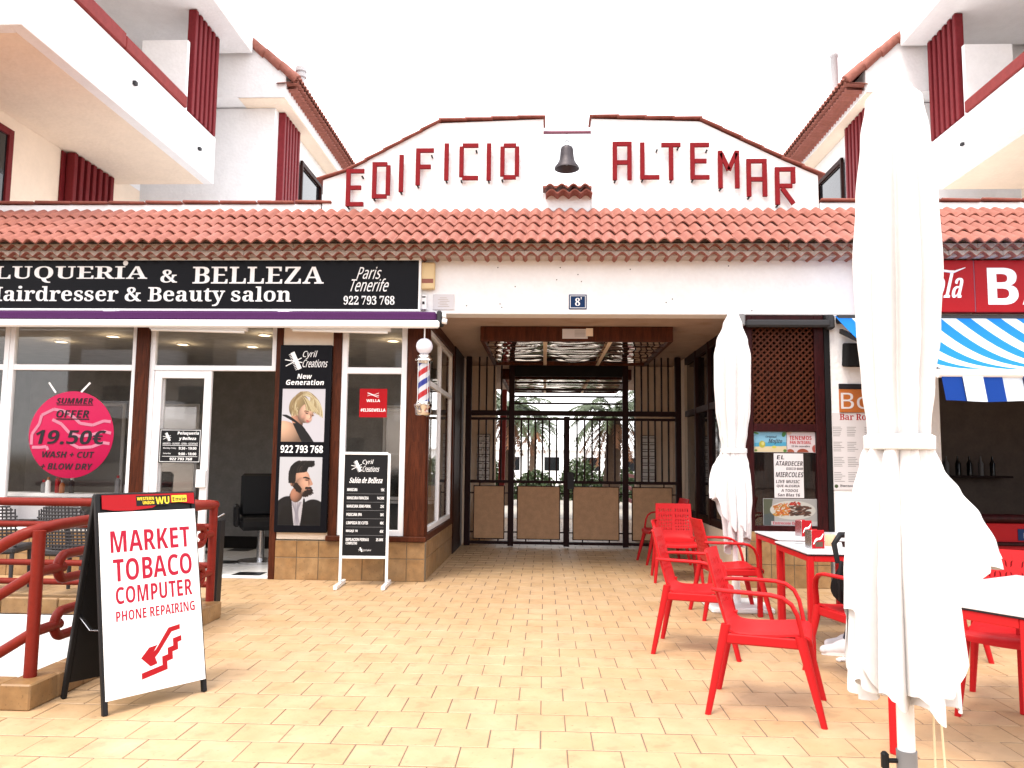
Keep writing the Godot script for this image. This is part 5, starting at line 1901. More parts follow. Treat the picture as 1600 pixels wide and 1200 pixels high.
func man() -> Image:
	var im := pic(180, 270, Color(.90, .90, .92))
	rng.seed = 23
	# jacket and shirt
	ball(im, .16, .86, .22, .30, Color(.075, .075, .085), 0.35, -.4, -.6)
	ball(im, .84, .88, .24, .27, Color(.070, .070, .08), -0.3, .3, -.6)
	pgon(im, [[.10, .72], [.9, .72], [1, 1], [0, 1]], Color(.04, .04, .045))
	pgon(im, [[.27, .55], [.34, .56], [.46, .67], [.56, .65], [.58, .72], [.54, 1], [.36, 1], [.28, .72]], Color(.84, .82, .84))
	for i in 26:
		strand(im, Vector2(.30 + .25 * rng.randf(), .66), Vector2(.42, .8), Vector2(.38 + .16 * rng.randf(), 1.0), 1.4, Color(.62, .60, .64, .35))
	strand(im, Vector2(.28, .55), Vector2(.27, .70), Vector2(.36, 1.0), 5.0, Color(.035, .035, .04, 1))
	strand(im, Vector2(.60, .62), Vector2(.62, .75), Vector2(.54, 1.0), 5.0, Color(.035, .035, .04, 1))
	# neck and head, turned to the right
	ball(im, .42, .55, .10, .12, Color(.78, .55, .44), 0.3, -.5, -.2)
	ball(im, .48, .32, .165, .155, Color(.92, .70, .58), 0.0, .35, -.4)
	ball(im, .56, .42, .125, .135, Color(.94, .72, .60), -0.25, .4, -.3, .4)
	# nose and lips in three-quarter profile
	pgon(im, [[.70, .29], [.735, .31], [.80, .395], [.775, .415], [.70, .42]], Color(.86, .65, .54))
	strand(im, Vector2(.69, .32), Vector2(.71, .37), Vector2(.70, .415), 1.8, Color(.62, .42, .34, .5))
	# beard
	for i in 520:
		var t := rng.randf()
		var a := Vector2(.345, .41).lerp(Vector2(.58, .555), t) if t < .55 else Vector2(.58, .555).lerp(Vector2(.75, .50), (t - .55) / .45)
		a += Vector2(rng.randf_range(-.02, .05), rng.randf_range(-.045, .022))
		strand(im, a, a + Vector2(.01, .008), a + Vector2(rng.randf_range(0, .03), rng.randf_range(.005, .025)), 1.5, Color(.16, .11, .09, .55))
	for i in 60:
		var a := Vector2(rng.randf_range(.62, .755), rng.randf_range(.440, .458))
		strand(im, a, a + Vector2(.008, .006), a + Vector2(.01, .015), 1.4, Color(.17, .12, .10, .6))
	ell(im, .715, .474, .034, .008, Color(.62, .36, .33))
	# eye and brow
	ball(im, .645, .335, .04, .022, Color(.62, .44, .36, .7), 0.0, 0, 0, .9)
	ell(im, .655, .340, .024, .0075, Color(.10, .08, .07))
	strand(im, Vector2(.57, .305), Vector2(.64, .292), Vector2(.715, .322), 2.6, Color(.10, .08, .07, .8))
	# ear
	ball(im, .315, .385, .034, .048, Color(.90, .66, .54), 0.1)
	ball(im, .322, .388, .016, .026, Color(.60, .40, .32), 0.1)
	# hair: short sides, long top swept up and forward
	for i in 260:
		var a := Vector2(rng.randf_range(.23, .385), rng.randf_range(.20, .36))
		strand(im, a, a + Vector2(-.004, .012), a + Vector2(-.006, .026), 1.6, Color(.12, .10, .09, .55))
	for i in 420:
		var q := rng.randf()
		var r := rng.randf()
		var c := Color(.07, .058, .053, .85) if rng.randf() < .78 else Color(.27, .23, .21, .6)
		strand(im, Vector2(.24 + .40 * q, .225 - .03 * q + .02 * r), Vector2(.26 + .42 * q, .10 - .04 * r), Vector2(.44 + .38 * q, .055 + .09 * r), 2.2, c)
	return soften(im)

# ---------------------------------------------------------------- barber pole
func build_barber_pole() -> void:
	var b := thing("barber_pole", "barber pole with white globe and red, white and blue stripes on the corner post", "barber pole", Vector3(-1.335, 0, -8.60))
	var st := S()
	var pr := []
	for i in 17:
		var t := -PI / 2 + PI * i / 16.0
		pr.append(Vector2(maxf(cos(t) * 0.092, 0.001), 2.588 + sin(t) * 0.092))
	lathe(st, pr, Vector3.ZERO, 28)
	part("globe", st, mat(lin(.74, .72, .80), 0.25), b)
	st = S()
	lathe(st, [Vector2(0.001, 2.505), Vector2(0.05, 2.50), Vector2(0.072, 2.485), Vector2(0.072, 2.465), Vector2(0.085, 2.455), Vector2(0.098, 2.445), Vector2(0.098, 2.425), Vector2(0.078, 2.415), Vector2(0.075, 2.395), Vector2(0.001, 2.395)], Vector3.ZERO, 28)
	part("top_cap", st, M.chrome, b)
	# striped cylinder with its print
	var im := Image.create(128, 128, false, Image.FORMAT_RGB8)
	for y in 128:
		for x in 128:
			var t := fposmod(float(x) / 128.0 + (127 - y) / 128.0 * 1.77, 1.0)
			var c := Color(.92, .92, .95)
			if t < 0.25:
				c = Color(.12, .18, .62)
			elif t > 0.5 and t < 0.75:
				c = Color(.80, .08, .12)
			im.set_pixel(x, y, c)
	st = S()
	var n := 32
	for k in n:
		var v := []
		var m := []
		var uv := []
		for e in [[k, 0], [k, 1], [k + 1, 1], [k + 1, 0]]:
			var a: float = TAU * e[0] / n
			v.append(Vector3(cos(a) * 0.064, 1.96 + e[1] * 0.44, sin(a) * 0.064))
			m.append(Vector3(cos(a), 0, sin(a)))
			uv.append(Vector2(float(e[0]) / n, 1.0 - e[1]))
		_quad(st, v, m, uv)
	part("striped_cylinder", st, print_mat(im, 0.3), b)
	st = S()
	for k in 4:
		var a := TAU * (k + 0.5) / 4.0
		tube(st, [Vector3(cos(a) * 0.078, 1.95, sin(a) * 0.078), Vector3(cos(a) * 0.078, 2.42, sin(a) * 0.078)], 0.004, 6)
	part("guard_rod", st, M.chrome, b)
	st = S()
	lathe(st, [Vector2(0.001, 1.815), Vector2(0.05, 1.815), Vector2(0.08, 1.83), Vector2(0.088, 1.86), Vector2(0.088, 1.905), Vector2(0.10, 1.92), Vector2(0.10, 1.945), Vector2(0.08, 1.955), Vector2(0.075, 1.975), Vector2(0.001, 1.975)], Vector3.ZERO, 28)
	part("bottom_cap", st, M.chrome, b)
	st = S()
	tube(st, [Vector3(0, 2.68, 0), Vector3(0, 2.83, 0)], 0.008, 8)
	bx(st, -0.03, 0.03, 1.86, 1.90, -0.20, -0.09, 0.004)
	bx(st, -0.03, 0.03, 2.43, 2.455, -0.20, -0.09, 0.004)
	part("bracket", st, M.alu, b)

# ---------------------------------------------------------------- railing
func oval(st: SurfaceTool, c: Vector3, half: float, h: float, r: float) -> void:
	# elongated link lying along z in an upright plane
	var pts := []
	for i in 29:
		var t := TAU * i / 28.0
		var q := Vector3(0, sin(t) * h, cos(t) * h)
		q.z += (half - h) * (1.0 if cos(t) > 0 else -1.0) * (1.0 if absf(cos(t)) > 0.02 else 0.0)
		pts.append(c + q)
	tube(st, pts, r, 12, false)

func build_railing() -> void:
	var r := thing("stair_railing", "red tubular stair railing with chain link infill round the stairwell", "railing")
	var R := 0.033
	var px := -2.82
	var st := S()
	# corner posts on the kerb
	for q in [[px, -4.36], [px, -6.70]]:
		st = S()
		tube(st, [Vector3(q[0], 0.13, q[1]), Vector3(q[0], 0.93, q[1])], 0.034, 16)
		part("post", st, M.rail, r)
	st = S()
	tube(st, [Vector3(-4.9, 0.13, -6.78), Vector3(-4.9, 0.93, -6.78)], 0.034, 16)
	part("post", st, M.rail, r)
	# straight far side
	st = S()
	tube(st, [Vector3(-7.2, 0.945, -6.74), Vector3(-3.0, 0.945, -6.74), Vector3(px - 0.06, 0.945, -6.73), Vector3(px + 0.02, 0.94, -6.70)], 0.036, 16)
	part("top_rail", st, M.rail, r)
	for y in [0.755, 0.43, 0.27]:
		st = S()
		tube(st, [Vector3(-7.2, y, -6.74), Vector3(px, y, -6.71)], 0.026, 14)
		part("mid_rail", st, M.rail, r)
	# side that runs towards the viewer, then bends down along the stairs
	st = S()
	var bend := [Vector3(px, 0.94, -6.74), Vector3(px, 0.945, -6.0), Vector3(px, 0.95, -5.2), Vector3(px, 0.952, -4.75), Vector3(px - 0.005, 0.948, -4.52), Vector3(px - 0.03, 0.935, -4.42), Vector3(px - 0.09, 0.91, -4.37), Vector3(px - 0.17, 0.865, -4.35), Vector3(px - 0.28, 0.79, -4.34), Vector3(px - 0.6, 0.56, -4.34), Vector3(px - 2.0, -0.40, -4.34)]
	tube(st, bend, R, 16)
	part("handrail", st, M.rail, r)
	for y in [0.70, 0.375]:
		# links in a row between the posts, joined by short bars
		st = S()
		tube(st, [Vector3(px, y, -4.36), Vector3(px, y, -4.60)], 0.029, 12)
		part("chain_bar", st, M.rail, r)
		var z := -4.53
		for i in 3:
			st = S()
			oval(st, Vector3(px, y, z - 0.31), 0.29, 0.072, 0.028)
			part("chain_link", st, M.rail, r)
			st = S()
			tube(st, [Vector3(px, y, z - 0.54), Vector3(px, y, z - 0.79)], 0.028, 12)
			part("chain_bar", st, M.rail, r)
			z -= 0.70
		# bars running down beside the stairs
		st = S()
		tube(st, [Vector3(px, y, -4.36), Vector3(px - 0.25, y - 0.16, -4.345), Vector3(px - 1.9, y - 1.25, -4.34)], 0.029, 12)
		part("sloping_bar", st, M.rail, r)
	# dark bin-like post behind the corner post
	var bn := thing("black_planter_stand", "slim black stand with a bent tip behind the corner post of the railing", "stand", Vector3(-2.89, 0.0, -6.98))
	st = S()
	cb(st, Vector3(0, 0.40, 0), Vector3(0.07, 0.80, 0.12), 0.01, Basis(Vector3.BACK, -0.02))
	part("body", st, M.black, bn)
	st = S()
	tube(st, [Vector3(-0.05, 0.80, 0.05), Vector3(0.02, 0.82, 0.05), Vector3(0.07, 0.85, 0.05)], 0.007, 6)
	part("tip", st, M.steel, bn)

# ---------------------------------------------------------------- A-frame sign
func build_aframe() -> void:
	var fl := Vector3(-2.287, 0, -4.155)
	var fr := Vector3(-1.948, 0, -4.636)
	var u := (fr - fl).normalized()               # along the sign, to the right as read
	var n := Vector3(u.z * -1.0, 0, u.x)           # out of its front
	if n.z < 0:
		n = -n
	var c := (fl + fr) / 2
	var a := thing("pavement_sign", "black A-frame sign with white board reading MARKET TOBACO COMPUTER PHONE REPAIRING", "sign", c - n * 0.24)
	a.basis = Basis(u, Vector3.UP, n)
	var W := (fr - fl).length()
	var H := 1.13
	var lean := atan2(0.235, H)
	var L := H / cos(lean)
	# each face hangs on a node tilted about the foot line
	for side in [1.0, -1.0]:
		var face := Node3D.new()
		face.name = "front_face" if side > 0 else "rear_face"
		a.add_child(face)
		face.position = Vector3(0, 0, 0.24 * side)
		face.basis = Basis(Vector3.RIGHT, -lean * side)
		if side < 0:
			face.basis = face.basis * Basis(Vector3.UP, PI)
		for sx in [-1.0, 1.0]:
			var st := S()
			cb(st, Vector3(sx * (W / 2 - 0.012), L / 2, 0), Vector3(0.026, L, 0.03), 0.004)
			part("leg", st, M.black, face)
		var pn := S()
		cb(pn, Vector3(0, 0.09 + (L - 0.09) / 2, -0.004), Vector3(W - 0.052, L - 0.09, 0.012), 0.002)
		part("backboard", pn, M.black, face)
		if side > 0:
			var y0 := 0.07
			var y1 := 1.055
			var hw := W / 2 - 0.010
			var wb := S()
			cb(wb, Vector3(0, (y0 + y1) / 2, 0.0185), Vector3(hw * 2, y1 - y0, 0.006), 0.001)
			part("white_board", wb, M.board, face)
			var ph := y1 - y0
			var X := func(t: float) -> float: return -hw + 2 * hw * t
			var Y := func(t: float) -> float: return y1 - ph * t
			words("lettering", "MARKET", sansb, M.signink, face, X.call(.10), X.call(.92), Y.call(.225), Y.call(.105), 0.0217)
			words("lettering", "TOBACO", sansb, M.signink, face, X.call(.115), X.call(.925), Y.call(.385), Y.call(.262), 0.0217)
			words("lettering", "COMPUTER", sansb, M.signink, face, X.call(.13), X.call(.915), Y.call(.508), Y.call(.415), 0.0217)
			words("lettering", "PHONE REPAIRING", sansb, M.signink, face, X.call(.125), X.call(.93), Y.call(.60), Y.call(.545), 0.0217)
			# arrow going down the stairs
			var ar := [[.755, .665], [.755, .692], [.665, .700], [.52, .805], [.485, .823], [.505, .858], [.435, .868], [.345, .815], [.43, .765], [.515, .758], [.475, .790], [.495, .783], [.635, .675]]
			var sta := [[.345, .895], [.555, .872], [.555, .826], [.615, .820], [.615, .785], [.675, .778], [.675, .738], [.765, .728], [.765, .758], [.725, .763], [.725, .803], [.665, .810], [.665, .850], [.605, .857], [.605, .900], [.345, .928]]
			for q in [[ar, "arrow"], [sta, "stairs_mark"]]:
				var pp := PackedVector2Array()
				for e in q[0]:
					pp.append(Vector2(X.call(e[0]), Y.call(e[1])))
				var st := S()
				plate(st, pp, 0.0228, 0.001)
				part(q[1], st, M.signred, face)
			# red strip with a yellow and black logo at the top
			var st2 := S()
			var top := PackedVector2Array([Vector2(-hw + 0.02, L - 0.002), Vector2(hw, L - 0.002), Vector2(hw, L - 0.068), Vector2(hw - 0.10, L - 0.055), Vector2(hw - 0.22, L - 0.060), Vector2(0.02, L - 0.082), Vector2(-0.10, L - 0.093), Vector2(-0.2, L - 0.090), Vector2(-hw + 0.02, L - 0.078)])
			plate(st2, top, 0.021, 0.004)
			part("red_strip", st2, M.signred, face)
			var blk := S()
			cb(blk, Vector3(0.030, L - 0.040, 0.0215), Vector3(0.205, 0.058, 0.0012), 0.0003)
			part("logo_ground", blk, M.black, face)
			var yel := mat(lin(.85, .60, .02), 0.5)
			words("lettering", "WESTERN", sansb, yel, face, -0.068, 0.032, L - 0.037, L - 0.019, 0.0222)
			words("lettering", "UNION", sansb, yel, face, -0.035, 0.032, L - 0.061, L - 0.043, 0.0222)
			words("lettering", "WU", sansb, yel, face, 0.042, 0.125, L - 0.062, L - 0.020, 0.0222)
			var ev := S()
			cb(ev, Vector3(0.188, L - 0.034, 0.0215), Vector3(0.095, 0.040, 0.0012), 0.0003)
			part("logo_ground", ev, yel, face)
			words("lettering", "Envie", sansb, M.ink, face, 0.146, 0.230, L - 0.048, L - 0.022, 0.0222)
	# brace between the two faces
	var br := S()
	bar(br, Vector3(-W / 2 + 0.03, 0.42, 0.15), Vector3(-W / 2 + 0.03, 0.40, 0.0), 0.006, 0.02)
	bar(br, Vector3(-W / 2 + 0.03, 0.40, 0.0), Vector3(-W / 2 + 0.03, 0.46, -0.14), 0.006, 0.02)
	part("brace", br, M.steel, a)
	var hg := S()
	cb(hg, Vector3(0, H - 0.004, 0), Vector3(W, 0.03, 0.035), 0.006)
	part("hinge", hg, M.black, a)

# ---------------------------------------------------------------- price stand
func build_menu_stand() -> void:
	var m := thing("price_stand", "white framed black price list stand with T feet in front of the narrow salon window", "sign", Vector3(-1.905, 0, -8.42), 0.05)
	var w := 0.245
	for sx in [-1.0, 1.0]:
		var st := S()
		bx(st, sx * w - 0.014, sx * w + 0.014, 0.05, 1.40, -0.014, 0.014, 0.004)
		part("upright", st, M.whitegloss, m)
		st = S()
		bx(st, sx * w - 0.02, sx * w + 0.02, 0.0, 0.045, -0.22, 0.24, 0.006)
		part("foot", st, M.whitegloss, m)
	for y in [0.305, 1.40]:
		var st := S()
		bx(st, -w + 0.014, w - 0.014, y - 0.014, y + 0.014, -0.013, 0.013, 0.004)
		part("crossbar", st, M.whitegloss, m)
	box("board", M.black, m, -w + 0.0145, w - 0.0145, 0.3195, 1.3855, -0.006, 0.006, 0.001)
	comb_logo(m, -0.085, 1.265, 0.62, 0.0062)
	words("lettering", "Cyril", sans, M.white, m, -0.04, 0.07, 1.275, 1.335, 0.0062, 0.25)
	words("lettering", "Creations", sans, M.white, m, -0.035, 0.14, 1.205, 1.265, 0.0062, 0.25)
	words("lettering", "Salón de Belleza", serif, M.white, m, -0.17, 0.18, 1.085, 1.145, 0.0062, 0.25)
	var rows := [["MANICURA", "15€"], ["MANICURA FRANCESA", "14.50€"], ["MANICURA SEMI-PERM.", "25€"], ["PEDICURA SPA", "30€"], ["LIMPIEZA DE CUTIS", "40€"], ["MASAJE 1H", "45€"], ["DEPILACION PIERNAS", "25.00€"]]
	for i in rows.size():
		var y := 1.0 - 0.0875 * i
		words("lettering", rows[i][0], sansb, M.white, m, -0.195, -0.195 + 0.0135 * rows[i][0].length(), y, y + 0.03, 0.0062)
		words("lettering", rows[i][1], sansb, M.white, m, 0.20 - 0.0125 * rows[i][1].length(), 0.20, y, y + 0.03, 0.0062)
		if i < 6:
			box("rule", M.grey, m, -0.20, 0.20, y - 0.030, y - 0.0275, 0.0061, 0.0066, 0.0002)
	words("lettering", "COMPLETAS", sansb, M.white, m, -0.195, -0.075, 0.438, 0.465, 0.0062)
	comb_logo(m, -0.03, 0.385, 0.25, 0.0062)
	words("lettering", "Cyril Creations", sans, M.white, m, -0.01, 0.075, 0.365, 0.39, 0.0062, 0.25)

# ---------------------------------------------------------------- terrace furniture
func shell(u: float, v: float) -> Vector3:
	# v 0 front lip of the seat .. 1 top of the back; u -1..1 across
	var P := [Vector2(.245, .395), Vector2(.235, .432), Vector2(.18, .448), Vector2(.05, .437), Vector2(-.08, .430), Vector2(-.165, .440), Vector2(-.215, .490), Vector2(-.245, .570), Vector2(-.275, .680), Vector2(-.318, .850)]
	var f := v * (P.size() - 1)
	var i := clampi(int(f), 0, P.size() - 2)
	var t := f - i
	var p0: Vector2 = P[maxi(i - 1, 0)]
	var p1: Vector2 = P[i]
	var p2: Vector2 = P[i + 1]
	var p3: Vector2 = P[mini(i + 2, P.size() - 1)]
	var q := 0.5 * ((2.0 * p1) + (p2 - p0) * t + (2.0 * p0 - 5.0 * p1 + 4.0 * p2 - p3) * t * t + (3.0 * p1 - p0 - 3.0 * p2 + p3) * t * t * t)
	var half := 0.222 if v < 0.55 else lerpf(0.222, 0.205, (v - 0.55) / 0.45)
	if v < 0.12:
		half = lerpf(0.205, 0.222, v / 0.12)
	var dish := 0.014 * (1.0 - u * u) * (1.0 - smoothstep(0.42, 0.58, v))
	return Vector3(u * half, q.y - dish, q.x + 0.03 * u * u * smoothstep(0.5, 0.75, v))

func shell_n(u: float, v: float) -> Vector3:
	var du := shell(minf(u + .02, 1), v) - shell(maxf(u - .02, -1), v)
	var dv := shell(u, minf(v + .01, 1)) - shell(u, maxf(v - .01, 0))
	var n := du.cross(dv).normalized()
	# towards the sitter
	if n.dot(Vector3(0, 1, 0.6)) < 0:
		n = -n
	return n

func shell_quad(st: SurfaceTool, q: Array) -> void:
	for side in [1.0, -1.0]:
		var v := []
		var m := []
		for e in q:
			var n := shell_n(e[0], e[1])
			v.append(shell(e[0], e[1]) + (Vector3.ZERO if side > 0 else n * -0.012))
			m.append(n * side)
		_quad(st, v, m)

func shell_wall(st: SurfaceTool, a: Array, b: Array, out: Vector3) -> void:
	var na := shell_n(a[0], a[1]) * -0.012
	var nb := shell_n(b[0], b[1]) * -0.012
	var p := shell(a[0], a[1])
	var q := shell(b[0], b[1])
	poly(st, [p, q, q + nb, p + na], out)

func make_chair(label: String) -> Node3D:
	var c := thing("terrace_chair", label, "chair", Vector3.ZERO, 0.0, "red plastic armchairs on the terrace")
	var nv := 32
	var v0 := 0.70
	# seat and lower back
	var st := S()
	var nu := 10
	for i in nu:
		for k in nv:
			var a := k / float(nv) * v0
			var b := (k + 1) / float(nv) * v0
			var x0 := -1.0 + 2.0 * i / nu
			var x1 := -1.0 + 2.0 * (i + 1) / nu
			shell_quad(st, [[x0, a], [x1, a], [x1, b], [x0, b]])
	for k in nv:
		var a := k / float(nv) * v0
		var b := (k + 1) / float(nv) * v0
		shell_wall(st, [-1.0, a], [-1.0, b], Vector3(-1, 0, 0))
		shell_wall(st, [1.0, a], [1.0, b], Vector3(1, 0, 0))
	for i in nu:
		shell_wall(st, [-1.0 + 2.0 * i / nu, 0.0], [-1.0 + 2.0 * (i + 1) / nu, 0.0], Vector3(0, -0.3, 1))
	part("seat", st, M.chair, c)
	# pierced backrest: leaf-shaped holes either side of a plain strip
	st = S()
	var cols := 15
	var rws := 8
	for i in cols:
		for k in rws:
			var x0 := -1.0 + 2.0 * i / cols
			var x1 := -1.0 + 2.0 * (i + 1) / cols
			var a := v0 + (1.0 - v0) * k / rws
			var b := v0 + (1.0 - v0) * (k + 1) / rws
			var solid: bool = i == 0 or i == cols - 1 or k == 0 or k == rws - 1 or (i == 7 and k < 7)
			if solid:
				shell_quad(st, [[x0, a], [x1, a], [x1, b], [x0, b]])
				continue
			var o := [[x0, a], [x1, a], [x1, b], [x0, b]]
			var h := []
			var lean := (i + k) % 2 == 0
			for e in [[.24, .14], [.62, .32], [.76, .86], [.38, .68]]:
				var ex: float = e[0] if lean else 1.0 - e[0]
				h.append([lerpf(x0, x1, ex), lerpf(a, b, e[1])])
			if not lean:
				h = [h[1], h[0], h[3], h[2]]
			for e in 4:
				var f := (e + 1) % 4
				shell_quad(st, [o[e], o[f], h[f], h[e]])
				shell_wall(st, h[e], h[f], shell((x0 + x1) / 2, (a + b) / 2) - shell(h[e][0], h[e][1]))
	for k in rws:
		var a := v0 + (1.0 - v0) * k / rws
		var b := v0 + (1.0 - v0) * (k + 1) / rws
		shell_wall(st, [-1.0, a], [-1.0, b], Vector3(-1, 0, 0))
		shell_wall(st, [1.0, a], [1.0, b], Vector3(1, 0, 0))
	for i in cols:
		shell_wall(st, [-1.0 + 2.0 * i / cols, 1.0], [-1.0 + 2.0 * (i + 1) / cols, 1.0], Vector3(0, 1, 0))
	part("backrest", st, M.chair, c)
	# frame under the seat
	st = S()
	bx(st, -0.205, 0.205, 0.375, 0.425, 0.12, 0.165, 0.012)
	bx(st, -0.205, 0.205, 0.375, 0.42, -0.19, -0.15, 0.012)
	for sx in [-1.0, 1.0]:
		bx(st, sx * 0.214 - 0.014, sx * 0.214 + 0.014, 0.372, 0.428, -0.20, 0.19, 0.008)
	part("seat_frame", st, M.chair, c)
	for sx in [-1.0, 1.0]:
		st = S()
		leg(st, Vector3(sx * .218, .44, .185), Vector3(sx * .262, 0, .292), 0.056, 0.032)
		part("leg", st, M.chair, c)
		st = S()
		leg(st, Vector3(sx * .210, .475, -.196), Vector3(sx * .256, 0, -.292), 0.050, 0.032)
		part("leg", st, M.chair, c)
		st = S()
		var pts := [Vector3(sx * .205, .655, -.262), Vector3(sx * .245, .655, -.20), Vector3(sx * .262, .655, -.08), Vector3(sx * .266, .652, .04), Vector3(sx * .264, .640, .10), Vector3(sx * .258, .608, .145), Vector3(sx * .248, .555, .172), Vector3(sx * .232, .48, .188), Vector3(sx * .222, .425, .197)]
		flat_tube(st, pts, 0.021, 0.012)
		part("armrest", st, M.chair, c)
	return c

func leg(st: SurfaceTool, a: Vector3, b: Vector3, w0: float, w1: float) -> void:
	# tapered leg of rounded square section
	var n := 8
	var ra := []
	var rb := []
	var nm := []
	for i in n:
		var t := TAU * (i + 0.5) / n
		var d := Vector3(cos(t), 0, sin(t))
		var k := 1.0 / maxf(absf(d.x), absf(d.z))
		k = minf(k, 1.18)
		ra.append(a + d * k * w0 / 2)
		rb.append(b + d * k * w1 / 2)
		nm.append(d)
	for i in n:
		var j := (i + 1) % n
		_quad(st, [ra[i], rb[i], rb[j], ra[j]], [nm[i], nm[i], nm[j], nm[j]])
	poly(st, ra, Vector3.UP)
	poly(st, rb, Vector3.DOWN)

func flat_tube(st: SurfaceTool, pts: Array, w: float, h: float) -> void:
	# oval bar: w across (x), h in the plane of the bend
	var cnt := pts.size()
	var n := 12
	var rings := []
	var nms := []
	for i in cnt:
		var d: Vector3 = (pts[mini(i + 1, cnt - 1)] - pts[maxi(i - 1, 0)]).normalized()
		var x := (Vector3.RIGHT - d * d.x).normalized()
		var y := d.cross(x).normalized()
		var a := []
		var b := []
		for k in n:
			var t := TAU * k / n
			a.append(pts[i] + x * cos(t) * w + y * sin(t) * h)
			b.append((x * cos(t) / w + y * sin(t) / h).normalized())
		rings.append(a)
		nms.append(b)
	for i in cnt - 1:
		for k in n:
			var j := (k + 1) % n
			_quad(st, [rings[i][k], rings[i + 1][k], rings[i + 1][j], rings[i][j]], [nms[i][k], nms[i + 1][k], nms[i + 1][j], nms[i][j]])
	poly(st, rings[0], pts[0] - pts[1])
	poly(st, rings[cnt - 1], pts[cnt - 1] - pts[cnt - 2])

func make_table(label: String, at: Vector3, turn: float, wx: float, wz: float) -> Node3D:
	var t := thing("terrace_table", label, "table", at, turn, "white topped red tables on the terrace")
	box("table_top", mat(lin(.74, .74, .77), 0.18, T.mottle, 1.0), t, -wx / 2, wx / 2, 0.730, 0.742, -wz / 2, wz / 2, 0.002)
	box("top_edge", M.ink, t, -wx / 2 + 0.002, wx / 2 - 0.002, 0.722, 0.7295, -wz / 2 + 0.002, wz / 2 - 0.002, 0.001)
	var st := S()
	for s in [-1.0, 1.0]:
		bx(st, -wx / 2 + 0.05, wx / 2 - 0.05, 0.68, 0.7215, s * (wz / 2 - 0.022) - 0.014, s * (wz / 2 - 0.022) + 0.014, 0.003)
		bx(st, s * (wx / 2 - 0.022) - 0.014, s * (wx / 2 - 0.022) + 0.014, 0.68, 0.7215, -wz / 2 + 0.05, wz / 2 - 0.05, 0.003)
	part("apron", st, M.chair, t)
	for sx in [-1.0, 1.0]:
		for sz in [-1.0, 1.0]:
			st = S()
			cb(st, Vector3(sx * (wx / 2 - 0.028), 0.3605, sz * (wz / 2 - 0.028)), Vector3(0.042, 0.721, 0.042), 0.004)
			part("leg", st, M.chair, t)
	return t

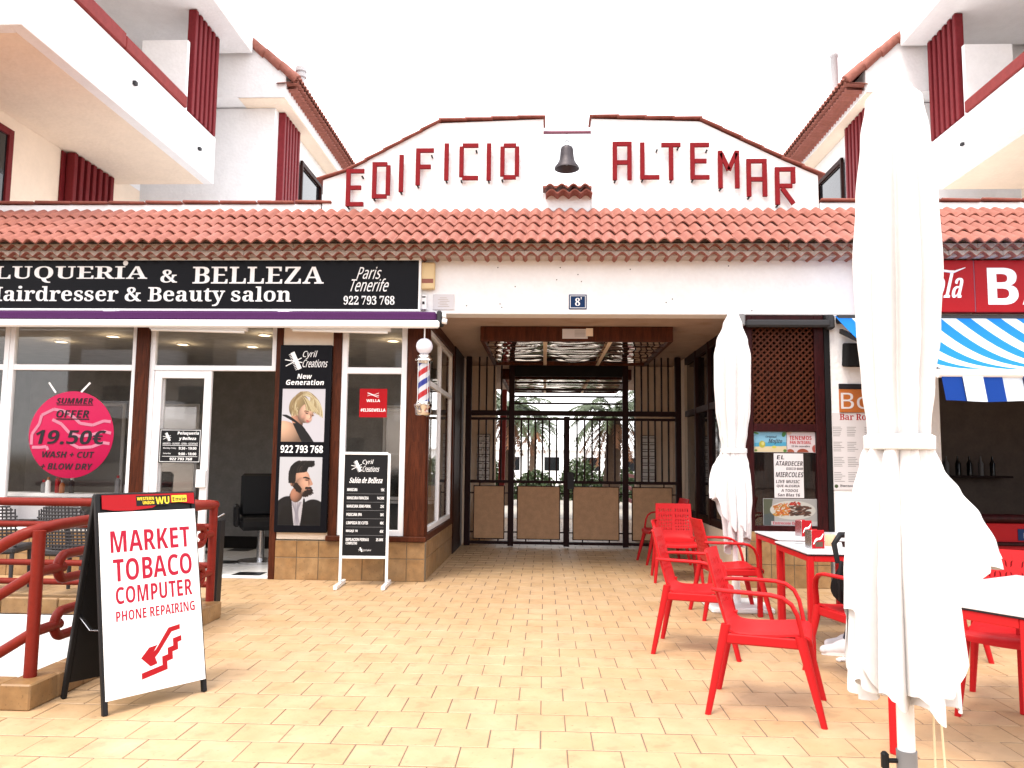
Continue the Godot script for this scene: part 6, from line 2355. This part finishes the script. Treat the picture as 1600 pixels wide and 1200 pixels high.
func build_terrace() -> void:
	rng.seed = 41
	var a := make_chair("red armchair standing on its own before the table with napkin boxes")
	a.position = Vector3(1.248, 0, -4.586)
	a.rotation.y = 1.245
	copy(a, Vector3(1.125, 0, -5.917), 1.295, "red armchair facing the table, between the lone armchair and the umbrella foot")
	copy(a, Vector3(1.65, 0, -7.22), 1.62, "red armchair at the rear table beside the umbrella pole")
	copy(a, Vector3(1.52, 0, -9.28), -0.06, "red armchair in the passage with its pierced back against the dark wall, facing out")
	copy(a, Vector3(1.60, 0, -10.80), -1.45, "red armchair deep in the passage in front of the tan gate panel")
	copy(a, Vector3(2.04, 0, -5.18), -2.9, "red armchair with a black bag on its seat")
	copy(a, Vector3(2.62, 0, -4.60), -0.594, "red armchair behind the table with papers, in front of the bar counter")
	copy(a, Vector3(2.90, 0, -6.86), -1.571, "red armchair on the far side of the rear table, by the white pier")
	copy(a, Vector3(2.77, 0, -5.93), -1.571, "red armchair in which the person with white shoes sits")
	make_table("white topped red table with two napkin boxes", Vector3(2.163, 0, -5.918), 0.0, 0.74, 0.76)
	make_table("white topped red table at the rear, beside the tiled base of the lattice bay", Vector3(2.243, 0, -6.83), 0.0, 0.74, 0.72)
	var T3 := make_table("long white topped red table with papers near the striped awning", Vector3(2.335, 0, -3.99), 0.585, 1.22, 0.66)
	T3.position = Vector3(1.64, 0, -4.06) + Vector3(.83, 0, .55) * 0.60 + Vector3(.56, 0, -.83) * 0.30
	var pp := thing("paper_sheet", "white paper sheet lying on the long table", "paper", T3.position + Vector3(0.05, 0.7425, -0.05), 0.5)
	box("sheet", M.paper, pp, -0.21, 0.21, 0.0, 0.002, -0.15, 0.15, 0.0005)
	for k in 6:
		box("print_line", M.grey, pp, -0.17, 0.05 + 0.03 * (k % 3), 0.002, 0.0024, -0.11 + 0.04 * k, -0.105 + 0.04 * k, 0.0001)
	# napkin boxes
	var nh: Node3D = null
	for q in [[1.95, -5.85, 0.25, "red napkin box on the front table beside the brown paper roll"], [2.17, -6.78, 0.35, "red napkin box on the rear table"]]:
		if nh == null:
			nh = thing("napkin_box", q[3], "napkin box", Vector3(q[0], 0.7425, q[1]), q[2], "napkin boxes")
			for sx in [-1.0, 1.0]:
				var st := S()
				cb(st, Vector3(0, 0.065, sx * 0.042), Vector3(0.098, 0.13, 0.008), 0.003)
				var cv := part("cover", st, M.signred, nh)
				st = S()
				var pts := []
				for i in 9:
					var t := i / 8.0
					pts.append(Vector3(-0.04 + 0.08 * t, 0.03 + 0.075 * t + 0.012 * sin(t * TAU), sx * 0.0465))
				tube(st, pts, [0.002, 0.005, 0.008, 0.009, 0.008, 0.009, 0.008, 0.005, 0.002], 6)
				part("white_swash", st, M.white, cv)
				st = S()
				cb(st, Vector3(0.005, 0.03, sx * 0.0465), Vector3(0.06, 0.035, 0.001), 0.0003)
				part("picture_label", st, M.trunk, cv)
			var nk := S()
			cb(nk, Vector3(0, 0.062, 0), Vector3(0.088, 0.122, 0.074), 0.006)
			part("napkins", nk, M.white, nh)
			var bs := S()
			cb(bs, Vector3(-0.049, 0.065, 0), Vector3(0.006, 0.128, 0.084), 0.002)
			part("side", bs, M.steel, nh)
		else:
			copy(nh, Vector3(q[0], 0.7425, q[1]), q[2], q[3])
	var st3 := S()
	lathe(st3, [Vector2(0.001, 0), Vector2(0.036, 0.0), Vector2(0.038, 0.004), Vector2(0.038, 0.076), Vector2(0.034, 0.08), Vector2(0.012, 0.08), Vector2(0.012, 0.05), Vector2(0.001, 0.05)], Vector3.ZERO, 24)
	var pr := mi(numbered("paper_roll"), st3.commit(), mat(lin(.62, .40, .24), 0.8, T.mottle, 6.0), self)
	pr.position = Vector3(2.12, 0.7425, -6.02)
	tag(pr, "small tan paper roll standing beside the front napkin box", "paper roll")
	st3 = S()
	lathe(st3, [Vector2(0.001, 0.004), Vector2(0.048, 0.004), Vector2(0.055, 0.03), Vector2(0.06, 0.03), Vector2(0.054, 0.0), Vector2(0.001, 0.0)], Vector3.ZERO, 24)
	var at := mi(numbered("ashtray"), st3.commit(), M.darkwood, self)
	at.position = Vector3(2.24, 0.7425, -5.95)
	tag(at, "small dark ashtray on the front table", "ashtray")
	var mn := thing("table_menu", "folded white menu card lying on the front table", "menu", Vector3(1.93, 0.7425, -6.10), 0.3)
	box("card", M.paper, mn, -0.10, 0.10, 0.0, 0.003, -0.07, 0.07, 0.001)
	box("print_block", M.grey, mn, -0.06, 0.04, 0.003, 0.0034, -0.04, 0.03, 0.0001)
	# black bag on the chair
	var bg := thing("black_bag", "black soft bag with a loop handle on a red armchair", "bag", Vector3(1.955, 0.438, -5.20), -2.9)
	var bs2 := S()
	var nb := 20
	for i in 14:
		for k in nb:
			var v := []
			var m := []
			for e in [[i, k], [i, k + 1], [i + 1, k + 1], [i + 1, k]]:
				var tt: float = e[0] / 14.0
				var an: float = TAU * e[1] / nb
				var prof := sin(pow(tt, 0.75) * PI) * 0.92 + 0.06
				var rx := 0.135 * prof * (1.0 + 0.07 * sin(an * 3.0 + tt * 6.0))
				var rz := 0.085 * prof * (1.0 + 0.10 * sin(an * 2.0 - tt * 9.0))
				v.append(Vector3(cos(an) * rx + 0.02 * sin(tt * 5.0), tt * 0.37, sin(an) * rz - 0.02))
				m.append(Vector3(cos(an), (tt - 0.5) * 0.8, sin(an)).normalized())
			_quad(bs2, v, m)
	part("body", bs2, M.blackmatt, bg)
	bs2 = S()
	tube(bs2, [Vector3(-.09, .28, .0), Vector3(-.10, .40, .02), Vector3(-.05, .455, .03), Vector3(.05, .455, .03), Vector3(.10, .40, .02), Vector3(.09, .28, .0)], [0.016, 0.018, 0.02, 0.02, 0.018, 0.016], 8)
	part("handle", bs2, M.black, bg)
	bs2 = S()
	tube(bs2, [Vector3(.10, .30, -.05), Vector3(.13, .20, -.07), Vector3(.12, .06, -.06)], 0.012, 8)
	part("strap", bs2, M.black, bg)
	# crumpled scrap on the floor
	var cr := S()
	cb(cr, Vector3(0, 0.012, 0), Vector3(0.05, 0.02, 0.035), 0.006, Basis(Vector3(0.3, 1, 0.2).normalized(), 0.6))
	cb(cr, Vector3(0.02, 0.018, 0.01), Vector3(0.03, 0.022, 0.03), 0.007, Basis(Vector3(1, 0.3, 0.2).normalized(), 0.9))
	var sc := mi(numbered("paper_scrap"), cr.commit(), M.white, self)
	sc.position = Vector3(2.03, 0.002, -5.64)
	tag(sc, "crumpled white paper scrap on the tiles by the white shoe", "litter")

# ---------------------------------------------------------------- umbrellas
func prof_at(prof: Array, t: float, c: int) -> float:
	var f := t * (prof.size() - 1)
	var k := clampi(int(f), 0, prof.size() - 2)
	var u := f - k
	if c == 0:
		return lerpf(prof[k][0], prof[k + 1][0], u)
	return lerpf(prof[k][c], prof[k + 1][c], u * u * (3 - 2 * u))

# folded cloth round a pole. prof: [height, radius, depth of the folds, shift x] from top to hem;
# th0..th1 the part of the circle that it covers, hem(th) how far its lowest edge is raised there
func cloth(st: SurfaceTool, prof: Array, th0: float, th1: float, nf: float, sd: float, hem: Callable, reach := 0.0, mid := 0.0, squash := 0.92) -> void:
	var n := 140
	var rows := 60
	var whole := th1 - th0 > TAU - 0.01
	var P := []
	var low: float = prof[prof.size() - 1][0]
	var top: float = prof[0][0]
	for i in rows + 1:
		var t := i / float(rows)
		var row := []
		for a in n + 1:
			var th := lerpf(th0, th1, a / float(n))
			if whole and a == n:
				th = th0
			var y := prof_at(prof, t, 0)
			var r := prof_at(prof, t, 1)
			var d := prof_at(prof, t, 2)
			var w := th * nf + 0.8 * sin(th + sd) + 0.35 * sin(2.0 * th + sd * 2.0 + t * 1.2)
			var c := 0.5 - 0.5 * cos(w)
			r *= 1.0 - d * pow(c, 2.5) - d * 0.22 * (0.5 - 0.5 * cos(w * 2.0 + 1.0 + t * 2.0))
			r *= 1.0 + 0.05 * d * sin(th * 5.0 + t * 7.0 + sd)
			r *= 1.0 - reach * t * pow(maxf(cos(th - mid), 0.0), 2.0)
			var edge: float = hem.call(th)
			y = top + (y - top) * (top - low - edge) / (top - low)
			row.append(Vector3(cos(th) * r + prof_at(prof, t, 3), y, sin(th) * r * squash))
		P.append(row)
	for i in rows:
		for a in n:
			var v := [P[i][a], P[i + 1][a], P[i + 1][a + 1], P[i][a + 1]]
			var m := []
			for e in [[i, a], [i + 1, a], [i + 1, a + 1], [i, a + 1]]:
				var up: Vector3 = P[mini(e[0] + 1, rows)][e[1]] - P[maxi(e[0] - 1, 0)][e[1]]
				var l: int = e[1] - 1
				var rr: int = e[1] + 1
				if whole:
					l = posmod(l, n)
					rr = posmod(rr, n)
				else:
					l = maxi(l, 0)
					rr = mini(rr, n)
				var ac: Vector3 = P[e[0]][rr] - P[e[0]][l]
				m.append(ac.cross(up).normalized())
			_quad(st, v, m)

func build_umbrellas() -> void:
	# near umbrella beside the lone chair
	var u := thing("closed_umbrella", "large closed white umbrella tied at the waist, on a pole with grey sleeve", "umbrella", Vector3(1.045, 0, -2.40), 0.0, "closed white umbrellas")
	var st := S()
	cloth(st, [[2.53, 0.02, 0.0, .03], [2.515, 0.055, 0.05, .03], [2.47, 0.085, 0.15, .03], [2.35, 0.103, 0.3, .028], [2.15, 0.120, 0.4, .025], [1.95, 0.130, 0.42, .02], [1.75, 0.122, 0.42, .015], [1.58, 0.106, 0.38, .01], [1.46, 0.092, 0.3, .01], [1.41, 0.088, 0.3, .01]], 0.0, TAU, 8.0, 1.1, func(_t): return 0.0)
	cloth(st, [[1.44, 0.082, 0.3, .01], [1.36, 0.100, 0.32, 0], [1.26, 0.124, 0.36, 0], [1.12, 0.140, 0.42, 0], [0.95, 0.150, 0.45, .0], [0.80, 0.152, 0.45, .0], [0.69, 0.156, 0.45, .0]], 0.0, TAU, 9.0, 2.0, func(t): return 0.03 * sin(t * 2.0 + 2.4) + 0.02 * sin(t * 9.0))
	cloth(st, [[1.44, 0.086, 0.28, .01], [1.36, 0.091, 0.3, .006], [1.25, 0.105, 0.32, .0], [1.13, 0.128, 0.34, -.002], [1.0, 0.150, 0.42, -.002], [0.85, 0.163, 0.45, .0], [0.71, 0.166, 0.45, .0]], 0.0, TAU, 11.0, 0.6, func(t):
		var c: float = cos(t)
		return 0.36 * smoothstep(0.35, 0.9, c) + 0.22 * smoothstep(0.84, 0.995, -c) + 0.012 * sin(t * 11.0 + 1.0), -0.78, 0.0)
	part("canopy", st, M.canopy, u)
	st = S()
	lathe(st, [Vector2(0.086, 1.395), Vector2(0.097, 1.398), Vector2(0.098, 1.435), Vector2(0.088, 1.44)], Vector3(0.01, 0, 0), 40)
	part("tie_band", st, M.canopy, u)
	st = S()
	lathe(st, [Vector2(0.024, 0.42), Vector2(0.024, 2.50), Vector2(0.03, 2.52), Vector2(0.028, 2.55), Vector2(0.001, 2.56)], Vector3.ZERO, 20)
	part("pole", st, M.whitegloss, u)
	st = S()
	lathe(st, [Vector2(0.028, 0.04), Vector2(0.028, 0.535), Vector2(0.0245, 0.536)], Vector3.ZERO, 20)
	part("sleeve", st, M.grey, u)
	st = S()
	tube(st, [Vector3(-0.028, 0.505, 0.0), Vector3(-0.055, 0.505, 0.0)], 0.007, 8)
	cb(st, Vector3(-0.062, 0.505, 0), Vector3(0.02, 0.05, 0.022), 0.006)
	part("clamp_knob", st, M.black, u)
	st = S()
	lathe(st, [Vector2(0.001, 0.0), Vector2(0.26, 0.0), Vector2(0.26, 0.03), Vector2(0.05, 0.05), Vector2(0.03, 0.12)], Vector3.ZERO, 28)
	part("base", st, M.grey, u)
	for q in [[0.065, 0.0], [0.078, 0.03]]:
		st = S()
		tube(st, [Vector3(q[0], 0.80, 0.03), Vector3(q[0] - 0.002, 0.5, 0.035 + q[1]), Vector3(q[0] + 0.03 * (q[1] * 20), 0.12, 0.05)], 0.003, 6)
		part("cord", st, M.cord, u)
	# umbrella by the rear table
	u = thing("closed_umbrella", "closed white umbrella on a square white foot beside the rear table", "umbrella", Vector3(1.79, 0, -7.57), 0.0, "closed white umbrellas")
	st = S()
	cloth(st, [[2.80, 0.02, 0.0, .02], [2.77, 0.055, 0.08, .015], [2.66, 0.095, 0.18, .01], [2.50, 0.155, 0.3, .005], [2.36, 0.182, 0.38, .005], [2.10, 0.180, 0.42, 0], [1.85, 0.168, 0.42, 0], [1.62, 0.135, 0.38, 0], [1.50, 0.114, 0.3, 0], [1.45, 0.110, 0.3, 0]], 0.0, TAU, 7.0, 2.7, func(_t): return 0.0)
	cloth(st, [[1.48, 0.103, 0.3, 0], [1.40, 0.115, 0.32, 0], [1.28, 0.135, 0.36, 0], [1.12, 0.148, 0.42, .01], [0.92, 0.148, 0.45, .015], [0.74, 0.140, 0.45, .02], [0.58, 0.130, 0.45, .02]], 0.0, TAU, 8.0, 0.7, func(t): return 0.07 * sin(t + 0.6) + 0.03 * sin(t * 3.0))
	cloth(st, [[1.48, 0.107, 0.28, 0], [1.40, 0.122, 0.3, 0], [1.28, 0.146, 0.32, -.004], [1.16, 0.162, 0.34, -.006], [1.02, 0.168, 0.4, -.006], [0.86, 0.166, 0.42, .0], [0.74, 0.160, 0.42, .0]], 0.0, TAU, 10.0, 0.2, func(t):
		var c: float = cos(t)
		return 0.30 * smoothstep(0.45, 0.95, -c) + 0.22 * smoothstep(0.7, 0.98, c) + 0.03 * sin(t * 10.0), -0.58, PI)
	part("canopy", st, M.canopy, u)
	st = S()
	lathe(st, [Vector2(0.114, 1.435), Vector2(0.122, 1.438), Vector2(0.123, 1.475), Vector2(0.115, 1.48)], Vector3.ZERO, 40)
	part("tie_band", st, M.canopy, u)
	st = S()
	lathe(st, [Vector2(0.025, 0.05), Vector2(0.025, 2.77), Vector2(0.03, 2.78), Vector2(0.001, 2.81)], Vector3.ZERO, 20)
	part("pole", st, M.whitegloss, u)
	st = S()
	cb(st, Vector3(0, 0.025, 0), Vector3(0.56, 0.05, 0.56), 0.012)
	lathe(st, [Vector2(0.05, 0.05), Vector2(0.045, 0.06), Vector2(0.034, 0.30), Vector2(0.026, 0.302)], Vector3.ZERO, 20)
	part("base", st, M.white, u)

# ---------------------------------------------------------------- the seated person
func smin(a: float, b: float, k: float) -> float:
	var h := clampf(0.5 + 0.5 * (b - a) / k, 0, 1)
	return lerpf(b, a, h) - k * h * (1.0 - h)

# bones: [a, b, ra, rb]; surface nets over the smooth union of tapered capsules
func blob(st: SurfaceTool, bones: Array, cell: float, k: float, tint: Callable) -> void:
	var lo := Vector3(99, 99, 99)
	var hi := -lo
	for b in bones:
		var r := maxf(b[2], b[3]) + cell * 2.0
		for p in [b[0], b[1]]:
			lo = lo.min(p - Vector3.ONE * r)
			hi = hi.max(p + Vector3.ONE * r)
	var nx := int((hi.x - lo.x) / cell) + 2
	var ny := int((hi.y - lo.y) / cell) + 2
	var nz := int((hi.z - lo.z) / cell) + 2
	var f := PackedFloat32Array()
	f.resize(nx * ny * nz)
	f.fill(1.0)
	for b in bones:
		var a: Vector3 = b[0]
		var e: Vector3 = b[1]
		var d := e - a
		var dd := maxf(d.length_squared(), 1e-9)
		var r := maxf(b[2], b[3]) + k + cell * 2.0
		var l3 := a.min(e) - Vector3.ONE * r - lo
		var h3 := a.max(e) + Vector3.ONE * r - lo
		for z in range(maxi(0, int(l3.z / cell)), mini(nz, int(h3.z / cell) + 1)):
			for y in range(maxi(0, int(l3.y / cell)), mini(ny, int(h3.y / cell) + 1)):
				for x in range(maxi(0, int(l3.x / cell)), mini(nx, int(h3.x / cell) + 1)):
					var p := lo + Vector3(x, y, z) * cell
					var t := clampf((p - a).dot(d) / dd, 0.0, 1.0)
					var v := (p - a - d * t).length() - lerpf(b[2], b[3], t)
					var i := x + nx * (y + ny * z)
					f[i] = smin(f[i], v, k)
	var verts := {}
	var cs := [Vector3i(0, 0, 0), Vector3i(1, 0, 0), Vector3i(0, 1, 0), Vector3i(1, 1, 0), Vector3i(0, 0, 1), Vector3i(1, 0, 1), Vector3i(0, 1, 1), Vector3i(1, 1, 1)]
	var eg := [[0, 1], [2, 3], [4, 5], [6, 7], [0, 2], [1, 3], [4, 6], [5, 7], [0, 4], [1, 5], [2, 6], [3, 7]]
	for z in nz - 1:
		for y in ny - 1:
			for x in nx - 1:
				var i0 := x + nx * (y + ny * z)
				if f[i0] > cell * 3.0 or f[i0] < -cell * 3.0:
					continue
				var vals := []
				var neg := 0
				for c in cs:
					var q: float = f[i0 + c.x + nx * (c.y + ny * c.z)]
					vals.append(q)
					if q < 0:
						neg += 1
				if neg == 0 or neg == 8:
					continue
				var s := Vector3.ZERO
				var n := 0
				for e in eg:
					var va: float = vals[e[0]]
					var vb: float = vals[e[1]]
					if (va < 0) != (vb < 0):
						s += Vector3(cs[e[0]]).lerp(Vector3(cs[e[1]]), va / (va - vb))
						n += 1
				verts[i0] = lo + (Vector3(x, y, z) + s / n) * cell
	var grad := func(p: Vector3) -> Vector3:
		var q := (p - lo) / cell
		var x := clampi(int(round(q.x)), 1, nx - 2)
		var y := clampi(int(round(q.y)), 1, ny - 2)
		var z := clampi(int(round(q.z)), 1, nz - 2)
		var i := x + nx * (y + ny * z)
		return Vector3(f[i + 1] - f[i - 1], f[i + nx] - f[i - nx], f[i + nx * ny] - f[i - nx * ny]).normalized()
	var stp := [1, nx, nx * ny]
	for i0 in verts:
		var z: int = i0 / (nx * ny)
		var y: int = (i0 / nx) % ny
		var x: int = i0 % nx
		for ax in 3:
			if f[i0] < 0 == (f[i0 + stp[ax]] < 0):
				continue
			var u: int = stp[(ax + 1) % 3]
			var w: int = stp[(ax + 2) % 3]
			if verts.has(i0 - u) and verts.has(i0 - w) and verts.has(i0 - u - w):
				var v := [verts[i0], verts[i0 - u], verts[i0 - u - w], verts[i0 - w]]
				var m := []
				for p in v:
					m.append(grad.call(p))
				var g: Vector3 = (v[1] - v[0]).cross(v[2] - v[0])
				var order := [0, 1, 2, 0, 2, 3]
				if g.dot(m[0] + m[1] + m[2] + m[3]) > 0.0:
					order = [0, 2, 1, 0, 3, 2]
				for kx in order:
					st.set_normal(m[kx])
					st.set_color(tint.call(v[kx]))
					st.add_vertex(v[kx])

func build_person() -> void:
	# sits at the front table facing -x; local frame: forward +z, turned by -90 degrees
	var p := thing("person", "person in dark trousers and white shoes sitting at the front table behind the umbrella", "person", Vector3(2.69, 0, -5.93), -PI / 2)
	var skin := Color(.50, .29, .20)
	var shirt := Color(.12, .13, .17)
	var jeans := Color(.022, .026, .045)
	var st := S()
	var body := [
		[Vector3(-.09, .55, -.10), Vector3(.09, .55, -.10), .125, .125], [Vector3(0, .58, -.11), Vector3(0, .80, -.13), .135, .135], [Vector3(-.05, .98, -.12), Vector3(.05, .98, -.12), .135, .135], [Vector3(0, .80, -.13), Vector3(0, .98, -.12), .135, .14],
		[Vector3(-.15, 1.05, -.12), Vector3(.15, 1.05, -.12), .075, .075], [Vector3(0, 1.06, -.11), Vector3(0, 1.19, -.08), .062, .055]]
	for s in [-1.0, 1.0]:
		body.append([Vector3(.095 * s, .545, -.08), Vector3(.11 * s, .53, .36), .095, .068])
		body.append([Vector3(.11 * s, .53, .36), Vector3(.10 * s, .11, .52 if s > 0 else .42), .068, .046])
		body.append([Vector3(.19 * s, 1.05, -.12), Vector3(.25 * s, .80, .02), .056, .046])
		body.append([Vector3(.25 * s, .80, .02), Vector3(.16 * s, .775, .26), .044, .032])
	blob(st, body, 0.018, 0.04, func(q: Vector3) -> Color:
		if q.y > 1.11:
			return skin
		if q.z > 0.06 and q.y > 0.66:
			return skin
		return shirt if q.y > 0.64 else jeans)
	# head
	var head := [[Vector3(0, 1.33, -.06), Vector3(0, 1.30, -.03), .098, .088], [Vector3(0, 1.25, .015), Vector3(0, 1.215, .02), .058, .040], [Vector3(0, 1.285, .062), Vector3(0, 1.262, .080), .011, .014], [Vector3(0, 1.18, -.08), Vector3(0, 1.26, -.06), .054, .054], [Vector3(-.02, 1.232, .062), Vector3(.02, 1.232, .062), .010, .010]]
	for s in [-1.0, 1.0]:
		head.append([Vector3(.092 * s, 1.30, -.055), Vector3(.096 * s, 1.27, -.05), .014, .011])
		head.append([Vector3(.034 * s, 1.315, .05), Vector3(.045 * s, 1.312, .042), .012, .012])
	blob(st, head, 0.009, 0.018, func(q: Vector3) -> Color: return Color(.32, .12, .10) if (absf(q.y - 1.232) < .008 and q.z > .06) else skin)
	# hands resting on the table edge, five fingers each
	for s in [-1.0, 1.0]:
		var w := Vector3(.16 * s, .775, .26)
		var hand := [[w, w + Vector3(-.01 * s, -.004, .07), .026, .030], [w + Vector3(-.022 * s, -.004, .05), w + Vector3(.020 * s, -.004, .055), .020, .020]]
		for i in 4:
			var off: float = (-.030 + .020 * i) * s
			var ln: float = [.062, .074, .070, .055][i]
			var k0 := w + Vector3(off, -.002, .088)
			var k1 := k0 + Vector3(off * .12, .002, ln * .55)
			hand.append([k0, k1, .0095, .0088])
			hand.append([k1, k1 + Vector3(0, -.014, ln * .45), .0088, .0075])
		hand.append([w + Vector3(-.024 * s, -.004, .03), w + Vector3(-.052 * s, -.006, .062), .012, .0105])
		hand.append([w + Vector3(-.052 * s, -.006, .062), w + Vector3(-.056 * s, -.012, .09), .0105, .009])
		blob(st, hand, 0.005, 0.006, func(_q: Vector3) -> Color: return skin)
	var pm := mat(Color.WHITE, 0.75)
	pm.vertex_color_use_as_albedo = true
	part("body", st, pm, p)
	st = S()
	blob(st, [[Vector3(0, 1.355, -.075), Vector3(0, 1.36, -.05), .103, .098], [Vector3(0, 1.30, -.10), Vector3(0, 1.24, -.10), .09, .07]], 0.012, 0.03, func(_q: Vector3) -> Color: return Color(.03, .02, .015))
	part("hair", st, pm, p)
	st = S()
	for s in [-1.0, 1.0]:
		for y in 1:
			lathe(st, [Vector2(0.001, 0.0), Vector2(0.009, 0.0)], Vector3(.036 * s, 1.3, .062), 8)
	part("eyes", st, M.black, p)
	# shoes
	for s in [-1.0, 1.0]:
		var fz: float = .52 if s > 0 else .42
		st = S()
		var fx: float = .10 * s
		blob(st, [[Vector3(fx, .055, fz - .05), Vector3(fx, .052, fz + .06), .040, .042], [Vector3(fx, .045, fz + .06), Vector3(fx, .036, fz + .18), .044, .030], [Vector3(fx, .10, fz - .02), Vector3(fx, .06, fz + .07), .040, .036], [Vector3(fx, .085, fz - .04), Vector3(fx, .045, fz - .05), .036, .036]], 0.008, 0.02, func(q: Vector3) -> Color: return Color(.70, .66, .68))
		var sh := part("shoe", st, pm, p)
		st = S()
		var out := PackedVector2Array()
		for i in 20:
			var t := TAU * i / 20.0
			out.append(Vector2(fx + cos(t) * .042, fz + .055 + sin(t) * .145))
		var idx := Geometry2D.triangulate_polygon(out)
		for i in 20:
			var a := out[i]
			var b := out[(i + 1) % 20]
			poly(st, [Vector3(a.x, .001, a.y), Vector3(b.x, .001, b.y), Vector3(b.x, .022, b.y), Vector3(a.x, .022, a.y)], Vector3(a.x - fx, 0, a.y - fz - .055))
		for i in range(0, idx.size(), 3):
			for y in [[.001, -1.0], [.022, 1.0]]:
				poly(st, [Vector3(out[idx[i]].x, y[0], out[idx[i]].y), Vector3(out[idx[i + 1]].x, y[0], out[idx[i + 1]].y), Vector3(out[idx[i + 2]].x, y[0], out[idx[i + 2]].y)], Vector3(0, y[1], 0))
		part("sole", st, M.white, sh)
		st = S()
		for i in 4:
			tube(st, [Vector3(fx - .026, .088 - .008 * i, fz + .045 + .022 * i), Vector3(fx + .026, .088 - .008 * i, fz + .045 + .022 * i)], .004, 6)
		part("laces", st, M.white, sh)
